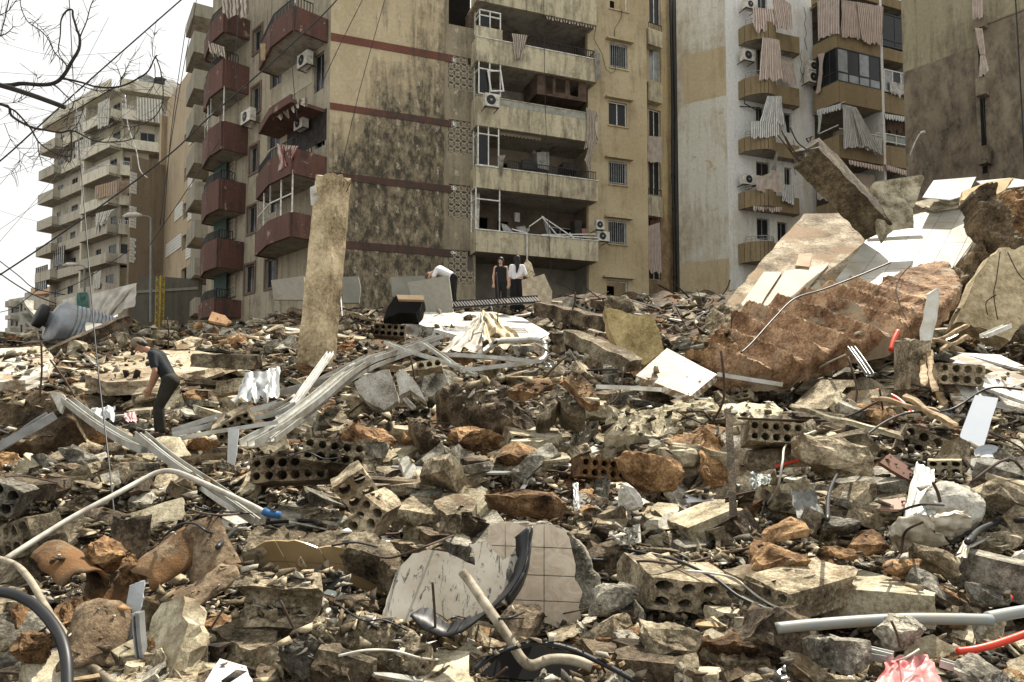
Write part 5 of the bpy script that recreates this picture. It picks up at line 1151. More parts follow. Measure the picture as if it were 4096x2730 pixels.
for k, (x0, y0, x1, y1, x2, y2) in enumerate(((3230, 600, 3190, 570, 3160, 510), (3225, 620, 3180, 610, 3140, 545), (3222, 640, 3180, 630, 3125, 520), (3235, 570, 3225, 556, 3238, 552), (3240, 565, 3245, 548, 3250, 545), (3220, 655, 3175, 620, 3110, 540))):
    MB().tube(spl([W(x0, y0, 15.0), W(x1, y1, 14.9), W(x2, y2, 14.7)]), .014, 5).obj('rebar', T['rebar'], lb, smooth=True)
plate('plaster_slab', ((3484, 745), (3500, 728), (3690, 700), (3697, 715), (3655, 830), (3560, 815)), T['cream'], 'curved cream plaster panel propped on top of the tilted slab', 'plaster panel', d=16.6, lean=.5, thick=.1, phrase='the cream panel on top')
plate('concrete_block_corner', ((3515, 775), (3600, 770), (3652, 840), (3570, 850), (3520, 905), (3500, 850)), T['cream'], 'angular cream corner piece wedged at the foot of the leaning beam', 'concrete piece', d=15.4, lean=.4, thick=.4, down=True, phrase='the cream corner piece')
mSheen = simple('pale_metal_sheet', (.55, .57, .57), .25, metal=.3, dirt=(.5, .5, .48), scale=1)
plate('metal_sheet', ((3690, 790), (3735, 722), (3905, 708), (3870, 780), (3800, 800)), mSheen, 'shiny white sheet on the ridge of the tilted slab', 'metal sheet', d=17.0, lean=1.6, thick=.02, jag=.005, phrase='the shiny white sheet')
plate('metal_sheet', ((3905, 725), (4040, 712), (4096, 720), (4096, 745), (3960, 760)), mSheen, 'second shiny sheet at the very top right of the rubble', 'metal sheet', d=17.4, lean=1.2, thick=.02, jag=.005)
plate('concrete_slab', ((3845, 800), (3850, 765), (3960, 725), (4055, 712), (4020, 760), (3920, 810)), simple('yellow_plaster', (.50, .37, .18), .85, var=.4, scale=2), 'yellow plastered slab lying on the top right ridge', 'concrete slab', d=15.2, lean=.9, thick=.14, phrase='the yellow slab on the ridge')
for i, q in enumerate((((3650, 812), (3740, 790), (3770, 812), (3690, 832)), ((3700, 826), (3810, 808), (3835, 825), (3740, 842)), ((3560, 832), (3640, 826), (3650, 850), (3590, 862)), ((3760, 800), (3850, 780), (3880, 800), (3800, 812)))):
    onslab('tile_fragment', q, T['cream'], .05, .07 + i * .03, lab=('pale tile slab beside the cream panel on the ridge', 'long tile slab below the shiny white sheet', 'thin tile slab right of the beam foot', 'flat tile slab under the yellow ridge slab')[i], cat='tile')
mDk = rubble_mat('charred_brown_concrete', (.03, .022, .014), (.11, .078, .045), (.22, .165, .10), scale=2.5, bump=1, rnd_amt=.02)
relief('broken_column', ((3905, 760), (3925, 728), (3975, 745), (4050, 850), (4110, 960), (4110, 1030), (4050, 1020), (3990, 940), (3930, 880)), mDk, 'dark splintered column stump leaning across the top right slab', 'broken column', d=12.9, lean=.6, thick=.5, rough=.12, phrase='the dark splintered column')
relief('soil_mass', ((4000, 770), (4110, 730), (4150, 900), (4110, 960), (4050, 880)), T['ochre'], 'rusty brown earth clinging behind the splintered column', 'earth', d=13.6, lean=.8, rough=.15)
yw, ypl = plate('fallen_wall', ((3825, 1290), (3905, 1100), (3996, 992), (4060, 1000), (4110, 975), (4140, 1230), (4040, 1365), (3920, 1310)), rubble_mat('ochre_plaster_wall', (.25, .19, .10), (.47, .385, .24), (.56, .47, .31), scale=1.3, bump=.3, rnd_amt=.02), 'cracked yellow-plastered wall piece standing at the right edge', 'fallen wall', d=11.6, lean=.8, thick=.3, sub=5, jag=.03, phrase='the cracked yellow wall')
for k, q in enumerate((((4000, 1010), (3985, 1120), (3975, 1180), (3990, 1280)), ((4030, 1010), (4070, 1090), (4096, 1120)), ((3985, 1180), (3945, 1210), (3950, 1260)))):
    P = [ypl.M @ Vector((*ypl.uv(x, y, .0), .003)) for x, y in q]; MB().tube(spl(P, 5), .007, 4).obj('crack', T['dark'], yw)
relief('concrete_rubble', ((3780, 1090), (3890, 1010), (3960, 930), (3990, 990), (3900, 1110), (3840, 1230), (3780, 1260)), mDk, 'dark heap of crumbled concrete between tiled slab and yellow wall', 'concrete chunk', d=12.3, lean=1.2, rough=.15)  # dark mass added in the gap, its colour standing for the shade there
# --- big ribbed underside chunk
def ribs(x, y, u, v): 
    t = (x * .95 + y * .55) / .52; w_ = abs((t % 1) - .5) * 2
    return (w_ ** 2.0) * .17 * min(1, max(0, (.92 - u) * 2.4)) 
rc = [(x / 1.425 + 2600, y / 1.425 + 500) for x, y in ((300, 1370), (330, 1290), (390, 1180), (470, 1150), (470, 1060), (640, 1030), (780, 1000), (990, 940), (1180, 880), (1270, 925), (1390, 850), (1560, 780), (1700, 775), (1790, 900), (1700, 1010), (1600, 1080), (1480, 1140), (1370, 1200), (1130, 1260), (960, 1310), (800, 1370), (640, 1400), (500, 1385))]
mRib = rubble_mat('red_brown_underside', (.06, .03, .015), (.26, .15, .08), (.45, .31, .19), scale=4.0, bump=1.0, rnd_amt=.02, stain=(.33, .28, .20), stain_t=.6)
rbo, rpl = relief('broken_floor_slab', rc, mRib, 'massive red-brown ribbed floor slab fragment lying before the tiled slab', 'concrete slab', d=Pl((2960, 1460, 9.6), (3200, 1200, 11.2), (3780, 1110, 11.4)), thick=.3, fn=ribs, rough=.016, nf=4.0, cell=.028, phrase='the massive ribbed slab')
P = [rpl.M @ Vector((*rpl.uv(x, y, .12), .12)) for x, y in ((3640, 1065), (3600, 1110), (3585, 1160), (3600, 1220), (3625, 1280))]; MB().tube(spl(P, 5), .008, 5).obj('crack', T['dark'], rbo)
MB().tube(spl([W(2965, 1412, 9.2), W(3010, 1370, 9.4), W(3100, 1270, 9.9), W(3180, 1195, 10.3), W(3290, 1160, 10.8), W(3420, 1110, 11.2), W(3560, 1052, 11.4)]), .013, 6).obj('cable', T['black'], None, label='black cable lying diagonally over the ribbed slab', cat='cable', smooth=True)
relief('slab_edge_block', ((2795, 1340), (2850, 1225), (2960, 1215), (3080, 1235), (3090, 1290), (2960, 1330), (2900, 1400), (2830, 1400)), T['tan'], 'tan broken slab edge at the left foot of the tilted slab', 'concrete piece', d=11.2, lean=.8, rough=.08)
relief('stone_slab', ((3130, 1530), (3230, 1450), (3330, 1385), (3400, 1390), (3400, 1430), (3310, 1480), (3200, 1545)), T['tan'], 'long tan stone leaning under the ribbed slab', 'stone', lean=.8, thick=.3, rough=.05, phrase='the long tan stone under the ribbed slab')
relief('earthy_block', ((2740, 1430), (2850, 1330), (2945, 1300), (2965, 1400), (2900, 1500), (2800, 1480)), T['ochre'], 'orange-brown earth-covered block left of the ribbed slab', 'concrete chunk', d=9.7, lean=.5, rough=.1, phrase='the orange-brown earthy block')
# --- centre pieces
mYel = rubble_mat('golden_stucco', (.20, .145, .06), (.40, .31, .145), (.47, .375, .20), scale=2.2, bump=.5, rnd_amt=.02)
relief('masonry_chunk', ((2470, 1300), (2590, 1250), (2680, 1350), (2700, 1430), (2600, 1470), (2500, 1430)), T['brown'], 'brown broken masonry behind the golden stucco block', 'masonry chunk', d=12.2, lean=.5, rough=.1)
relief('masonry_chunk', ((2420, 1215), (2430, 1188), (2515, 1182), (2545, 1250), (2480, 1240)), T['tan'], 'tan block top sitting over the golden stucco block', 'masonry chunk', d=11.95, lean=.2, rough=.05, thick=.4)
plate('stucco_block', ((2418, 1225), (2470, 1238), (2541, 1262), (2612, 1258), (2640, 1335), (2655, 1405), (2577, 1462), (2541, 1442), (2474, 1391), (2434, 1304)), mYel, 'golden stucco wall block standing upright in the middle', 'wall block', d=11.7, lean=.35, thick=.3, jag=.015, sub=4, phrase='the golden stucco block')
mPeel = NT('peeling_white_paint'); c_ = mPeel.coord('obj', (1.2, 6, 3)); mPeel.fin(mPeel.mix(mPeel.ramp(mPeel.noise(c_, 2.2, 8, .72), [(.44, 0), (.49, 1)]), (.50, .485, .43), (.17, .115, .06)), .5)
pb_b, pb_pl = plate('painted_board', ((2543, 1503), (2668, 1393), (2867, 1498), (2762, 1585)), mPeel.m, 'peeling white painted board lying tilted beside the golden block', 'board', lean=1.0, slant=-.1, d=8.9, thick=.09, down=True, jag=.008, phrase='the peeling white board')
mWD = NT('dusty_white_slab'); mWD.fin(mWD.mix(mWD.ramp(mWD.noise(mWD.coord('obj'), 3.5, 9, .75), [(.5, 0), (.56, 1)]), (.54, .53, .49), (.24, .2, .145)), .6)
plate('white_slab', ((1561, 1262), (1590, 1250), (1970, 1248), (2090, 1272), (2205, 1338), (2192, 1358), (2000, 1352), (1840, 1345), (1680, 1300)), mWD.m, 'broad white dusty roof slab lying flat behind the golden tarpaulin', 'concrete slab', lean=4.5, slant=.3, thick=.45, down=True, jag=.03, phrase='the broad white slab', d=18.2)
plate('plaster_slab', ((1416, 1529), (1470, 1495), (1556, 1478), (1575, 1530), (1594, 1605), (1536, 1641), (1480, 1615), (1434, 1574)), T['pale'], 'large white plaster panel standing below the bent metal strips', 'plaster panel', lean=.25, thick=.12, jag=.01, phrase='the large white plaster panel', d=9.4)
plate('plaster_slab', ((1584, 1493), (1612, 1476), (1658, 1523), (1705, 1608), (1640, 1560), (1597, 1585)), T['pale'], 'folded narrow white plaster panel right of the large one', 'plaster panel', lean=.2, thick=.12, jag=.01, d=9.3)
mGry2 = rubble_mat('yellowed_concrete', (.12, .10, .065), (.36, .31, .2), (.5, .45, .33), scale=2.6, bump=.8, rnd_amt=.05)
relief('concrete_slab', ((2420, 1720), (2434, 1668), (2520, 1640), (2700, 1612), (2862, 1590), (2880, 1636), (2862, 1690), (2714, 1712), (2633, 1735)), mGry2, 'long overhanging concrete slab with crumbs on top, under the peeling board', 'concrete slab', lean=.7, thick=.35, rough=.05, phrase='the long overhanging slab', d=8.1)
relief('concrete_slab', ((2878, 1640), (2890, 1612), (3110, 1600), (3140, 1625), (3120, 1668), (2960, 1680)), mGry2, 'short pale slab continuing right of the overhanging slab', 'concrete slab', lean=.5, thick=.25, rough=.03, d=8.0)
relief('concrete_slab', ((1245, 1814), (1300, 1760), (1400, 1700), (1551, 1645), (1560, 1680), (1510, 1730), (1408, 1792), (1286, 1825)), T['brown'], 'brown slab sloping up to the right under the white plaster panel', 'concrete slab', lean=.8, thick=.25, rough=.05, phrase='the brown sloping slab')
relief('concrete_chunk', ((1740, 1590), (1830, 1540), (1990, 1570), (2110, 1640), (2160, 1700), (2100, 1735), (1960, 1725), (1830, 1660)), T['brown'], 'broad dark brown chunk arching over the black hollow in the centre', 'concrete chunk', lean=.8, rough=.1, d=8.6, dome=.2, phrase='the dark arching chunk')
relief('concrete_chunk', ((1633, 1665), (1670, 1640), (1720, 1680), (1760, 1750), (1730, 1765), (1660, 1730)), T['brown'], 'dark stone leaning in the black hollow below the plaster panels', 'concrete chunk', lean=.4, rough=.06, d=8.0)
relief('concrete_chunk', ((2145, 1660), (2180, 1560), (2230, 1520), (2290, 1570), (2330, 1620), (2370, 1640), (2330, 1670), (2260, 1650), (2230, 1590), (2190, 1680)), T['tan'], 'two tan wall fragments leaning together like a tent', 'wall fragment', lean=.4, rough=.04, thick=.3, d=8.1, phrase='the tent-like wall fragments')
plate('stone_slab', ((2255, 1520), (2300, 1480), (2380, 1560), (2400, 1610), (2360, 1620)), T['ochre'], 'orange-brown slab leaning on the tent-like fragments', 'stone slab', lean=.4, thick=.12, d=8.0)
rockat('earth_rock', 1905, 1765, 180, T['ochre'], 'large crumbly orange-brown rock in the middle foreground', 'rock', (1, .8, .55), 11, (10, 5, 20), phrase='the crumbly orange-brown rock', rough=.12)
relief('concrete_slab', ((2020, 1560), (2100, 1520), (2260, 1500), (2250, 1530), (2120, 1560)), T['ochre'], 'thin orange-dusted slab lying left of the tent-like fragments', 'concrete slab', lean=.4, thick=.1, rough=.03, d=8.4)
for i, (q, mt, lb_) in enumerate(((((1015, 1770), (1050, 1730), (1110, 1718), (1145, 1740), (1155, 1790), (1110, 1820), (1060, 1815)), 'cream', 'oval cream stucco piece beside the end of the bent metal strips'), (((570, 1830), (575, 1770), (650, 1745), (720, 1750), (765, 1820), (770, 1850), (640, 1848)), 'cream', 'large stucco-faced stone in front of the stooping man'),
        (((1590, 1835), (1632, 1825), (1660, 1860), (1700, 1920), (1680, 1950), (1630, 1930)), 'pale', 'smooth grey-white stucco piece pointing down in the centre left'), (((870, 1960), (1010, 1880), (1035, 1920), (1010, 1980), (930, 1995)), 'cream', 'cream plastered slab beside the hollow blocks at left centre'),
        (((640, 2010), (760, 1985), (960, 2020), (1000, 2090), (900, 2110), (760, 2095)), 'pale', 'flat pale stucco slab under the long bright aluminium channel'), (((400, 1900), (470, 1880), (490, 1960), (440, 1975)), 'grey', 'upright grey stucco piece near the bent grey pipe'),
        (((205, 2110), (330, 2050), (345, 2080), (330, 2170), (240, 2190)), 'tan', 'tan block face under the bent grey pipe'), (((495, 2060), (730, 1990), (745, 2110), (640, 2150), (515, 2150)), 'cream', 'cream block with worn brown patches before the long channel'),
        (((0, 2105), (30, 2080), (190, 2035), (220, 2060), (100, 2120), (0, 2145)), 'tan', 'long stuccoed block top at the left edge'), (((640, 1990), (700, 1960), (745, 1900), (640, 1890), (600, 1950)), 'tan', 'stuccoed tan piece behind the bend of the grey pipe'))):
    plate('stucco_fragment', q, T[mt], lb_, 'wall fragment', lean=.25 if i not in (4, 8) else .6, thick=.12, jag=.01, sub=3)
# --- foreground pieces
tile_o = ((1958, 2106), (2000, 2090), (2040, 2086), (2100, 2108), (2185, 2098), (2262, 2118), (2285, 2190), (2302, 2260), (2300, 2320), (2330, 2370), (2315, 2430), (2325, 2480), (2290, 2510), (2250, 2518), (2180, 2492), (2080, 2450), (1990, 2400), (1940, 2240))
dT = 4.35; PT = Pl((2130, 2500, dT), (2130, 2100, dT + .12), (2300, 2300, dT + .0))
tb_, _ = relief('tiled_wall_piece', ((1950, 2110), (2040, 2080), (2190, 2090), (2280, 2125), (2330, 2200), (2380, 2300), (2392, 2400), (2385, 2500), (2300, 2550), (2180, 2520), (2020, 2440), (1935, 2300)), T['grey'], 'upright wall piece faced with cream relief tiles in the foreground', 'tiled wall piece', d=PT, thick=.16, cell=.012, rough=.012, fn=lambda x, y, u, v: -.035, phrase='the cream tiled wall piece')
kt = NT('cream_relief_tile'); cc = kt.coord('obj'); n_ = kt.noise(cc, 9, 6, .6, 1.5); kt.bump(n_, .6, .012); mCT = kt.fin(kt.ramp(n_, [(.35, (.46, .37, .27)), (.6, (.62, .53, .41))]), .3, spec=.5)
def tiles(plo, outl, xs, ys_, m, parent, th=.01, gap=1.5, off=.006, shear=0):
    R_ = random.Random(2); dense = []
    for i in range(len(outl)):
        a, b = outl[i], outl[(i + 1) % len(outl)]
        for j in range(4): t = j / 4; k = 3 if j else 0; dense.append((a[0] + (b[0] - a[0]) * t + R_.uniform(-k, k), a[1] + (b[1] - a[1]) * t + R_.uniform(-k, k)))
    for i in range(len(xs) - 1):
        for j in range(len(ys_) - 1):
            g = lambda p: p[0] - shear * (p[1] - ys_[0]); h_ = lambda p: p[1] - .04 * (p[0] - xs[0])
            P = clip_poly(dense, lambda p: g(p) - xs[i] - gap); P = clip_poly(P, lambda p: xs[i + 1] - gap - g(p)) if len(P) > 2 else P
            P = clip_poly(P, lambda p: h_(p) - ys_[j] - gap) if len(P) > 2 else P; P = clip_poly(P, lambda p: ys_[j + 1] - gap - h_(p)) if len(P) > 2 else P
            if len(P) < 3: continue
            Q = [plo.uv(*q) for q in P]; a = sum(Q[k][0] * Q[(k + 1) % len(Q)][1] - Q[(k + 1) % len(Q)][0] * Q[k][1] for k in range(len(Q)))
            if a < 0: Q = Q[::-1]
            MB().hprism(Q, off - th, off + R_.uniform(0, .002)).obj('tile', m, parent, plo.M)
tiles(PT, tile_o, [1860, 2022, 2177, 2400], [2000, 2178, 2290, 2392, 2600], mCT, tb_)
# floral slab
FS = Pl((1300, 2390, 4.55), (1300, 2150, 4.35), (1600, 2300, 4.45))
fs_, _ = relief('tiled_wall_piece', ((965, 2215), (985, 2130), (1040, 2095), (1140, 2090), (1180, 2120), (1280, 2120), (1420, 2125), (1540, 2150), (1600, 2215), (1625, 2290), (1560, 2300), (1500, 2240), (1300, 2190), (1130, 2180)), T['tan'], 'broken hollow wall edge whose overhanging face carries tan flower tiles', 'tiled wall piece', d=Pl((1300, 2250, 4.3), (1300, 2100, 4.6), (1600, 2200, 4.4)), thick=.2, cell=.013, rough=.03, phrase='the flower-tiled wall piece')
kt = NT('tan_glazed_tile'); cc = kt.coord('obj'); mFT = kt.fin(kt.ramp(kt.noise(cc, 4, 5, .5), [(.35, (.27, .20, .10)), (.65, (.40, .30, .17))]), .25, spec=.5)
fo = ((968, 2220), (1060, 2165), (1180, 2160), (1270, 2190), (1340, 2185), (1440, 2210), (1560, 2255), (1612, 2295), (1595, 2350), (1560, 2410), (1480, 2370), (1380, 2330), (1260, 2300), (1120, 2275), (1010, 2250))
tiles(FS, fo, [700, 880, 1040, 1200, 1360, 1700], [2050, 2228, 2330, 2500], mFT, fs_, shear=.55)
for cx_, cy_ in ((1545, 2320), (1045, 2205)):
    P = []; 
    for a in range(5):
        an = a * 1.256; q = [(cx_ + 14 * math.cos(an) + 11 * math.cos(b), cy_ + 10 * math.sin(an) + 9 * math.sin(b)) for b in [k * .785 for k in range(8)]]; Q = [FS.uv(*p) for p in q]
        A2 = sum(Q[k][0] * Q[(k + 1) % 8][1] - Q[(k + 1) % 8][0] * Q[k][1] for k in range(8)); MB().hprism(Q if A2 > 0 else Q[::-1], .008, .0105).obj('petal', simple('petal_glaze', (.5, .42, .3), .3), fs_, FS.M)
# grey tub bottom with a dark rim
DR = Pl((1800, 2560, 3.75), (1800, 2200, 4.05), (2060, 2350, 3.95))
kt = NT('scratched_grey_plastic'); cc = kt.coord('obj', (7, 2.2, 1)); mTub = kt.fin(kt.mix(kt.ramp(kt.noise(cc, 2.5, 8, .75, 1.5), [(.40, 1), (.45, 0)]), kt.ramp(kt.noise(kt.coord('obj'), 2.5, 6, .6), [(.35, (.22, .19, .14)), (.62, (.36, .34, .29))]), (.05, .045, .04)), .5)
tub = ((1528, 2470), (1545, 2400), (1590, 2280), (1650, 2215), (1720, 2200), (1790, 2210), (1850, 2240), (1900, 2262), (1892, 2200), (1878, 2178), (1945, 2168), (1975, 2205), (2010, 2242), (2050, 2215), (2075, 2170), (2085, 2250), (2060, 2330), (2010, 2400), (1930, 2470), (1880, 2490), (1820, 2470), (1790, 2480), (1750, 2455), (1690, 2430), (1650, 2480), (1600, 2500))
to_, _ = plate('broken_plastic_tub', tub, mTub, 'round scratched grey bottom of a torn plastic tub with a dark rim', 'plastic tub', d=DR, thick=.012, jag=.004, phrase='the torn grey tub')
rim = [(2112, 2145), (2108, 2230), (2080, 2330), (2020, 2420), (1930, 2500), (1850, 2560), (1770, 2580), (1690, 2550), (1640, 2500)]
rin = [(2066, 2150), (2075, 2240), (2045, 2330), (1990, 2405), (1915, 2468), (1850, 2480), (1790, 2500), (1720, 2450), (1660, 2450)]
def strip(pl, a, b, za, zb, m, name, parent, k=5):
    A_ = spl([(*pl.uv(*q), za) for q in a], k); B_ = spl([(*pl.uv(*q), zb) for q in b], k); r = random.Random(4)
    o = MB().grid([[p + Vector((r.uniform(-.003, .003),) * 3) for p in A_], [p.lerp(q, .5) for p, q in zip(A_, B_)], [p + Vector((r.uniform(-.008, .008),) * 3) for p in B_]]).obj(name, m, parent, pl.M, smooth=True)
    return solidify_cloth(o, .012)
strip(DR, rim, rin, .10, .0, T['black'], 'rim', to_)
strip(DR, [(2120, 2150), (2112, 2240), (2085, 2335), (2025, 2425)], [(2112, 2145), (2108, 2230), (2080, 2330), (2020, 2420)], -.02, .10, T['black'], 'outer_rim', to_)
mPipe = simple('dusty_grey_pipe', (.34, .30, .225), .65, dirt=(.12, .095, .06), scale=11)
def pipe(name, pts, r, m, lab, cat='pipe', n=10, stiff=True, d=None, up=.04, phrase=None, k=6, group=None):
    P = [W(p[0], p[1], p[2]) for p in pts] if d == 'given' else (pathstiff(pts, up) if stiff else path3(pts, up))
    o = MB().tube(spl(P, k), r, n).obj(name, m, None, label=lab, cat=cat, group=group, smooth=True)
    for a in range(0, len(pts), 2): MARKS.append((pts[a][0] - 15, pts[a][1] - 15, pts[a][0] + 15, pts[a][1] + 15, -1, phrase or 'the ' + lab))
    return o
pipe('bent_pipe', [(1850, 2290, 3.75), (1885, 2335, 3.7), (1950, 2430, 3.55), (2030, 2545, 3.45), (2085, 2635, 3.4), (2130, 2662, 3.4), (2200, 2640, 3.42), (2290, 2642, 3.42), (2368, 2668, 3.4)], .024, mPipe, 'dirty white pipe bent in an S in front of the torn tub', d='given', phrase='the S-bent pipe')
cb1 = rib_mesh('ribbed_block', 2, .34, .30, .14, 3)
o = inst('ribbed_block', cb1, T['tan'], None, Matrix.Translation(W(1110, 2470, 3.75)) @ Euler((math.radians(100), math.radians(8), math.radians(6))).to_matrix().to_4x4() @ Euler((0, 0, math.radians(95))).to_matrix().to_4x4() @ Matrix.Scale(1.2, 4), 'tan block with two long open channels in the left foreground', 'ribbed block'); mark([(950, 2370), (1280, 2560)], 3.7, 'the channelled tan block')
relief('flat_stone', ((1035, 2345), (1045, 2302), (1110, 2288), (1180, 2308), (1260, 2350), (1312, 2400), (1285, 2430), (1150, 2395), (1040, 2375)), T['pale'], 'flat pale yellow stone lying on the channelled tan block', 'stone', lean=.22, d=3.85, thick=.08, cell=.01, rough=.012, phrase='the flat pale stone')
relief('concrete_chunk', ((1245, 2540), (1285, 2420), (1420, 2440), (1600, 2500), (1742, 2600), (1722, 2700), (1650, 2728), (1500, 2660), (1300, 2590)), T['tan'], 'long rough tan chunk lying diagonally at the bottom centre left', 'concrete chunk', lean=.25, d=3.5, thick=.2, cell=.011, rough=.04, dome=.07, phrase='the long rough tan chunk')
for i, (a, b, dm, z_) in enumerate((((1232, 2600), (1500, 2665), .05, 'tan'),)): beam('stone', (*a, 3.35), (*b, 3.3), .07, .05, T[z_], 'narrow tan stone strip lying before the long rough tan chunk', 'stone', rag=.01, bump_=.004)
rockat('concrete_chunk', 1190, 2640, 190, T['grey'], 'wedge-shaped grey chunk standing at the bottom left of centre', 'concrete chunk', (.7, .6, 1), 21, (10, 20, 0), d=3.35)
plate('white_slab', ((810, 2745), (880, 2635), (985, 2665), (1010, 2720), (990, 2760)), simple('pale_marble', (.5, .51, .5), .35, dirt=(.5, .51, .52), scale=2), 'pale marble slab at the bottom left of the picture', 'marble slab', lean=.25, d=3.1, thick=.04, jag=.006, phrase='the pale marble slab')
rockat('earth_rock', 680, 2450, 215, T['tan'], 'rounded boulder with an orange earthy top in the left foreground', 'rock', (1, .8, .85), 31, (0, 0, 15), d=3.9, phrase='the rounded boulder', rough=.06)
mSh = rubble_mat('rusty_clay_shard', (.05, .032, .018), (.15, .105, .062), (.27, .205, .135), scale=4, bump=.8, rnd_amt=.15, stain=(.19, .095, .035), stain_t=.57)
def shard(px, py, d, r, L, a0, a1, rot, lab, m=None):
    mb = MB(); n = 14; S = 9; P = []
    for i in range(n + 1):
        a = a0 + (a1 - a0) * i / n; P.append([Vector((r * math.cos(a), (j / S - .5) * L * (1 + .18 * mn.noise(Vector((a * 2, px, j * .2)))), r * math.sin(a))) + nz(Vector((a, j * .4, px)), 1.3, 2) * .015 for j in range(S + 1)])
    o = mb.grid(P).obj('curved_shard', m or mSh, None, Matrix.Translation(W(px, py, d)) @ Euler([math.radians(q) for q in rot]).to_matrix().to_4x4(), lab, 'clay shard', smooth=True); solidify_cloth(o, .014)
    mark([(px - 90, py - 90), (px + 90, py + 90)], d, 'the ' + lab)
shard(270, 2310, 4.0, .13, .42, .2, 2.9, (15, 10, 55), 'broad curved clay shard with orange soil at the left'); shard(430, 2390, 3.9, .12, .32, 3.4, 5.9, (60, 0, 20), 'dark inward-curving shard below the orange soil lump'); shard(685, 2270, 4.1, .14, .34, .6, 2.6, (35, 25, -20), 'folded grey-brown shard sticking up behind the rounded boulder')
shard(860, 2230, 4.2, .16, .36, 1.2, 3.6, (50, -10, 40), 'arched brown shard at the right of the clay shards'); shard(840, 2420, 3.85, .14, .34, .8, 2.7, (25, 10, -35), 'brown shard leaning right of the rounded boulder'); shard(390, 2600, 3.5, .15, .34, .5, 2.5, (40, 0, 15), 'brown shard at the bottom left beside the grey hose')
shard(560, 2170, 4.5, .17, .3, .9, 2.4, (80, 0, 5), 'dark curled shard rising like a wave behind the clay shards', T['brown']); shard(445, 2110, 4.7, .1, .25, 1.2, 2.6, (10, 0, 70), 'pointed brown shard standing like a tooth under the black wire', T['brown'])
rockat('earth_lump', 430, 2230, 150, T['ochre'], 'rusty orange soil lump on top of the clay shards', 'earth lump', (1, .9, .8), 41, (0, 20, 0), d=4.1, rough=.16, phrase='the orange soil lump'); rockat('earth_lump', 540, 2280, 110, T['ochre'], 'smaller orange soil lump right of the bigger soil lump', 'earth lump', (1, .9, .9), 42, (40, 20, 0), d=4.0, rough=.16)
rockat('earth_lump', 135, 2590, 120, T['ochre'], 'crumbling orange soil lump left of the thick black hose', 'earth lump', (1, .9, .9), 43, (40, 20, 0), d=3.3, rough=.18); rockat('earth_lump', 310, 2460, 110, T['ochre'], 'orange soil lump between hoses and metal plate', 'earth lump', (1, .9, .7), 44, (10, 0, 30), d=3.7, rough=.18)
mp_, _ = plate('metal_plate', ((520, 2345), (578, 2325), (572, 2390), (545, 2480), (500, 2620), (455, 2660), (470, 2560)), simple('bare_grey_metal', (.40, .42, .43), .45, metal=.3, dirt=(.24, .25, .25), scale=5), 'torn grey metal plate standing upright in the left foreground', 'metal plate', lean=.15, d=3.5, thick=.012, jag=.006, phrase='the torn grey metal plate')
q = [W(x, y, 3.4) for x, y in ((552, 2450), (560, 2560), (575, 2660), (600, 2760))]; chan_pts(spl(q), .035, .05, .006, (0, -1, 0)).obj('post', simple('grey_metal_post', (.30, .31, .31), .5, metal=.3, dirt=(.16, .16, .15), scale=5), mp_)
pipe('hose', [(-30, 2230, 4.0), (60, 2260, 3.9), (120, 2320, 3.8), (185, 2430, 3.65), (260, 2540, 3.5), (340, 2640, 3.35), (470, 2745, 3.2)], .0165, mPipe, 'beige hose curving down through the left foreground', 'hose', d='given', phrase='the beige hose')
pipe('hose', [(-30, 2365, 3.5), (60, 2380, 3.45), (150, 2430, 3.4), (225, 2520, 3.3), (262, 2620, 3.2), (270, 2760, 3.1)], .024, T['black'], 'thick black rubber hose arching in the bottom left corner', 'hose', d='given', phrase='the thick black hose')
mBluePipe = simple('grey_blue_pipe', (.25, .28, .28), .4, dirt=(.33, .3, .24), scale=6)
pipe('bent_pipe', [(20, 2240, 4.5), (160, 2150, 4.7), (300, 2065, 4.9), (450, 1985, 5.1), (560, 1925, 5.3), (640, 1888, 5.4), (715, 1892, 5.4), (850, 1950, 5.3), (1000, 2020, 5.15), (1060, 2052, 5.1)], .019, simple('light_grey_pipe', (.48, .46, .40), .45, dirt=(.26, .23, .18), scale=7), 'long grey water pipe bent over at the left, blue joint at its end', d='given', phrase='the long bent grey pipe')
MB().tube([W(1052, 2045, 5.05), W(1075, 2056, 5.05), W(1120, 2062, 5.05)], .026, 8).obj('pipe_joint', simple('blue_plastic', (.03, .13, .32), .4), None, label='blue plastic coupling at the end of the long bent grey pipe', cat='pipe joint', smooth=True)
pipe('pipe', [(3105, 2515, 3.65), (3250, 2500, 3.68), (3500, 2482, 3.7), (3700, 2476, 3.72), (3965, 2480, 3.75)], .028, mBluePipe, 'long grey-blue pipe lying across the bottom right', d='given', phrase='the grey-blue pipe'); pipe('pipe', [(3950, 2472, 3.8), (4040, 2455, 3.82), (4130, 2440, 3.84)], .030, mBluePipe, 'second grey-blue pipe piece at the right end of the long one', d='given')
pipe('hose', [(3830, 2606, 3.3), (3900, 2598, 3.3), (3990, 2575, 3.3), (4120, 2530, 3.3)], .016, T['red'], 'bright red hose at the bottom right corner', 'hose', d='given', phrase='the bright red hose'); pipe('hose', [(3945, 2368, 4.2), (3965, 2388, 4.15), (4000, 2392, 4.15), (4040, 2392, 4.2)], .018, T['red'], 'short red tube sticking out above the grey-blue pipe', 'hose', d='given')
pipe('hose', [(3505, 1562, 9), (3580, 1590, 8.8), (3640, 1640, 8.5), (3685, 1690, 8.2)], .025, T['red'], 'red flexible pipe between the splintered boards at right', 'hose', d='given'); pipe('hose', [(3563, 1400, 9.6), (3575, 1360, 9.7), (3592, 1325, 9.8)], .03, T['red'], 'red pipe stub standing under the ribbed slab', 'hose', d='given')
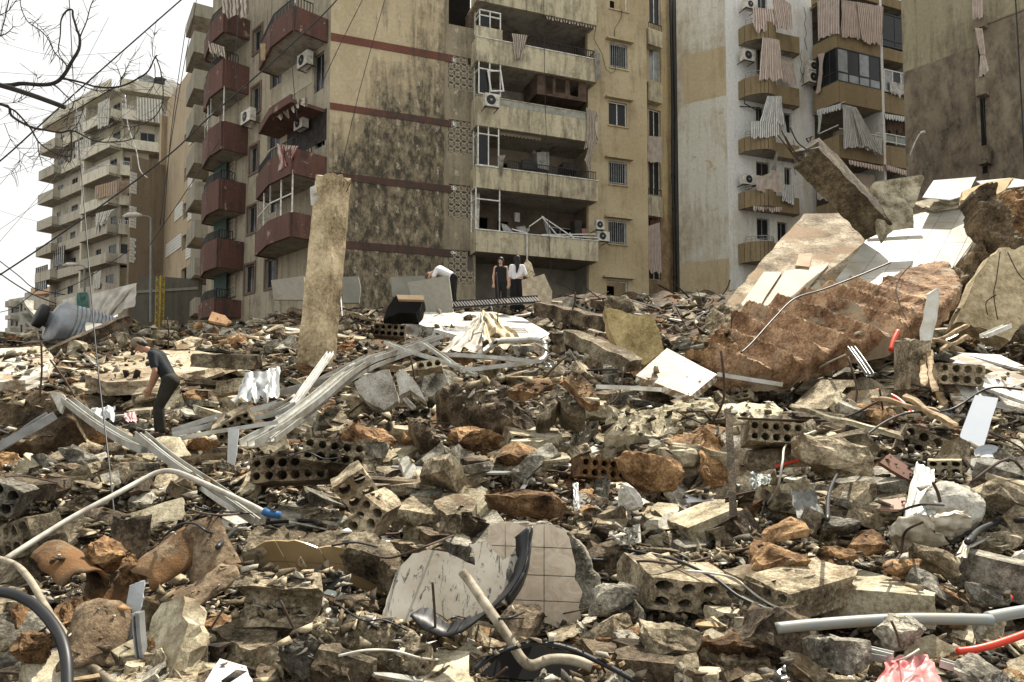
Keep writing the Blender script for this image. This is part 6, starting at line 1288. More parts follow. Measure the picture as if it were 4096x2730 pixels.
pipe('hose', [(3100, 1868, 6.2), (3180, 1845, 6.2), (3240, 1838, 6.15), (3330, 1840, 6.1), (3420, 1852, 6.1)], .012, T['red'], 'thin red hose under the long block strip at right', 'hose', d='given')
# hollow blocks with a place of their own
HBm = {k: hollow_mesh('hollow_block', *v) for k, v in {'a': (5, 2, .42, .17, .3, 1, .10), 'b': (4, 2, .40, .17, .42, 2, .14), 'B': (4, 2, .44, .135, .36, 12, .14, .34), 'D': (3, 2, .27, .14, .5, 14, .16, .34), 'c': (6, 2, .5, .16, .25, 3, .06), 'd': (3, 2, .24, .18, .45, 4, .16), 'e': (2, 3, .17, .24, .3, 5, .12), 'f': (3, 1, .28, .1, .3, 6, .12), 'g': (4, 2, .4, .2, .2, 7, .06), 'h': (2, 2, .18, .17, .2, 8, .12)}.items()}
for k, px, py, d, m, rot, lab, s, wp in (('B', 2720, 2335, 4.35, 'tan', (7, 9, 14), 'large hollow block with flat top and open holes in the right foreground', 1.3, 430), ('D', 3215, 2355, 4.2, 'tan', (6, 8, -62), 'hollow block end with seven holes at the left of the long flat block', 1.15, 200),
        ('a', 3085, 1745, 6.3, 'tan', (-14, 4, -4), 'clean hollow block with ten holes right of the standing dark post', 1.05, 200), ('a', 2395, 1880, 6.2, 'ochre', (-8, 6, 12), 'orange-dusted hollow block in the middle of the rubble', .95, 170),
        ('c', 1180, 1885, 6.1, 'brown', (-12, -3, -2), 'wide dark hollow block with twelve holes at left centre', 1.25, 320), ('g', 120, 2150, 4.9, 'tan', (4, -14, -32), 'hollow block with six big holes at the left edge', 1.15, 250),
        ('h', 40, 1990, 5.3, 'grey', (0, 25, 10), 'small hollow block end at the far left under the slabs', 1.2, 120), ('h', 1420, 1945, 5.6, 'tan', (10, -35, 12), 'hollow block tilted on its corner at left centre', 1.4, 110), ('e', 1500, 2060, 5.1, 'tan', (5, 35, -10), 'hollow block standing on its narrow side above the torn tub', 1.1, 110),
        ('f', 1720, 1470, 10.2, 'cream', (-10, -10, 5), 'small cream hollow block beside the bent aluminium bars', 1.2, 80), ('a', 1560, 1330, 16.2, 'brown', (-5, 3, 5), 'dark hollow block under the edge of the broad white slab', 1.6, 150), ('b', 2310, 1235, 17, 'grey', (10, 20, 30), 'grey hollow block leaning left of the golden block', 1.4, 120),
        ('g', 3830, 1500, 8.6, 'tan', (0, 5, -10), 'hollow block on the white boards at the right edge', 1.2, 130), ('g', 3700, 1790, 7.0, 'tan', (-10, 25, -20), 'broken hollow block below the splintered boards at right', 1.2, 170), ('d', 4060, 2320, 4.4, 'grey', (5, 5, 30), 'hollow block cut off by the right edge', 1.2, 130), ('f', 3070, 2330, 4.3, 'tan', (5, -8, 20), 'low hollow block under the dark cable between the two big blocks', 1.3, 120),
        ('h', 3270, 2105, 4.9, 'tan', (10, 30, 20), 'tiny hollow block cube among the orange stones', .9, 60), ('a', 1330, 1840, 6.0, 'tan', (-25, 8, 14), 'long broken hollow block leaning behind the wide dark one', 1.15, 200), ('a', 935, 1690, 7.5, 'tan', (20, -30, 10), 'hollow block showing its holes behind the aluminium strips', .9, 90)):
    blockat(HBm[k], px, py, d, T[m], rot, lab, s, wpx=wp)
plate('flat_block', ((3100, 2290), (3180, 2268), (3330, 2262), (3420, 2272), (3560, 2310), (3742, 2372), (3738, 2385), (3500, 2365), (3330, 2352), (3240, 2340)), T['cream'], 'long flat-topped block pointing right in the right foreground', 'concrete block', lean=.7, slant=-.15, d=4.0, thick=.17, down=True, jag=.008, phrase='the long flat-topped block')
for k, (pa, pb2, w1, h1, m, lab) in enumerate((((3000, 1850, 6.3), (3480, 1765, 6.2), .12, .17, 'tan', 'long strip of joined blocks lying right of the dark post'), ((2285, 1345, 11.6), (2540, 1465, 10.6), .3, .2, 'tan', 'broken block beam leaning on the foot of the golden block'),
        ((2160, 1235, 17), (2440, 1300, 15.5), .35, .3, 'brown', 'long brown beam lying above the golden tarpaulin'), ((198, 1420, 20), (512, 1280, 21.5), .35, .3, 'brown', 'long brown beam resting on stones beside the water tank'),
        ((0, 1940, 5.8), (250, 1960, 5.7), .16, .12, 'brown', 'brown block strip at the left edge above the holed block'), ((1080, 1530, 10.5), (870, 1560, 10.4), .3, .18, 'tan', 'tan slab strip behind the grey plastic heap'), ((790, 1440, 14), (1030, 1450, 14), .4, .25, 'tan', 'broad tan slab beside the foot of the tall column'))):
    beam('block_beam', pa, pb2, w1, h1, T[m], lab, 'concrete beam', rag=.03, roll=.1)
for px, py, wpx, m, dims, seed, rot, d, lab in ((3125, 2130, 190, 'ochre', (1, .6, .28), 51, (12, -8, 10), 4.9, 'flat orange stone lying on others at right'), (3100, 2230, 230, 'ochre', (1, .8, .5), 52, (8, 5, -5), 4.5, 'biggest orange-topped stone in the right foreground'), (3370, 2210, 130, 'ochre', (1, .7, .25), 53, (10, 10, 0), 4.5, 'thin orange stone right of the biggest orange one'),
        (3475, 2175, 150, 'ochre', (1, .8, .4), 54, (10, -15, 20), 4.6, 'orange-topped stone left of the wrapped sack'), (3610, 2260, 130, 'ochre', (1, .8, .45), 55, (10, -25, 20), 4.3, 'orange-sided stone behind the long flat-topped block'), (3360, 2110, 140, 'grey', (1, .7, .5), 56, (0, 0, 20), 4.8, 'rough grey stone behind the orange stones'),
        (3690, 2330, 170, 'grey', (1, .8, .3), 57, (40, 20, 20), 4.2, 'grey speckled slab leaning behind the long flat-topped block'), (2520, 1990, 120, 'pale', (.7, .5, 1), 58, (0, 10, 0), 5.4, 'upright pale stone tooth in the centre right'), (3350, 1830, 320, 'tan', (1, .5, .42), 59, (0, 2, 0), 6.0, 'large smooth tan stone under the long strip of joined blocks'), (3750, 2250, 200, 'tan', (1, .6, .5), 60, (0, 12, 0), 4.4, 'knobbly tan stone below the wrapped sack'),
        (2680, 2560, 230, 'tan', (1, .7, .45), 61, (0, 8, 10), 3.6, 'broad tan stone lying flat at the bottom right of centre'), (3340, 2610, 220, 'grey', (1, .8, .5), 62, (0, 12, 30), 3.3, 'rough grey stone before the aluminium channels at bottom right'), (3620, 2530, 190, 'grey', (1, .8, .5), 63, (0, -8, 30), 3.5, 'grey stone just below the grey-blue pipe'), (3920, 2690, 170, 'grey', (1, .8, .6), 64, (0, -8, 30), 3.1, 'rough stone right of the pink plastic bag'), (2450, 2390, 170, 'grey', (1, .8, .7), 65, (0, 0, 0), 4.1, 'rough grey stone right of the cream tiled wall piece'),
        (2090, 2500, 200, 'brown', (1, .8, .7), 66, (0, 0, 40), 3.7, 'dark stone between the torn tub and the tiled wall piece'), (3950, 2380, 160, 'grey', (1, .8, .6), 67, (0, 0, 40), 4.0, 'stone under the short red tube'), (590, 1385, 62, 'dark_', (.8, .6, 1), 68, (0, 10, 0), 21, 'black charred lump right of the brown beam near the tank'), (2100, 2010, 330, 'ochre', (1, .8, .3), 69, (0, 0, 0), 5.2, 'wide orange soil hump in the middle of the foreground'), (2590, 1880, 300, 'ochre', (1, .8, .5), 70, (0, 0, 10), 6.1, 'orange soil mass behind the orange-dusted hollow block'),
        (310, 1405, 80, 'cream', (.9, .5, 1), 71, (0, 10, 0), 19.5, 'pale triangular stone beside the brown beam near the tank'), (445, 1380, 50, 'tan', (.6, .5, 1), 72, (0, -10, 0), 19.8, 'narrow upright stone behind the man'), (495, 1362, 65, 'tan', (.8, .5, 1), 73, (0, -20, 0), 19.9, 'rusty-grey upright stone right of the narrow one behind the man')):
    rockat('stone', px, py, wpx, mDk if m == 'dark_' else T[m], lab, 'stone', dims, seed, rot, d, rough=.08)
# --- left and centre odds
relief('concrete_slab', ((-20, 1570), (120, 1556), (200, 1552), (330, 1588), (320, 1625), (250, 1690), (180, 1745), (90, 1765), (-20, 1775)), mDk, 'thick dark slab end at the left edge in front of the man', 'concrete slab', lean=.6, d=8.6, thick=.5, rough=.06, phrase='the dark slab end at the left edge')
plate('plaster_flake', ((200, 1572), (235, 1570), (262, 1590), (255, 1625), (245, 1655), (225, 1620)), T['pale'], 'white plaster flake on the thick dark slab end', 'plaster', lean=.1, d=8.1, thick=.03, jag=.008)
mk = NT('patchy_pale_concrete'); mPat = mk.fin(mk.mix(mk.ramp(mk.noise(mk.coord('obj'), 2.0, 9, .72), [(.48, 0), (.56, 1)]), (.48, .45, .38), (.26, .195, .13)), .85)
plate('concrete_slab', ((-20, 1395), (180, 1388), (215, 1430), (190, 1480), (100, 1520), (-20, 1530)), mPat, 'pale patchy slab with brown squares at the left edge', 'concrete slab', lean=2.5, d=12.5, thick=.2, phrase='the pale patchy slab')
plate('concrete_slab', ((340, 1500), (440, 1440), (560, 1400), (800, 1405), (960, 1430), (820, 1480), (620, 1520), (430, 1530)), rubble_mat('dusty_brown_floor', (.12, .09, .06), (.3, .24, .16), (.44, .38, .27), scale=1.5, rnd_amt=.02), 'wide dusty floor slab covered in wires behind the man', 'concrete slab', lean=3.5, d=13.5, thick=.25, down=True, sub=5, jag=.05, phrase='the wide dusty floor slab')
plate('orange_panel', ((833, 1282), (848, 1247), (900, 1262), (925, 1285), (905, 1299)), simple('orange_plaster', (.46, .27, .14), .85, var=.3), 'orange painted panel lying near the foot of the red balconies', 'panel', lean=.4, d=21, thick=.08)
plate('white_slab', ((340, 1300), (345, 1290), (430, 1298), (438, 1330), (400, 1345), (345, 1340)), T['pale'], 'white broken slab leaning on the water tank', 'concrete slab', lean=.6, d=21.5, thick=.15)
mPr = facade_mat('dusty_grey_parapet', (.30, .285, .235), (.36, .34, .285), (.18, .165, .13), .3); mPr2 = simple('smooth_grey_panel', (.24, .235, .20), .9, var=.3, scale=1)
plate('wall_slab', ((1629, 1130), (1794, 1103), (1813, 1252), (1664, 1252)), mPr, 'tall plain concrete panel in front of the bent woman', 'concrete panel', lean=.1, slant=-.1, d=22.5, thick=.12, jag=.006, phrase='the tall plain concrete panel')
plate('wall_slab', ((1564, 1108), (1790, 1101), (1770, 1130), (1700, 1200), (1572, 1187)), mPr2, 'shaded concrete panel joining the tall plain one at its left', 'concrete panel', lean=.1, slant=.3, d=23.4, thick=.12, jag=.004)
plate('wall_slab', ((1370, 1108), (1432, 1106), (1442, 1150), (1436, 1212), (1370, 1212)), mPr2, 'dark grey panel just right of the tall column', 'concrete panel', lean=.1, d=22.5, thick=.12, jag=.004)
plate('wall_slab', ((1084, 1122), (1215, 1104), (1220, 1200), (1096, 1200)), mPr, 'pale grey panel just left of the tall column', 'concrete panel', lean=.1, d=23.0, thick=.1, jag=.006)
sf = empty('sofa', W(1615, 1250, 19.5), 'upturned black sofa with a wooden edge before the concrete panels', 'sofa'); mark([(1530, 1175), (1697, 1280)], 19.5, 'the upturned black sofa')
plate('body', ((1532, 1285), (1550, 1230), (1585, 1182), (1694, 1197), (1680, 1235), (1664, 1256), (1600, 1252), (1552, 1268)), T['dark'], None, None, lean=.3, d=19.4, thick=.6, jag=.02, parent=sf); plate('wooden_edge', ((1586, 1180), (1692, 1182), (1697, 1200), (1594, 1198)), simple('beech_wood', (.42, .3, .18), .6, var=.2), None, None, lean=.1, d=19.25, thick=.08, jag=.003, parent=sf)
kw = NT('woven_relief'); cc = kw.coord('obj', (7, 4, 1)); ck = kw.n('ShaderNodeTexChecker'); kw.l(cc, ck.inputs[0]); ck.inputs[3].default_value = 1.0; mWv = kw.fin(kw.mix(kw.math('MULTIPLY', ck.outputs[1], .55), kw.ramp(kw.noise(kw.coord('obj'), 6, 6, .7), [(.35, (.30, .25, .17)), (.6, (.46, .40, .30))]), (.28, .22, .14)), .85)
plate('patterned_panel', ((2087, 1122), (2177, 1096), (2209, 1166), (2204, 1215), (2094, 1215)), mWv, 'tan panel with a woven relief pattern right of the two women', 'patterned panel', lean=.3, d=21.5, thick=.12, jag=.008, phrase='the woven-pattern panel')
plate('splintered_board', ((2085, 1090), (2105, 1040), (2125, 1055), (2140, 1100), (2120, 1120)), T['tan'], 'pointed splinter of board behind the woven-pattern panel', 'board', lean=.1, d=23.2, thick=.05)
fx = empty('fallen_fence', W(1960, 1200, 20.5), 'black steel fence section lying in front of the two women', 'fence'); mb = MB(); p, q = W(1810, 1208, 20.3), W(2150, 1186, 20.6); up = (W(1810, 1232, 19.6) - p)
MB().bar(p, q, .07, .05).bar(p + up, q + up, .06, .05).obj('rail', T['iron'], fx)
for i in range(30): a = p.lerp(q, i / 30); b = p.lerp(q, (i + 1.6) / 31) + up; mb.bar(a, b, .035, .02)
mb.obj('fence_bars', T['iron'], fx); mark([(1810, 1186), (2150, 1235)], 20, 'the fallen black fence')
# golden tarpaulin
kg = NT('golden_tarpaulin'); mTar = kg.fin(kg.ramp(kg.noise(kg.coord('obj', (1, 1, 1)), 1.8, 6, .7), [(.3, (.12, .09, .055)), (.48, (.34, .26, .14)), (.62, (.50, .42, .28))]), .55)
def rawcloth(q, m, lab, cat, n=26, mm=14, amp=.08, waves=5, seed=1, ragged=.1, pinch=0, name='cloth', phrase=None):
    o = cloth(name, clothmesh(*[W(*p) for p in q], max(n, 36), mm + 12, amp * .8, min(waves, 3), seed, ragged, pinch, 1), m, None, None, label=lab, cat=cat)
    mark([p[:2] for p in q], min(p[2] for p in q), phrase or 'the ' + lab); return o
rawcloth(((1925, 1250, 15.2), (1975, 1250, 15.3), (1935, 1395, 13.4), (2092, 1365, 14.2)), mTar, 'crumpled golden tarpaulin pulled up to a point in the middle', 'tarpaulin', amp=.16, waves=4, seed=5, ragged=.15, name='tarpaulin', phrase='the golden tarpaulin')
rawcloth(((1915, 1262, 15.2), (1945, 1258, 15.1), (1765, 1412, 13.2), (1930, 1405, 13.3)), simple('grey_brown_tarpaulin', (.30, .26, .2), .6, var=.5, scale=2), 'grey-brown left fold of the golden tarpaulin', 'tarpaulin', amp=.14, waves=4, seed=6, ragged=.2, name='tarpaulin')
# aluminium strips
def chan(pts, w_, h_, lab, m='alu', name='aluminium_channel', cat='metal strip', up=(0, 0, 1), t=.006, phrase=None):
    P = spl([W(*p) for p in pts]); o = chan_pts(P, w_, h_, t, up).obj(name, T[m], None, label=lab, cat=cat)
    for a in pts[::2]: MARKS.append((a[0] - 20, a[1] - 15, a[0] + 20, a[1] + 15, -1, phrase or 'the ' + lab))
    return o
chan(((1760, 1345, 13), (1600, 1402, 12), (1480, 1440, 11), (1380, 1498, 9.8), (1270, 1590, 8.6), (1130, 1695, 7.7), (990, 1775, 7.0)), .17, .08, 'broad bent metal strip sweeping down left from the white slab', t=.012, phrase='the broad bent metal strip')
chan(((1750, 1370, 12.9), (1600, 1425, 11.9), (1480, 1470, 10.9), (1360, 1540, 9.6), (1240, 1640, 8.4), (1080, 1760, 7.2)), .11, .06, 'second bent metal strip lying along the broad one', t=.012)
chan(((1322, 1412, 9.9), (1230, 1540, 9.0), (1180, 1610, 8.6), (1112, 1668, 8.3)), .09, .05, 'short bright white strip crossing the broad bent strip', 'frame')
chan(((1105, 1575, 9.3), (1300, 1520, 9.8), (1480, 1430, 10.8)), .16, .08, 'metal strip emerging left of the broad bent strip')
chan(((690, 1725, 7.8), (860, 1670, 8.0), (1040, 1632, 8.2), (1120, 1612, 8.4)), .12, .05, 'upper aluminium strip right of the man'); chan(((690, 1740, 7.5), (860, 1700, 7.7), (1080, 1660, 8.0), (1170, 1615, 8.3)), .08, .05, 'middle aluminium strip right of the man'); chan(((700, 1758, 7.3), (900, 1722, 7.3), (1110, 1690, 7.5)), .07, .04, 'lowest aluminium strip right of the man')
chan(((1545, 1370, 12), (1650, 1410, 11.4), (1780, 1450, 10.8), (1850, 1475, 10.5)), .10, .05, 'aluminium bar slanting down right before the tarpaulin'); chan(((1695, 1375, 11.9), (1760, 1420, 11.3), (1830, 1470, 10.6), (1900, 1500, 10.2)), .09, .05, 'crossing aluminium bar left of the bent frame')
pipe('bent_bar', [(1915, 1418, 11.6), (1960, 1390, 11.9), (1995, 1366, 12.1), (2080, 1362, 12.1), (2165, 1362, 12.0), (2180, 1400, 11.6), (2180, 1430, 11.3), (2150, 1452, 11.0)], .055, T['alu'], 'bent aluminium frame bar looping round below the tarpaulin', 'metal frame', d='given', k=3, n=4, phrase='the bent aluminium frame')
chan(((1768, 1418, 11.6), (1950, 1430, 11.4), (2160, 1450, 11.2), (2200, 1462, 11.1)), .18, .06, 'wide aluminium bar lying level below the bent frame'); chan(((1845, 1485, 10.3), (2000, 1465, 10.6), (2160, 1445, 11.0)), .10, .06, 'lower aluminium bar meeting the bent frame at right')
chan(((2385, 1548, 8.9), (2500, 1552, 8.9), (2645, 1560, 8.9)), .08, .05, 'white bar sticking out left of the peeling board', 'frame'); chan(((2868, 1498, 8.9), (3000, 1520, 8.8), (3130, 1540, 8.7)), .10, .05, 'grey bar continuing right of the peeling board')
chan(((268, 1600, 8.2), (380, 1685, 7.4), (500, 1760, 6.8), (590, 1800, 6.5)), .12, .06, 'dark-lined aluminium channel in front of the man\'s feet', phrase="the dark-lined channel"); chan(((560, 1738, 6.6), (700, 1850, 6.1), (850, 1950, 5.7), (1040, 2085, 5.2)), .09, .06, 'long bright aluminium channel running diagonally at the left', phrase='the long bright channel'); chan(((585, 1765, 6.5), (720, 1880, 6.0), (860, 1985, 5.6), (1010, 2080, 5.25)), .05, .04, 'thin rod lying along the long bright channel', 'frame')
chan(((-20, 1800, 7.0), (100, 1728, 7.1), (208, 1662, 7.3)), .12, .08, 'grey channel at the left edge in front of the dark slab', 'steel')
chan(((3310, 2553, 3.5), (3430, 2590, 3.4), (3570, 2625, 3.3)), .045, .03, 'aluminium channel at the bottom right beside the plastic bag'); chan(((3300, 2572, 3.45), (3420, 2610, 3.35), (3545, 2635, 3.3)), .04, .03, 'second aluminium channel just below the first at bottom right', 'steel'); chan(((3760, 2650, 3.25), (3860, 2680, 3.2)), .045, .03, 'stub of aluminium channel right of the plastic bag')
chan(((3405, 1392, 9.6), (3440, 1440, 9.2), (3480, 1500, 8.9)), .09, .05, 'grey metal strip leaning below the long tan stone', 'steel'); chan(((3935, 1345, 10.5), (4030, 1305, 10.8)), .12, .06, 'short white channel in front of the cracked yellow wall', 'frame')
plate('metal_strip', ((912, 1712), (955, 1716), (948, 1800), (935, 1868), (908, 1868)), simple('grey_white_strip', (.5, .52, .52), .5, dirt=(.36, .36, .34)), 'flat grey strip standing upright right of the man', 'metal strip', lean=.1, d=6.4, thick=.012, jag=.003)
# grey plastic heap
mPls = simple('grey_plastic_sheet', (.36, .38, .38), .35, dirt=(.14, .14, .14), scale=3, spec=.5)
rawcloth(((985, 1495, 9.6), (1090, 1480, 9.6), (920, 1610, 8.9), (1070, 1600, 8.9)), mPls, 'crumpled grey plastic sheet heap left of the tall column foot', 'plastic sheet', amp=.16, waves=6, seed=8, ragged=.2, name='plastic_sheet', phrase='the grey plastic heap')
rawcloth(((1075, 1475, 9.2), (1120, 1468, 9.2), (1068, 1590, 8.8), (1118, 1590, 8.8)), simple('milky_plastic', (.66, .66, .62), .35, var=.2), 'milky white plastic piece standing on the grey plastic heap', 'plastic sheet', amp=.04, waves=1.3, seed=9, name='plastic_sheet')
rawcloth(((330, 1640, 8.8), (460, 1625, 8.8), (330, 1680, 8.4), (465, 1675, 8.4)), stripe_mat('pale_blue_striped_cloth', (.55, .56, .55), (.3, .32, .33), 20), 'grey striped cloth bundle left of the man\'s knees', 'cloth', amp=.08, waves=7, seed=10); rawcloth(((495, 1655, 8.5), (545, 1645, 8.5), (500, 1685, 8.3), (545, 1690, 8.3)), simple('pink_cloth', (.6, .36, .36), .8), 'pink cloth scrap between bundle and man', 'cloth', amp=.04, seed=11)
# right side things
plate('blue_grey_panel', ((3804, 1842), (3850, 1715), (3901, 1581), (3993, 1593), (3955, 1720), (3913, 1852), (3825, 1850)), simple('pale_blue_paint', (.33, .365, .41), .4, dirt=(.36, .39, .42), scale=2), 'pale blue-grey metal panel leaning from the white boards at right', 'metal panel', lean=.8, slant=0, d=6.6, thick=.02, jag=.003, phrase='the pale blue-grey panel')
plate('cream_panel', ((3985, 1858), (4020, 1768), (4066, 1762), (4030, 1855)), T['cream'], 'small cream panel right of the pale blue-grey panel', 'panel', lean=.3, d=6.6, thick=.02, jag=.003)
Mx = Matrix.Translation(W(3952, 1820, 6.4)) @ Euler((.5, -.5, 0)).to_matrix().to_4x4(); MB().lathe([(0, 0), (.06, 0), (.065, .012), (.07, .0), (.09, .012), (.1, .03)], 20, Mx).obj('plastic_dish', simple('white_blue_plastic', (.5, .55, .58), .4), None, label='round plastic dish right of the pale blue-grey panel', cat='plastic dish', smooth=True)
bd = beam('white_plank', (3688, 1440, 9.4), (3736, 1168, 9.8), .13, .06, T['white'], 'white painted plank standing upright at the right', 'plank', rag=.05, phrase='the upright white plank')
for k, (a, b) in enumerate((((3700, 1420), (3775, 1615)), ((3690, 1440), (3700, 1540)), ((3716, 1410), (3740, 1560)))): beam('wood_splinter', (*a, 9.2), (*b, 8.4), .07, .03, T['wood'], ('long split splinter at the foot of the upright white plank', 'short splinter left at the foot of the upright white plank', 'middle splinter at the foot of the upright white plank')[k], 'wood splinter', rag=.04)
hb = hollow_mesh('hollow_pier', 2, 3, .3, .28, .62, 19, .04, .3); blockat(hb, 3650, 1462, 9.3, T['tan'], (92, 0, 12), 'hollow clay pier standing left of the upright white plank', 1, 'block pier', 'block_pier', wpx=90)
for i, (q, th, dd_) in enumerate((((( 3770, 1480), (3830, 1440), (4110, 1560), (4110, 1640), (3900, 1590), (3840, 1570)), .06, 8.3), (((3800, 1435), (3850, 1415), (4110, 1510), (4110, 1540), (3950, 1490)), .05, 8.9), (((3910, 1540), (3925, 1525), (4110, 1590), (4110, 1610)), .04, 8.0), (((3760, 1490), (3780, 1480), (3860, 1600), (3830, 1640)), .05, 8.2), (((3830, 1410), (4000, 1420), (4110, 1470), (4110, 1485)), .04, 9.4), (((3850, 1500), (3950, 1470), (4100, 1530), (4040, 1550)), .03, 8.6))):
    plate('white_board', q, mPeel.m if i % 2 else mWD.m, ('largest white board in the stack of boards at the right edge', 'upper white board in the stack at the right edge', 'narrow white slat lowest in the board stack at right', 'white board edge turned down at the left of the board stack', 'topmost thin board at the right edge', 'middle thin board on the board stack at right')[i], 'board', lean=.8, slant=0, d=dd_, thick=th, down=True, jag=.01, phrase='the stack of white boards')
relief('masonry_chunk', ((3770, 1500), (3850, 1600), (3950, 1620), (4110, 1660), (4110, 1760), (3990, 1740), (3900, 1650), (3780, 1600)), T['brown'], 'broken brown wall edge under the stack of white boards', 'masonry chunk', d=8.5, lean=.5, rough=.08)
for i, (a, b, w_) in enumerate((((3180, 1632, 7.6), (3600, 1745, 7.0), .13), ((3620, 1590, 7.7), (3815, 1700, 7.1), .07), ((3500, 1595, 7.8), (3745, 1645, 7.4), .08), ((3720, 1380, 10), (3870, 1300, 10.2), .05), ((3770, 1400, 9.8), (3860, 1350, 10), .04), ((3740, 1360, 10), (3850, 1400, 9.8), .05))):
    beam('wood_splinter', a, b, w_, .04, T['wood'] if i else T['cream'], ('long pale board lying flat below the long tan stone', 'splintered brown plank left of the pale blue-grey panel', 'thin splintered plank above the brown one', 'dark stick crossing behind the upright white plank', 'second dark stick behind the upright white plank', 'lower dark stick behind the upright white plank')[i], 'plank', rag=.05)
mBag = simple('white_plastic_bag', (.5, .51, .5), .35, dirt=(.42, .42, .38), scale=4, spec=.4)
rawcloth(((3665, 1850, 6.2), (3735, 1880, 6.2), (3610, 2090, 5.3), (3770, 2070, 5.3)), mBag, 'white plastic bag standing up beside the mottled white stone', 'plastic bag', amp=.05, waves=4, seed=12, ragged=.04, name='plastic_bag', phrase='the white plastic bag')
relief('mottled_stone', ((3690, 1990), (3740, 1935), (3800, 1925), (3880, 1950), (3945, 2030), (3930, 2080), (3860, 2110), (3760, 2080)), T['pale'], 'large mottled white stone in the right foreground', 'stone', lean=.3, d=5.3, thick=.2, cell=.014, rough=.03, dome=.06, phrase='the mottled white stone')
mSk = simple('beige_plastic_wrap', (.50, .46, .37), .4, dirt=(.26, .22, .16), scale=4, spec=.4)
for i, (px, py, wp, lab) in enumerate(((3790, 2115, 150, 'right lump of the beige plastic-wrapped sacks'), (3680, 2145, 190, 'left lump of the beige plastic-wrapped sacks'), (4070, 2240, 90, 'pale wrapped sack cut by the right edge'))):
    me = rock_mesh('wrapped_sack', 81 + i, (1, .8, .9), 3, .12, 14); smoothit(me); d = 4.75; inst('wrapped_sack', me, mSk, None, Matrix.Translation(W(px, py, d)) @ Matrix.Scale(wp * d / F, 4), lab, 'sack'); mark([(px - wp / 2, py - wp / 2), (px + wp / 2, py + wp / 2)], d, 'the ' + lab)
rawcloth(((3860, 2150, 4.6), (3890, 2145, 4.6), (3820, 2230, 4.4), (3870, 2230, 4.4)), mSk, 'torn strip of plastic hanging from the wrapped sacks', 'plastic sheet', amp=.03, seed=14, ragged=.04)
mPk = simple('pink_red_plastic', (.52, .12, .12), .35, dirt=(.62, .38, .36), scale=6, spec=.4)
rawcloth(((3560, 2625, 3.35), (3700, 2620, 3.4), (3480, 2760, 3.05), (3800, 2760, 3.1)), mPk, 'pink and red crumpled plastic bag at the bottom right', 'plastic bag', amp=.045, waves=3.5, seed=15, ragged=.03, name='plastic_bag', phrase='the pink plastic bag')
plate('pink_panel', ((3520, 2035), (3530, 2000), (3622, 1990), (3620, 2030), (3600, 2038)), simple('pink_plaster', (.42, .27, .21), .8), 'small pinkish panel left of the white plastic bag', 'panel', lean=.15, d=5.4, thick=.02, jag=.004)
plate('brown_board', ((3520, 1850), (3560, 1815), (3650, 1880), (3660, 1930), (3600, 1900)), simple('dark_red_brown_board', (.15, .07, .045), .8, var=.3), 'dark red-brown board leaning above the white plastic bag', 'board', lean=.3, d=6.1, thick=.03, jag=.006); plate('brown_board', ((3575, 1745), (3620, 1705), (3690, 1695), (3715, 1715), (3700, 1760), (3640, 1770)), simple('dark_brown_board', (.16, .10, .065), .8, var=.3), 'dark brown torn board left of the pale blue-grey panel', 'board', lean=.3, d=7.0, thick=.02, jag=.01)
rawcloth(((3160, 1965, 5.7), (3260, 1960, 5.7), (3190, 2060, 5.4), (3300, 2080, 5.4)), simple('grey_rag', (.22, .22, .2), .8, var=.6, scale=5), 'crumpled dark grey rag in the hollow right of centre', 'cloth', amp=.06, waves=5, seed=16, ragged=.06); rawcloth(((3000, 1890, 5.9), (3080, 1900, 5.9), (3000, 1960, 5.7), (3085, 1930, 5.7)), simple('grey_green_bag', (.2, .22, .2), .5, var=.5), 'grey-green plastic bag beside the dark post', 'plastic bag', amp=.05, waves=3, seed=17, ragged=.05)
plate('printed_card', ((2742, 1980), (2848, 1970), (2856, 2002), (2748, 2012)), simple('white_card', (.66, .66, .68), .6, var=.15), 'small white striped card left of the dark post', 'card', lean=.05, d=5.45, thick=.006, jag=.002)
beam('wooden_post', (2935, 2075, 5.3), (2912, 1640, 6.0), .05, .04, T['brown'], 'thin dark post standing upright in the middle right', 'post', rag=.02, phrase='the standing dark post', bump_=.006)
rawcloth(((2290, 1935, 5.7), (2312, 1930, 5.7), (2300, 2030, 5.4), (2320, 2040, 5.4)), T['steel'], 'narrow torn grey metal scrap left of the upright stone tooth', 'metal scrap', n=6, amp=.02, waves=1, seed=18)
plate('roof_scrap', ((2434, 2145), (2440, 2125), (2560, 2095), (2565, 2170), (2480, 2180)), T['pale'], 'pale curled sheet scrap above the large hollow block', 'scrap', lean=.15, d=4.9, thick=.01, jag=.005)
def shardb(px, py, pts, d, lab): plate('rubber_shard', pts, T['black'], lab, 'plastic shard', lean=.1, d=d, thick=.01, jag=.005)
shardb(0, 0, ((1210, 2280), (1290, 2270), (1400, 2310), (1398, 2370), (1300, 2350)), 4.1, 'torn black plastic piece under the flower-tiled wall piece'); plate('plastic_strip', ((1290, 2375), (1310, 2358), (1400, 2378), (1495, 2382), (1495, 2415), (1380, 2400)), simple('dark_green_grey_plastic', (.1, .115, .11), .4), 'dark grey-green plastic strip over the small dark stone', 'plastic shard', lean=.1, d=3.95, thick=.01, jag=.004)
rockat('stone', 1420, 2430, 180, T['brown'], 'small dark grey stone below the dark green strip', 'stone', (1, .7, .5), 91, (0, 10, 0), d=3.85)
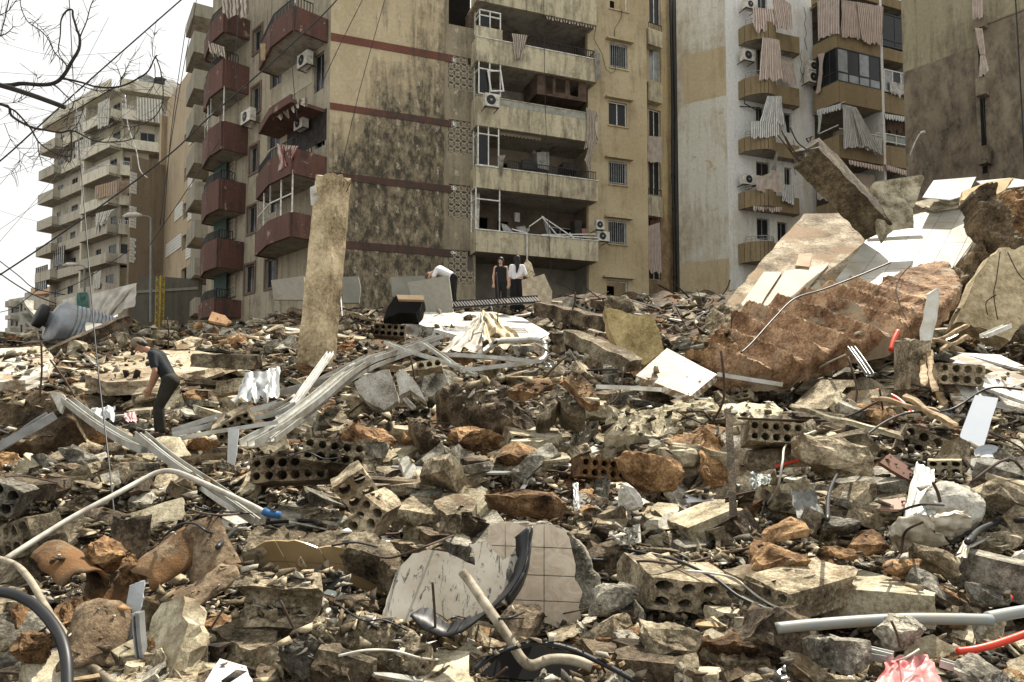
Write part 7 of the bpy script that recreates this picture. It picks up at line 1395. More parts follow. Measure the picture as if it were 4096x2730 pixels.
pipe('rubber_strip', [(1895, 2680, 3.3), (2000, 2610, 3.35), (2130, 2575, 3.4), (2260, 2590, 3.4), (2400, 2650, 3.3), (2570, 2740, 3.1)], .012, T['black'], 'black rubber edging arching behind the S-bent pipe', 'rubber strip', d='given', n=4); plate('black_sheet', ((1920, 2700), (2000, 2620), (2130, 2585), (2250, 2600), (2380, 2660), (2300, 2700), (2100, 2720)), T['dark'], 'black sheet behind the S-bent pipe', 'plastic sheet', lean=.1, d=3.45, thick=.02, jag=.004)
plate('curved_white_shard', ((2190, 2750), (2220, 2715), (2300, 2700), (2340, 2730), (2350, 2760)), T['pale'], 'pale curved shard at the bottom centre edge', 'shard', lean=.1, d=3.1, thick=.02, jag=.003); plate('ribbed_scrap', ((3050, 2745), (3090, 2700), (3140, 2660), (3152, 2720), (3140, 2750)), mSheen, 'corrugated white metal scrap at the bottom edge right of centre', 'metal scrap', lean=.15, d=3.1, thick=.01, jag=.003)
# water tank
a, b = W(218, 1288, 24.0), W(372, 1352, 24.8); ax = (b - a).normalized(); tk = empty('water_tank', W(300, 1370, 24.2), 'dented grey ribbed water tank lying on its side at the left', 'water tank'); mark([(155, 1215), (405, 1370)], 23, 'the fallen water tank')
prof = [(.0, -.28), (.3, -.28), (.32, -.16), (.7, -.1), (.98, .06), (1.02, .1)]
for i in range(13): z = .45 + i * .125; prof += [(1.02, z - .04), (1.02, z), (.985, z + .02), (.985, z + .05)]
prof += [(.98, 2.15), (0, 2.2)]
mb = MB().lathe(prof, 36); v2 = []
for (x, y, z) in mb.v:
    p = Vector((x, y, z)); dn_ = math.exp(-((z - .25) ** 2) / .25) * math.exp(-((math.atan2(y, x) - 2.2) ** 2) / .5) * .35; p.x *= 1 - dn_; p.y *= 1 - dn_; v2.append(tuple(p * .9))
mb.v = v2; p = None; Rq = ax.to_track_quat('Z', 'Y').to_matrix().to_4x4(); Rq.translation = a
mTk = simple('galvanised_grey', (.25, .27, .285), .4, metal=.35, dirt=(.15, .155, .155), scale=1.5); mb.obj('tank_body', mTk, tk, Rq, smooth=True)
MB().lathe([(0, -.55), (.36, -.55), (.4, -.5), (.4, -.3), (.33, -.29)], 20).obj('tank_lid', T['iron'], tk, Rq, smooth=True)
# ------------------------------------------------------------ people
def skin_body(name, verts, edges, radii, m, parent, sub=2, root=0):
    me = bpy.data.meshes.new(name); me.from_pydata([tuple(v) for v in verts], edges, []); o = bpy.data.objects.new(name, me); COL.objects.link(o)
    sk = o.modifiers.new('skin', 'SKIN'); sk.use_smooth_shade = True
    for i, r in enumerate(radii): me.skin_vertices[0].data[i].radius = (r, r) if not isinstance(r, tuple) else r
    me.skin_vertices[0].data[root].use_root = True
    ss = o.modifiers.new('sub', 'SUBSURF'); ss.levels = sub; ss.render_levels = sub
    dg = bpy.context.evaluated_depsgraph_get(); me2 = bpy.data.meshes.new_from_object(o.evaluated_get(dg)); bpy.data.objects.remove(o)
    me2.name = name; smoothit(me2); me2.materials.clear(); me2.materials.append(m); o2 = bpy.data.objects.new(name, me2); link(o2, parent, MW[parent]); return o2
def rem(name, caps, m, parent, vox=.014):
    """tapered limbs melted into one continuous surface"""
    mb = MB()
    for p, q, r0, r1 in caps:
        p, q = Vector(p), Vector(q); d = q - p; L = max(d.length, .004); d = d / L if d.length > 1e-5 else Vector((0, 0, 1)); q = p + d * L
        P, R_ = [], []
        for a in (1.45, 1.0, .5): P.append(p - d * r0 * math.sin(a)); R_.append(r0 * math.cos(a))
        P += [p, q]; R_ += [r0, r1]
        for a in (.5, 1.0, 1.45): P.append(q + d * r1 * math.sin(a)); R_.append(r1 * math.cos(a))
        mb.tube(P, R_, 12)
    me = mb.mesh(name); o = bpy.data.objects.new(name, me); COL.objects.link(o); r = o.modifiers.new('r', 'REMESH'); r.mode = 'VOXEL'; r.voxel_size = vox; r.use_smooth_shade = True
    s_ = o.modifiers.new('s', 'SMOOTH'); s_.iterations = 5; s_.factor = .6
    me2 = bpy.data.meshes.new_from_object(o.evaluated_get(bpy.context.evaluated_depsgraph_get())); bpy.data.objects.remove(o); me2.name = name; smoothit(me2); me2.materials.clear(); me2.materials.append(m)
    o2 = bpy.data.objects.new(name, me2); link(o2, parent, MW[parent]); return o2
def person(loc, J, label, mats, s=1, hair='short', rz=0, sleeve='long', fingers=True, cap=None, skirt=False, headr=None):
    """J: joint positions (local, metres): pelvis chest neck head(centre) face(dir) and L/R shoulder elbow wrist hand hip knee ankle toe"""
    e = empty('person', loc, label, 'person', None, rz); MW[e] = MW[e] @ Matrix.Scale(s, 4); e.matrix_basis = MW[e]
    skin, top, bot, shoe, hr = mats; V = lambda k: Vector(J[k])
    hd = V('head'); f = V('face').normalized(); upv = (hd - V('neck')).normalized(); upv = (upv - f * upv.dot(f) * .7).normalized(); f = (f - upv * f.dot(upv) * .6).normalized(); side = f.cross(upv).normalized()
    ax_ = (V('chest') - V('pelvis')).normalized(); sL, sR, hL, hR = V('shL'), V('shR'), V('hiL'), V('hiR'); cL, cR = sL.lerp(sR, .22) - ax_ * .06, sR.lerp(sL, .22) - ax_ * .06; pc = V('pelvis')
    C = [(cL, cR, .085, .085), (cL, hL.lerp(pc, .3), .085, .08), (cR, hR.lerp(pc, .3), .085, .08), (hL, hR, .09, .09), (V('chest'), pc, .1, .09), (V('neck') - upv * .08, hd - upv * .02, .055, .055), (sL, sR, .05, .05),
         (hd - f * .02 + upv * .03, hd - f * .01 - upv * .01, .088, .078), (hd + f * .02 - upv * .03, hd + f * .03 - upv * .075, .062, .042), (hd + f * .05 + upv * .03, hd + f * .045 + upv * .0, .045, .04), (hd + f * .088 + upv * .005, hd + f * .105 - upv * .03, .012, .018),
         (hd + side * .082 - upv * .02, hd + side * .086 + upv * .015, .014, .02), (hd - side * .082 - upv * .02, hd - side * .086 + upv * .015, .014, .02)]
    for sd in 'LR': C += [(V('sh' + sd), V('el' + sd), .052, .04), (V('el' + sd), V('wr' + sd), .041, .028), (V('wr' + sd), V('ha' + sd), .028, .036), (V('hi' + sd), V('kn' + sd), .085, .055), (V('kn' + sd), V('an' + sd), .056, .038), (V('an' + sd), V('to' + sd), .036, .03)]
    body = rem('body', C, skin, e, .011)
    if fingers:
        for sd in 'LR':
            wr, ha = V('wr' + sd), V('ha' + sd); d = (ha - wr).normalized(); sdv = d.cross(Vector((0, 1, 0))).normalized(); curl = Vector(J.get('curl', (-.3, 0, 0)))
            for i, (o_, L) in enumerate(((-.028, .068), (-.009, .078), (.010, .072), (.028, .055))):
                r0 = ha + sdv * o_; skin_body('finger', [r0 - d * .02, r0 + d * L * .45, r0 + (d + curl * .6).normalized() * L * .8, r0 + (d + curl).normalized() * L * 1.1], [(0, 1), (1, 2), (2, 3)], [.0105, .0095, .0085, .007], skin, e, 1)
            skin_body('thumb', [wr.lerp(ha, .5) - sdv * .02, ha - sdv * .05 + d * .01, ha - sdv * .052 + d * .045], [(0, 1), (1, 2)], [.013, .011, .009], skin, e, 1)
    # clothes
    C = [(cL, cR, .105, .105), (cL, hL.lerp(pc, .3), .105, .10), (cR, hR.lerp(pc, .3), .105, .10), (V('chest'), pc, .12, .11), (V('neck').lerp(V('chest'), .3), V('chest'), .062, .11)]
    if sleeve == 'none': C = C[:4] + [(sL.lerp(sR, .25), cL, .06, .1), (sR.lerp(sL, .25), cR, .06, .1)]
    else:
        t = .95 if sleeve == 'long' else .72; C.append((sL, sR, .068, .068))
        for sd in 'LR':
            C.append((V('sh' + sd), V('sh' + sd).lerp(V('el' + sd), t), .07, .058))
            if sleeve == 'long': C.append((V('sh' + sd).lerp(V('el' + sd), t), V('el' + sd).lerp(V('wr' + sd), .1), .058, .056))
    rem('shirt', C, top, e, .014)
    C = [(hL, hR, .118, .118), (pc + ax_ * .08, pc, .105, .12)]
    for sd in 'LR': C += [(V('hi' + sd), V('kn' + sd), .11, .078 if not skirt else .12), (V('kn' + sd), V('an' + sd) + Vector((0, 0, .05)), .078 if not skirt else .12, .066 if not skirt else .13)]
    rem('trousers', C, bot, e, .014)
    for sd in 'LR': a_, t_ = V('an' + sd), V('to' + sd); rem('shoe', [(a_ - Vector((0, 0, .03)), t_, .05, .042)], shoe, e, .012)
    C = [(hd - f * .035 + upv * .045, hd - f * .05 - upv * .02, .088, .07), (hd + upv * .055, hd - f * .03 + upv * .05, .08, .08), (hd + side * .05 + upv * .02 - f * .02, hd - side * .05 + upv * .02 - f * .02, .055, .055)]
    if hair == 'long':
        bk = Vector(J.get('hairdir', (0, 0, -1))).normalized(); C += [(hd - f * .05 - upv * .02, hd - f * .07 + bk * .22, .075, .06), (hd - f * .07 + bk * .22, hd - f * .06 + bk * .42, .06, .03)]
        for k in (-1, 1): C.append((hd + side * k * .07 + upv * .02, hd + side * k * .085 - f * .01 - upv * .16, .03, .028))
    rem('hair', C, hr, e, .012)
    blk = T['iron']
    for k in (-1, 1):
        MB().lathe([(0, -.009), (.007, -.006), (.009, 0), (.007, .006), (0, .009)], 8, Matrix.Translation(hd + f * .083 + side * k * .032 + upv * .005)).obj('eye', blk, e, MW[e], smooth=True)
    MB().tube([hd + f * .088 + side * .024 - upv * .058, hd + f * .096 - upv * .056, hd + f * .088 - side * .024 - upv * .058], .006, 5).obj('mouth', simple('lips', (.25, .1, .07), .6), e, MW[e], smooth=True)
    if cap:
        c = rem('cap', [(hd + upv * .07 + f * .0, hd - f * .02 + upv * .05, .098, .1)], cap, e, .012)
        q = hd + upv * .055; MB().grid([[q + f * (.08 + .085 * t) + side * s_ * (.08 - .03 * t) - upv * (.02 * t + .02 * s_ * s_) for s_ in (-1, -.5, 0, .5, 1)] for t in (0, .5, 1)]).obj('cap_brim', cap, c, MW[e], smooth=True)
    return e
sk = simple('skin', (.36, .20, .125), .6, var=.15, scale=8); nvy = simple('dark_shirt', (.018, .022, .026), .9, var=.4, scale=6); olv = simple('dark_olive_trousers', (.032, .03, .022), .9, var=.5, scale=5); shoe = simple('dark_shoe', (.05, .045, .04), .8); hrm = simple('black_hair', (.012, .01, .008), .6)
dm = 9.6; s_px = dm / F
Man = dict(pelvis=(.08, 0, .92), chest=(-.12, 0, 1.27), neck=(-.27, -.02, 1.40), head=(-.40, -.03, 1.44), face=(-.8, -.18, -.52), shL=(-.13, -.19, 1.30), elL=(-.05, -.25, 1.03), wrL=(-.13, -.24, .80), haL=(-.155, -.24, .72), shR=(-.20, .17, 1.29), elR=(-.22, .22, 1.02), wrR=(-.30, .16, .78), haR=(-.32, .15, .70),
           hiL=(.10, -.09, .90), knL=(-.03, -.12, .48), anL=(.02, -.12, .08), toL=(-.14, -.14, .03), hiR=(.07, .10, .90), knR=(-.16, .12, .47), anR=(-.14, .12, .06), toR=(-.30, .12, .02), curl=(-.35, 0, 0))
sdist = float(np.nanmin(hit([640], [1745]))); fm = W(655, 1752, 9.6)
person(fm, Man, 'man in a cap, dark shirt and dark trousers stooping over the rubble', (sk, nvy, olv, shoe, hrm), s=(1752 - 1355) * 9.6 / F / 1.56, sleeve='short2' and 'short', cap=simple('khaki_cap', (.19, .155, .105), .85), rz=0)
mark([(510, 1355), (745, 1755)], 9, 'the stooping man')
gb = simple('black_clothes', (.010, .010, .011), .85, var=.3); wsh = simple('white_blouse', (.72, .72, .74), .8, var=.15)
sk2 = simple('fair_skin', (.46, .29, .2), .55, var=.12, scale=8)
dW = 22.3; stand = dict(pelvis=(0, 0, .95), chest=(0, 0, 1.28), neck=(0, -.01, 1.46), head=(0, -.03, 1.58), face=(-.25, -.85, -.38), shL=(-.17, 0, 1.38), elL=(-.23, .02, 1.10), wrL=(-.22, -.06, .86), haL=(-.22, -.08, .79), shR=(.17, 0, 1.38), elR=(.21, .03, 1.10), wrR=(.235, -.02, .85), haR=(.24, -.03, .77),
             hiL=(-.09, 0, .92), knL=(-.10, -.03, .5), anL=(-.10, .02, .08), toL=(-.11, -.12, .03), hiR=(.09, 0, .92), knR=(.11, 0, .5), anR=(.12, .03, .08), toR=(.13, -.12, .03), curl=(0, -.2, 0), hairdir=(-.12, .1, -1))
fw_ = W(2003, 1245, dW); person(fw_, stand, 'woman with long dark hair in a black sleeveless top and black trousers', (sk2, gb, gb, shoe, hrm), s=(1245 - 1030) * dW / F / 1.68, hair='long', sleeve='none', fingers=True); mark([(1960, 1030), (2040, 1200)], dW, 'the woman in black')
st2 = dict(stand); st2.update(face=(-.5, .8, -.2), elR=(.27, -.05, 1.14), wrR=(.10, -.14, 1.02), haR=(.04, -.15, 1.0), hairdir=(-.1, -.2, -1))
fw2 = W(2068, 1248, dW + .5); person(fw2, st2, 'woman in a white blouse and long black trousers seen from behind', (sk2, wsh, gb, shoe, hrm), s=(1248 - 1024) * (dW + .5) / F / 1.68, hair='long', sleeve='long', fingers=False, skirt=True); mark([(2035, 1024), (2100, 1200)], dW, 'the woman in the white blouse')
bend = dict(pelvis=(.18, .1, .95), chest=(-.16, 0, 1.12), neck=(-.34, 0, 1.06), head=(-.44, -.02, .96), face=(-.5, -.3, -.8), shL=(-.22, -.16, 1.10), elL=(-.34, -.2, .84), wrL=(-.38, -.2, .62), haL=(-.39, -.2, .55), shR=(-.22, .16, 1.10), elR=(-.36, .2, .85), wrR=(-.42, .2, .62), haR=(-.43, .2, .55),
            hiL=(.2, .0, .92), knL=(.17, -.05, .5), anL=(.2, 0, .08), toL=(.05, -.02, .03), hiR=(.2, .18, .92), knR=(.2, .15, .5), anR=(.22, .18, .08), toR=(.08, .18, .03), hairdir=(-.3, 0, -1))
fw3 = W(1783, 1245, 23.6); person(fw3, bend, 'person in a white blouse and black trousers bent double behind the concrete panels', (sk2, wsh, gb, shoe, simple('brown_hair', (.10, .055, .03), .6)), s=(1245 - 1062) * 23.6 / F / 1.22, hair='short', sleeve='short', fingers=False); mark([(1750, 1060), (1820, 1200)], 23, 'the bent person in white')
# ============================================================ loose debris scattered over everything
bpy.context.view_layer.update(); DG = bpy.context.evaluated_depsgraph_get(); EYE = Vector((0, 0, EZ))
MARKS = [m for m in MARKS if m[0] < 4400]; NM = [m for m in MARKS if len(m[5].split()) <= 6]
from mathutils.bvhtree import BVHTree
BV, BF, BO = [], [], []
for o in sc.objects:
    if o.type != 'MESH' or o.name.startswith('overhead') or (o.parent and o.parent.get('category') == 'apartment building'): continue
    n0 = len(BV); mw = o.matrix_world; BV += [mw @ v.co for v in o.data.vertices]
    for p in o.data.polygons: BF.append([n0 + i for i in p.vertices]); BO.append(o)
BT = BVHTree.FromPolygons(BV, BF)
def cast(px, py):
    loc, nor, i_, _ = BT.ray_cast(EYE, ray(px, py).normalized())
    if loc is None: return None
    return loc, (nor if nor.z > 0 or BO[i_] is not go else -nor), BO[i_]
SOFT = [m for m in MARKS if m[4] < 0]
def blocked(px, py, r, d, small=False):
    for P_, dm_ in POLY:
        if d > dm_ + 1.2 or dm_ < 0: continue
        for ox, oy in ((0, 0), (r * .7, 0), (-r * .7, 0), (0, -r * .6), (0, r * .3)):
            if inpoly((px + ox, py + oy), P_): return True
    if r > 40:
        for x0, y0, x1, y1, _, _ in SOFT:
            if x0 - r < px < x1 + r and y0 - r * .5 < py < y1 + r * .5 and rnd.random() < .5: return True
    return False
R2 = random.Random(99)
VAR = dict(
    concrete_chunk=[rock_mesh('concrete_chunk', 200 + i, (1, R2.uniform(.55, .9), R2.uniform(.35, .75)), 2 if i % 2 else 3, .10) for i in range(16)],
    slab_fragment=[slab_mesh('slab_fragment', 300 + i, R2.uniform(.45, .85), R2.uniform(.08, .15), 3, .03) for i in range(16)],
    wall_fragment=[slab_mesh('wall_fragment', 340 + i, R2.uniform(.45, .8), R2.uniform(.13, .26), 4, .035) for i in range(12)], flat_stone=[rock_mesh('flat_stone', 370 + i, (1, R2.uniform(.5, .8), R2.uniform(.2, .35)), 3, .06) for i in range(10)],
    masonry_chunk=[slab_mesh('masonry_chunk', 360 + i, R2.uniform(.5, .85), R2.uniform(.35, .55), 4, .06) for i in range(12)],
    stucco_sheet=[slab_mesh('stucco_sheet', 440 + i, R2.uniform(.35, .9), R2.uniform(.05, .09), 4, .035) for i in range(14)],
    plaster_fragment=[slab_mesh('plaster_fragment', 400 + i, R2.uniform(.4, .85), R2.uniform(.03, .06), 3, .03) for i in range(12)],
    block_fragment=[hollow_mesh('block_fragment', R2.choice((2, 3, 4)), R2.choice((1, 2, 2)), .9, R2.uniform(.3, .45), R2.uniform(.4, .9), 500 + i, .3) for i in range(9)],
    ribbed_fragment=[rib_mesh('ribbed_fragment', R2.choice((2, 3)), R2.uniform(.4, .6), 1, R2.uniform(.2, .3), 600 + i) for i in range(6)],
    earthy_stone=[rock_mesh('earthy_stone', 700 + i, (1, .8, R2.uniform(.35, .6)), 3, .11) for i in range(6)],
    wood_splinter=[plank_mesh('wood_splinter', 800 + i, R2.uniform(.04, .1), R2.uniform(.015, .03)) for i in range(6)],
    metal_strip=[plank_mesh('metal_strip', 900 + i, R2.uniform(.03, .06), .012) for i in range(4)],
    rebar_piece=[MB().tube(spl([(0, -.5, 0), (R2.uniform(-.1, .1), -.1, R2.uniform(-.03, .12)), (0, .2, 0), (R2.uniform(-.1, .1), .5, R2.uniform(0, .15))], 4), .009, 5).mesh('rebar_piece', True) for i in range(6)])
for me in VAR['rebar_piece']: me.materials.append(None)
KI = {  # kind: count, median size m, spread, tilt, materials, words, category
 'wall_fragment': (280, .42, .45, 30, ('cream', 'tan', 'tan', 'grey'), 'thick wall fragment', 'wall fragment'), 'flat_stone': (200, .25, .4, 22, ('tan', 'brown', 'grey', 'tan'), 'flat stone', 'stone'),
 'masonry_chunk': (240, .22, .42, 32, ('tan', 'brown', 'grey', 'tan'), 'blocky masonry chunk', 'masonry chunk'),
 'concrete_chunk': (300, .18, .45, 40, ('grey', 'tan', 'tan', 'brown'), 'concrete chunk', 'concrete chunk'), 'slab_fragment': (300, .52, .45, 26, ('tan', 'grey', 'tan', 'brown', 'cream'), 'slab fragment', 'slab fragment'),
 'plaster_fragment': (300, .27, .55, 26, ('pale', 'cream', 'cream', 'tan'), 'plaster fragment', 'plaster fragment'), 'block_fragment': (170, .30, .3, 34, ('tan', 'tan', 'grey', 'brown', 'cream'), 'hollow block fragment', 'block fragment'),
 'ribbed_fragment': (90, .34, .3, 28, ('tan', 'tan', 'brown', 'grey'), 'grooved block fragment', 'block fragment'), 'earthy_stone': (90, .25, .4, 25, ('ochre',), 'earth-stained stone', 'stone'),
 'stucco_sheet': (260, .38, .45, 30, ('cream', 'pale', 'tan', 'grey'), 'thin stucco sheet', 'stucco sheet'),
 'wood_splinter': (150, .55, .4, 22, ('wood', 'wood', 'brown'), 'wood splinter', 'wood splinter'), 'metal_strip': (130, .9, .4, 16, ('alu', 'frame', 'steel'), 'metal strip', 'metal strip'), 'rebar_piece': (100, .9, .3, 45, ('rebar',), 'bent rebar', 'rebar')}
CW = dict(grey='grey', tan='tan', brown='dark brown', cream='cream', pale='whitish', ochre='orange-brown', wood='weathered', alu='dull silver', frame='white', steel='dark grey', rebar='rusty')
def pykind(): 
    t = rnd.random(); return 1190 + (2750 - 1190) * t ** .8
PL = []; tot = 0
for kind, (cnt, med, spr, tilt, mats, kw_, cat) in KI.items():
    got = tries = 0
    while got < cnt and tries < cnt * 14:
        tries += 1; px, py = rnd.uniform(-60, 4150), pykind(); h = cast(px, py)
        if not h or h[0].y > 33: continue
        loc, nor, ob = h; d = loc.y
        if ob is not go and not (nor.z > .55 and ob.get('category') in ('concrete slab',) and rnd.random() < .25): continue
        s = med * math.exp(rnd.gauss(0, spr)) * (max(d, 4) / 6) ** (.45 if d > 6 else .8); s = min(s, 1.6 if kind in ('metal_strip', 'rebar_piece', 'wood_splinter') else 1.15)
        if ob is not go: s = min(s, .28)
        rp = s * F / d / 2; 
        if kind in ('concrete_chunk', 'slab_fragment') and d > 15: px = px
        if blocked(px, py, rp * .8, d) or (1560 < px < 2380 and 1672 < py < 1760 and rp > 14): continue
        mt = rnd.choice(mats)
        if kind in ('concrete_chunk', 'flat_stone') and rnd.random() < .08: mt = 'ochre'
        # orange earth gathers in the middle
        if 1600 < px < 3600 and 1750 < py < 2250 and kind in ('concrete_chunk', 'slab_fragment') and rnd.random() < .1: mt = 'ochre'
        up = (nor * .6 + Vector((0, 0, .7))).normalized(); th_ = math.radians(abs(rnd.gauss(0, tilt))); up.rotate(Euler((th_ * rnd.uniform(-1, 1), th_ * rnd.uniform(-1, 1), 0)))
        if kind == 'plaster_fragment' and rnd.random() < .18: up.rotate(Euler((rnd.uniform(.6, 1.2), 0, 0)))
        q = up.to_track_quat('Z', 'Y').to_matrix().to_4x4() @ Matrix.Rotation(rnd.uniform(0, 6.28), 4, 'Z')
        me = rnd.choice(VAR[kind]); zt_ = max(v.co.z for v in me.vertices) if 'zt' not in me else me['zt']; me['zt'] = zt_
        c = loc + Vector((0, 0, zt_ * s * rnd.uniform(.15, .8)))
        o = inst(kind, me, T[mt], None, Matrix.Translation(c) @ q @ Matrix.Scale(s, 4)); PL.append([o, kind, px, py, rp, mt, math.degrees(up.angle(Vector((0, 0, 1)))), s, d]); got += 1
# labels: size, colour, pose, nearest landmark; ties are told apart by their order from left to right
def phrase_for(px, py, d):
    best = None
    for x0, y0, x1, y1, dm_, ph in NM:
        dx = max(x0 - px, 0, px - x1); dy = max(y0 - py, 0, py - y1); k = math.hypot(dx, dy * 1.3) + (0 if dm_ < 0 else 12 * abs(dm_ - d)) + .12 * math.hypot(px - (x0 + x1) / 2, py - (y0 + y1) / 2)
        if best is None or k < best[0]: best = (k, x0, y0, x1, y1, dm_, ph)
    _, x0, y0, x1, y1, dm_, ph = best; cx, cy = (x0 + x1) / 2, (y0 + y1) / 2; hw_, hh = (x1 - x0) / 2 + 10, (y1 - y0) / 2 + 10
    u, v = (px - cx) / hw_, (py - cy) / hh
    if abs(u) < .8 and abs(v) < .8: rel = 'beside'
    elif abs(u) > abs(v): rel = ('just ' if abs(u) < 1.8 else '') + ('right of' if u > 0 else 'left of')
    else: rel = 'in front of' if v > 0 else 'behind'
    return rel + ' ' + ph
from collections import defaultdict
G_ = defaultdict(list)
for r in PL:
    o, kind, px, py, rp, mt, tl_, s, d = r
    sz = 'tiny' if s < .14 else 'small' if s < .24 else 'middling' if s < .38 else 'large'
    if kind in ('wood_splinter', 'metal_strip', 'rebar_piece'): sz = 'short' if s < .6 else 'long'
    po = 'flat' if tl_ < 14 else 'tilted' if tl_ < 38 else 'steep'
    G_[f"{sz} {CW[mt]} {po} {KI[kind][5]} {phrase_for(px, py, d)}"].append(r)
ORD = ['leftmost', 'second', 'third', 'fourth', 'fifth', 'sixth', 'seventh', 'eighth', 'ninth', 'tenth']
for lab, rs_ in G_.items():
    rs_.sort(key=lambda r: r[2]); n = len(rs_)
    for i, r in enumerate(rs_):
        l = lab if n == 1 else (('left ' if i == 0 else 'right ') + lab if n == 2 else ('leftmost ' if i == 0 else 'rightmost ' if i == n - 1 else 'middle ' if n == 3 else ORD[min(i, 9)] + ' from left ') + lab)
        w_ = l.split()
        if len(w_) > 16: l = ' '.join(x for x in w_ if x not in ('just',)); w_ = l.split()
        if len(w_) > 16: l = l.replace(' fragment ', ' ').replace('grooved block', 'grooved').replace('earth-stained ', ''); 
        tag(r[0], l, KI[r[1]][6], 'loose ' + KI[r[1]][5] + 's in the rubble')
# small rubble nobody could count: four joined meshes
def small_rubble(name, m, n, smin, smax, flat, lab, region=None):
    R = np.random.RandomState(hash(len(name)) % 97 + n % 89); protos = []
    for k in range(8):
        bm = bmesh.new(); r = random.Random(k + n)
        for i in range(7): bm.verts.new((r.uniform(-.5, .5), r.uniform(-.4, .4), r.choice((-.5, .5)) * r.uniform(.5, 1) * flat))
        bmesh.ops.convex_hull(bm, input=bm.verts); bmesh.ops.delete(bm, geom=[v for v in bm.verts if not v.link_faces], context='VERTS'); bmesh.ops.triangulate(bm, faces=bm.faces)
        bm.verts.index_update(); protos.append((np.array([v.co[:] for v in bm.verts]), np.array([[v.index for v in f.verts] for f in bm.faces]))); bm.free()
    VV, FF, TT, b = [], [], [], 0; got = 0
    for t in range(int(n * 2.2)):
        if got >= n: break
        px, py = R.uniform(-80, 4180), 1190 + 1570 * R.rand() ** .85
        if region and not region(px, py) and R.rand() < .85: continue
        h = cast(px, py)
        if not h or h[0].y > 40: continue
        loc, nor, ob = h
        if ob.parent is not None or ob.get('category') in ('metal strip', 'pipe', 'plastic sheet', 'cloth', 'person', 'hose', 'tarpaulin', 'plastic tub', 'cable', 'plastic bag', 'metal panel', 'sack') or ob.get('category') == 'apartment building': continue
        if ob is not go and (nor.z < .5 or R.rand() < (.97 if (ob.name.split('.')[0] in HERO) else .6)): continue
        d = loc.y; s = (smin + (smax - smin) * R.rand() ** 3.0) * (max(d, 3.5) / 6) ** .75
        v, f = protos[R.randint(8)]; a, b1, c1 = R.uniform(0, 6.28), R.normal(0, .35), R.normal(0, .35)
        M3 = np.array((Euler((b1, c1, a)).to_matrix())); P = (v * (s * np.array([R.uniform(.7, 1.7), R.uniform(.5, 1.1), R.uniform(.5, 1.2)]))) @ M3.T + np.array(loc) + np.array([0, 0, s * .15 * (1 + R.rand())])
        VV.append(P); FF.append(f + b); TT.append(np.full(len(v), R.rand())); b += len(v); got += 1
    V = np.concatenate(VV); Fc = np.concatenate(FF); me = bpy.data.meshes.new(name); me.vertices.add(len(V)); me.vertices.foreach_set('co', V.ravel()); me.loops.add(len(Fc) * 3); me.loops.foreach_set('vertex_index', Fc.ravel())
    me.polygons.add(len(Fc)); me.polygons.foreach_set('loop_start', np.arange(len(Fc)) * 3); me.polygons.foreach_set('loop_total', np.full(len(Fc), 3)); me.update(); me.materials.append(m); at = me.attributes.new('tone', 'FLOAT', 'POINT'); at.data.foreach_set('value', np.concatenate(TT).astype('f'))
    o = bpy.data.objects.new(name, me); link(o); tag(o, lab, None, None, 'stuff')
HERO = {'tiled_wall_piece', 'flat_stone', 'rock', 'stone', 'earth_rock', 'broken_plastic_tub', 'plaster_slab', 'painted_board', 'hollow_block', 'white_slab', 'fallen_slab', 'board', 'broken_floor_slab', 'mottled_stone', 'curved_shard', 'earth_lump', 'concrete_beam', 'flat_block', 'block_beam', 'stucco_block', 'white_board', 'broken_column', 'concrete_column', 'stucco_fragment', 'metal_sheet'}
def srm(name, cols, sc_=3):     # tone varies from crumb to crumb
    k = NT(name); c = k.coord('pos'); at = k.n('ShaderNodeAttribute'); at.attribute_name = 'tone'
    f = k.math('ADD', k.math('MULTIPLY', at.outputs[2], .4), k.math('MULTIPLY', k.noise(c, 18, 6, .78), .6)); k.bump(k.noise(c, 50, 6, .8), .6, .01); return k.fin(k.ramp(f, cols), .9)
small_rubble('tan_gravel', srm('tan_crumbs', [(.36, (.03, .022, .013)), (.5, (.16, .123, .073)), (.66, (.44, .37, .25))]), 13000, .014, .17, .4, 'tan crumbs of broken concrete all over the mound')
small_rubble('grey_gravel_crumbs', srm('grey_crumbs', [(.36, (.028, .024, .018)), (.5, (.15, .134, .103)), (.66, (.41, .38, .31))]), 8000, .014, .16, .4, 'grey crumbs of broken concrete all over the mound')
small_rubble('plaster_crumbs', srm('pale_crumbs', [(.3, (.18, .145, .09)), (.48, (.50, .45, .35)), (.62, (.66, .63, .55))]), 5200, .015, .15, .14, 'pale flakes of plaster all over the mound')
small_rubble('orange_earth_crumbs', srm('orange_crumbs', [(.3, (.08, .037, .015)), (.5, (.19, .10, .043)), (.7, (.33, .195, .09))]), 2200, .02, .09, .7, 'orange earth lumps in the middle of the mound', lambda x, y: 1700 < x < 3400 and 1750 < y < 2300 or x < 500 and y > 2350)
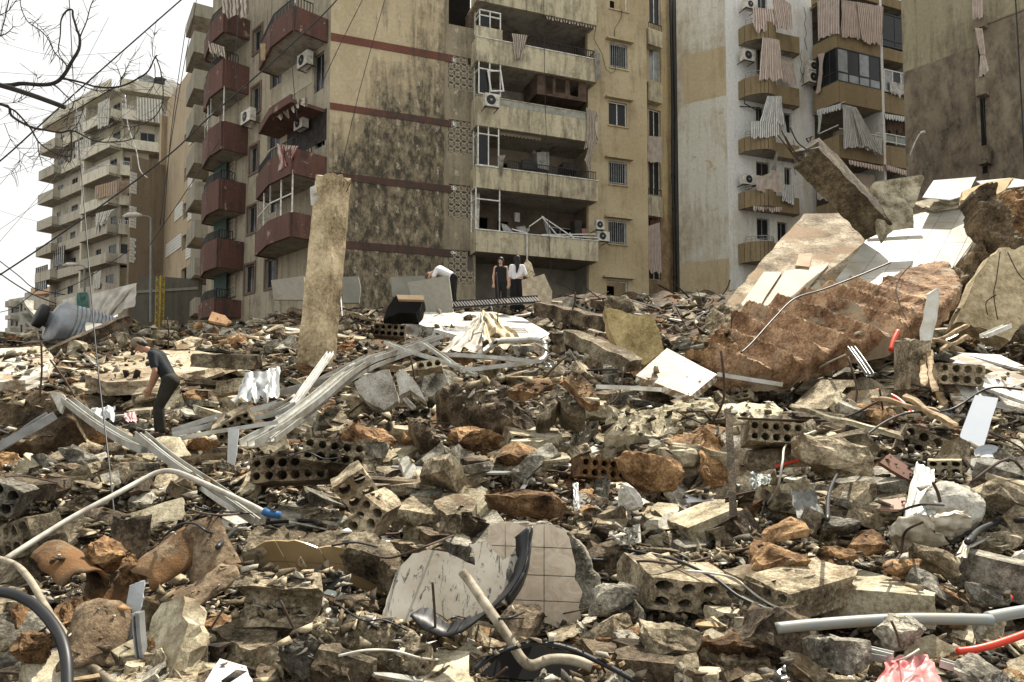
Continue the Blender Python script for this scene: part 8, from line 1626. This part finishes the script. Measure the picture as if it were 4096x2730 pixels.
# wires lying about on the rubble
for i in range(30):
    px, py = rnd.uniform(0, 4096), 1250 + 1400 * rnd.random() ** .9; a = rnd.uniform(-.5, .5) + (math.pi if rnd.random() < .5 else 0); P = []; L = rnd.uniform(60, 130)
    for k in range(rnd.randint(3, 6)):
        h = cast(px, py)
        if h and h[0].y < 32: P.append(h[0] + Vector((0, -.05, rnd.uniform(.02, .09))))
        px += math.cos(a) * L; py += math.sin(a) * L * .5; a += rnd.uniform(-.4, .4)
    if len(P) < 3 or max(abs(P[j + 1].y - P[j].y) for j in range(len(P) - 1)) > 2.5: continue
    cc_ = rnd.choice(('black', 'black', 'rebar', 'ac')); q = proj(P[1]); l = f"{dict(black='thin black', rebar='thin rusty', ac='pale')[cc_]} {'curling' if rnd.random() < .5 else 'sagging'} cable {phrase_for(q[0], q[1], P[1].y)}"
    MB().tube(spl(P, 5), rnd.uniform(.003, .0055) * (1 + P[0].y / 9), 5).obj('cable', T[cc_], None, label=' '.join(l.split()[:16]), cat='cable', group='cables lying on the rubble', smooth=True)
for pts, r, m, lab in ((((3380, 1420), (3280, 1470), (3150, 1560)), .012, 'ac', 'white cable looping from the clay pier down to the left'), (((3260, 1725), (3150, 1775), (3130, 1850), (3110, 1950), (3060, 2030)), .009, 'ac', 'white cable hanging across the long strip of joined blocks'),
        (((4090, 1560), (3950, 1555), (3800, 1640), (3620, 1655), (3480, 1730), (3380, 1850), (3320, 1960), (3310, 2080)), .012, 'black', 'long black cable drooping across the right side rubble'), (((4110, 2080), (4000, 2090), (3920, 2120), (3870, 2170)), .02, 'black', 'thick black cable arching behind the wrapped sack at right'),
        (((2430, 2180), (2560, 2210), (2700, 2240), (2850, 2310), (2960, 2390), (3100, 2450)), .009, 'black', 'thin black cable over the large hollow block in the foreground'), (((2370, 2240), (2450, 2240), (2540, 2215)), .01, 'black', 'short black cable right of the cream tiled wall piece'), (((870, 2190), (960, 2110), (1100, 2090), (1240, 2085), (1275, 2100)), .014, 'black', 'black cable emerging by the flower-tiled wall piece'),
        (((2050, 1480), (2200, 1490), (2400, 1480), (2570, 1478)), .02, 'black', 'black cable stretched level left of the peeling board'), (((3690, 2090), (3620, 2130), (3600, 2220), (3540, 2270)), .008, 'rebar', 'reddish wire curling down over the white plastic bag')):
    P = []
    for x, y in pts:
        h = cast(x, y)
        if h: P.append(h[0] + Vector((0, -.1, .08)))
    f = mono(P); P = [W(x, y, float(q) - .1) for (x, y), q in zip(pts, f)] if len(P) == len(pts) else P
    MB().tube(spl(P, 6), r, 6).obj('cable', T[m], None, label=lab, cat='cable', smooth=True)
for (x0, y0, x1, y1, r) in ((160, 1590, 165, 1370, .012), (300, 1590, 200, 1440, .012), (672, 1400, 668, 1270, .02), (640, 1400, 700, 1320, .014), (2890, 1180, 2920, 1120, .03), (2290, 1240, 2300, 1170, .02), (3760, 2010, 3730, 1930, .012), (1740, 2640, 1730, 2330, .007), (3600, 2590, 3565, 2485, .006), (1990, 1290, 1985, 1090, .012)):
    h = cast(x0, y0); d = (h[0].y if h else 15) - .1; MB().tube(spl([W(x0, y0, d), W((x0 + x1) / 2 + 5, (y0 + y1) / 2, d), W(x1, y1, d)]), r, 5).obj('rebar', T['rebar'], None, label=f"upright rusty bar {phrase_for(x1, y1, d)}", cat='rebar', group='upright bars in the rubble', smooth=True)
for i in range(70):
    x, y = rnd.uniform(1050, 3000), rnd.uniform(1150, 1330); h = cast(x, y)
    if not h or h[2] is not go: continue
    L = rnd.uniform(.6, 1.8); a = rnd.uniform(0, 3.14); v = Vector((math.cos(a), rnd.uniform(-.5, .5), rnd.uniform(.0, .5))).normalized() * L; m_ = rnd.choice(('iron', 'iron', 'steel', 'frame'))
    MB().bar(h[0] - v * .4, h[0] + v * .6 + Vector((0, 0, .15)), rnd.uniform(.03, .1), .03).obj('metal_bar', T[m_], None, label=' '.join(f"{dict(iron='black', steel='grey', frame='white')[m_]} {'long' if L > 1.2 else 'short'} metal bar far up the mound {phrase_for(x, y, h[0].y)}".split()[:16]), cat='metal bar', group='metal bars on the far ridge')
# ============================================================ overhead wires
def wire(pts, r, m, lab, sag=0):
    P = spl([W(*p) for p in pts], 6); MB().tube(P, r, 6).obj('overhead_wire', m, None, label=lab, cat='wire', group='overhead wires', smooth=True)
mW = T['black']; mWf = simple('faded_wire', (.22, .23, .23), .8)
wire([(1420, -120, 17), (1340, 9, 16.5), (1114, 226, 16), (836, 470, 15.5), (679, 618, 15), (400, 827, 14.5), (0, 1100, 14), (-300, 1270, 13.5)], .015, mW, 'thick black overhead wire sagging from the top of the red balconies to the left edge')
wire([(262, -80, 8), (277, 0, 8), (292, 300, 7.8), (303, 428, 7.6), (335, 803, 7.2), (384, 1400, 6.4), (430, 1800, 5.8), (462, 2110, 5.1)], .006, mW, 'thin black wire hanging straight down at the left to the clay shards')
wire([(800, -60, 22), (725, 0, 22), (355, 325, 21), (140, 520, 20), (0, 645, 20), (-200, 800, 20)], .02, mW, 'straight grey-black wire crossing the sky behind the branches')
wire([(-100, 1010, 20), (0, 1095, 20), (120, 1172, 20), (225, 1215, 21)], .018, mW, 'black wire ending at the fallen water tank'); wire([(-60, 1000, 24), (70, 1100, 24), (140, 1155, 24), (260, 1180, 25)], .016, mW, 'thin wire above the far collapsed house')
wire([(500, 380, 30), (512, 500, 30), (545, 600, 29.5), (560, 680, 29), (590, 712, 29)], .022, T['frame'], 'pale frayed cable hanging before the cream apartment block')
for i, (a, b) in enumerate((((1545, -20), (1358, 709)), ((1460, -20), (1290, 330)), ((790, -20), (640, 900)), ((745, 100), (655, 900)), ((0, 1250), (150, 1160)), ((520, 1000), (200, 1180)), ((880, 560), (600, 980)), ((1180, 0), (1190, 480)), ((962, 0), (955, 420)))):
    m = ((a[0] + b[0]) / 2 - 15, (a[1] + b[1]) / 2 + 25); wire([(*a, 28), (*m, 28), (*b, 28)], .014, mW, ('wire slanting over the end wall of the tan block', 'short wire slanting over the top left of the end wall', 'wire falling beside the concrete box balconies', 'second wire near the concrete box balconies', 'short wire at the far left above the collapsed house', 'pale wire sagging before the cream block', 'wire rising from the lamp to the red balconies', 'thin wire hanging between the top corner balconies', 'thin wire in front of the highest left red balcony')[i])
for i in range(12):
    y0 = 150 + i * 75; x1 = 380 + (i * 137) % 260; y1 = 60 + (i * 211) % 560
    wire([(-60, y0 + 60, 40), (x1 * .5, (y0 + y1) / 2 + 55, 40), (x1, y1, 40)] if i % 3 else [(-60, y0, 45), (200, y0 + 70, 45), (480, y0 + 60, 45)], .011, mWf, f"{ORD[i] if i < 10 else 'eleventh' if i == 10 else 'lowest'} faint wire from the top in the left part of the sky" if i else 'topmost faint wire in the left part of the sky')
# ============================================================ bare tree reaching in from the left
tr_ = empty('bare_tree', W(-900, 1850, 6.3), 'bare dark tree reaching in with thin branches from outside the left edge', 'tree'); mBk_ = simple('dark_bark', (.035, .028, .024), .9, var=.5, scale=20)
def bp(pts, d=6.2, k=2.24): return [(x / k, y / k, d) for x, y in pts]
tp = spl([W(-900, 2100, 6.3), W(-880, 1500, 6.3), W(-800, 900, 6.25), W(-700, 400, 6.2), W(-640, -200, 6.2)], 6); MB().tube(tp, [.16 - .004 * i for i in range(len(tp))], 10).obj('trunk', mBk_, tr_, smooth=True)
BR = [([(-1700, 900), (-800, 800), (0, 768), (290, 755), (460, 740), (540, 700), (620, 610), (690, 480), (710, 330), (690, 260), (662, 150), (655, 90), (600, 95), (550, 180), (535, 330), (540, 480), (600, 590)], .020, .003), ([(710, 330), (780, 180), (832, 0), (850, -60)], .006, .003),
      ([(540, 710), (720, 745), (860, 780), (1000, 782), (1180, 740), (1300, 660), (1380, 530), (1415, 490)], .010, .005), ([(1405, 510), (1450, 680), (1465, 800), (1440, 960), (1360, 1060), (1200, 1130), (1080, 1120), (1010, 1060)], .006, .002), ([(1380, 560), (1385, 720), (1330, 850)], .005, .002),
      ([(460, 750), (600, 860), (665, 910), (740, 870)], .006, .003), ([(665, 910), (660, 960), (610, 1030), (585, 1160)], .005, .002), ([(740, 900), (750, 1010), (700, 1130), (640, 1180)], .004, .002), ([(-1650, 1150), (-700, 1000), (0, 930), (100, 1050), (240, 1120), (400, 1170), (530, 1190), (640, 1180), (780, 1240), (930, 1280), (1070, 1265), (1205, 1235)], .014, .004),
      ([(20, 935), (150, 1020), (240, 1110), (330, 1260), (480, 1370), (560, 1400), (640, 1410)], .009, .004), ([(330, 1260), (350, 1380), (380, 1480)], .005, .003), ([(640, 1180), (645, 1300), (640, 1450), (560, 1420)], .008, .003), ([(540, 1190), (560, 1290), (520, 1400)], .004, .002), ([(185, -50), (190, 100), (240, 190), (350, 270), (450, 390), (520, 500), (620, 610)], .004, .005), ([(240, 170), (320, 200), (400, 300), (480, 420)], .003, .002),
      ([(-200, 420), (0, 325), (60, 290), (110, 230)], .006, .003), ([(-200, 250), (0, 135), (80, 90), (150, 0)], .004, .003), ([(85, -20), (40, 180), (0, 320)], .005, .004), ([(40, 1120), (100, 1250), (190, 1350), (300, 1450)], .003, .002), ([(190, 1350), (170, 1470), (100, 1560)], .003, .002), ([(560, 700), (620, 740), (800, 800), (930, 815), (1070, 770)], .006, .003), ([(1075, 755), (1085, 690), (1035, 570)], .006, .002), ([(1090, 700), (1130, 640), (1165, 530)], .004, .002), ([(1300, 300), (1380, 360), (1385, 310)], .003, .002), ([(1380, 360), (1375, 500)], .003, .003), ([(0, 920), (150, 910), (270, 830), (330, 740), (320, 660)], .003, .002)]
tw = MB(); rt = random.Random(17)
for pts, r0, r1 in BR:
    P = spl([W(*p) for p in bp(pts)], 4); n = len(P); P = [p + nz(p, 5, 1) * .02 for p in P]
    MB().tube(P, [r0 + (r1 - r0) * i / (n - 1) for i in range(n)], 6).obj('branch', mBk_, tr_, smooth=True)
    for i in range(3, n):
        if P[i].x / P[i].y < -.75: continue
        for _ in range(2 if r0 < .013 else 1):
            if rt.random() < .55:
                d = (P[i] - P[i - 1]).normalized(); a = rt.choice((-1, 1)) * rt.uniform(.5, 1.1); v = Vector((d.x * math.cos(a) - d.z * math.sin(a), rt.uniform(-.4, .4), d.x * math.sin(a) + d.z * math.cos(a))).normalized(); L = rt.uniform(.04, .17); q = P[i] + v * L + Vector((0, 0, rt.uniform(-.03, .03)))
                tw.tube([P[i], P[i].lerp(q, .5) + nz(P[i], 9, 2) * .02, q], [.0028, .002, .001], 4)
                if rt.random() < .6: v2 = (v + Vector((rt.uniform(-.7, .7), 0, rt.uniform(-.7, .7)))).normalized(); s0 = P[i].lerp(q, rt.uniform(.3, .8)); tw.tube([s0, s0 + v2 * L * .6], [.0018, .0009], 4)
tw.obj('twigs', mBk_, tr_, kind='stuff'); P = [W(*p) for p in bp([(-500, 640), (0, 765), (300, 860), (580, 962)], 6.0)]
MB().tube(spl(P, 4), .021, 8).obj('cut_limb', mBk_, tr_, smooth=True)
MB().tube([W(-950, 900, 6.3), P[0]], .03, 8).obj('cut_limb_base', mBk_, tr_, smooth=True)
# look-alike labels are told apart by their order from left to right
D_ = defaultdict(list)
for o in sc.objects:
    if o.parent is None and o.get('label') and o.get('group'): D_[o['label']].append(o)
for l, os_ in D_.items():
    if len(os_) < 2: continue
    def cx(o):
        if o.type == 'MESH': v = o.matrix_world @ (sum((Vector(c) for c in o.bound_box), Vector()) / 8); return proj(v)[0]
        return proj(o.location)[0]
    os_.sort(key=cx); n = len(os_)
    for i, o in enumerate(os_): o['label'] = ' '.join(((('left ' if i == 0 else 'right ') if n == 2 else ('leftmost ' if i == 0 else 'rightmost ' if i == n - 1 else ORD[min(i, 9)] + ' from left ')) + l).split()[:16])
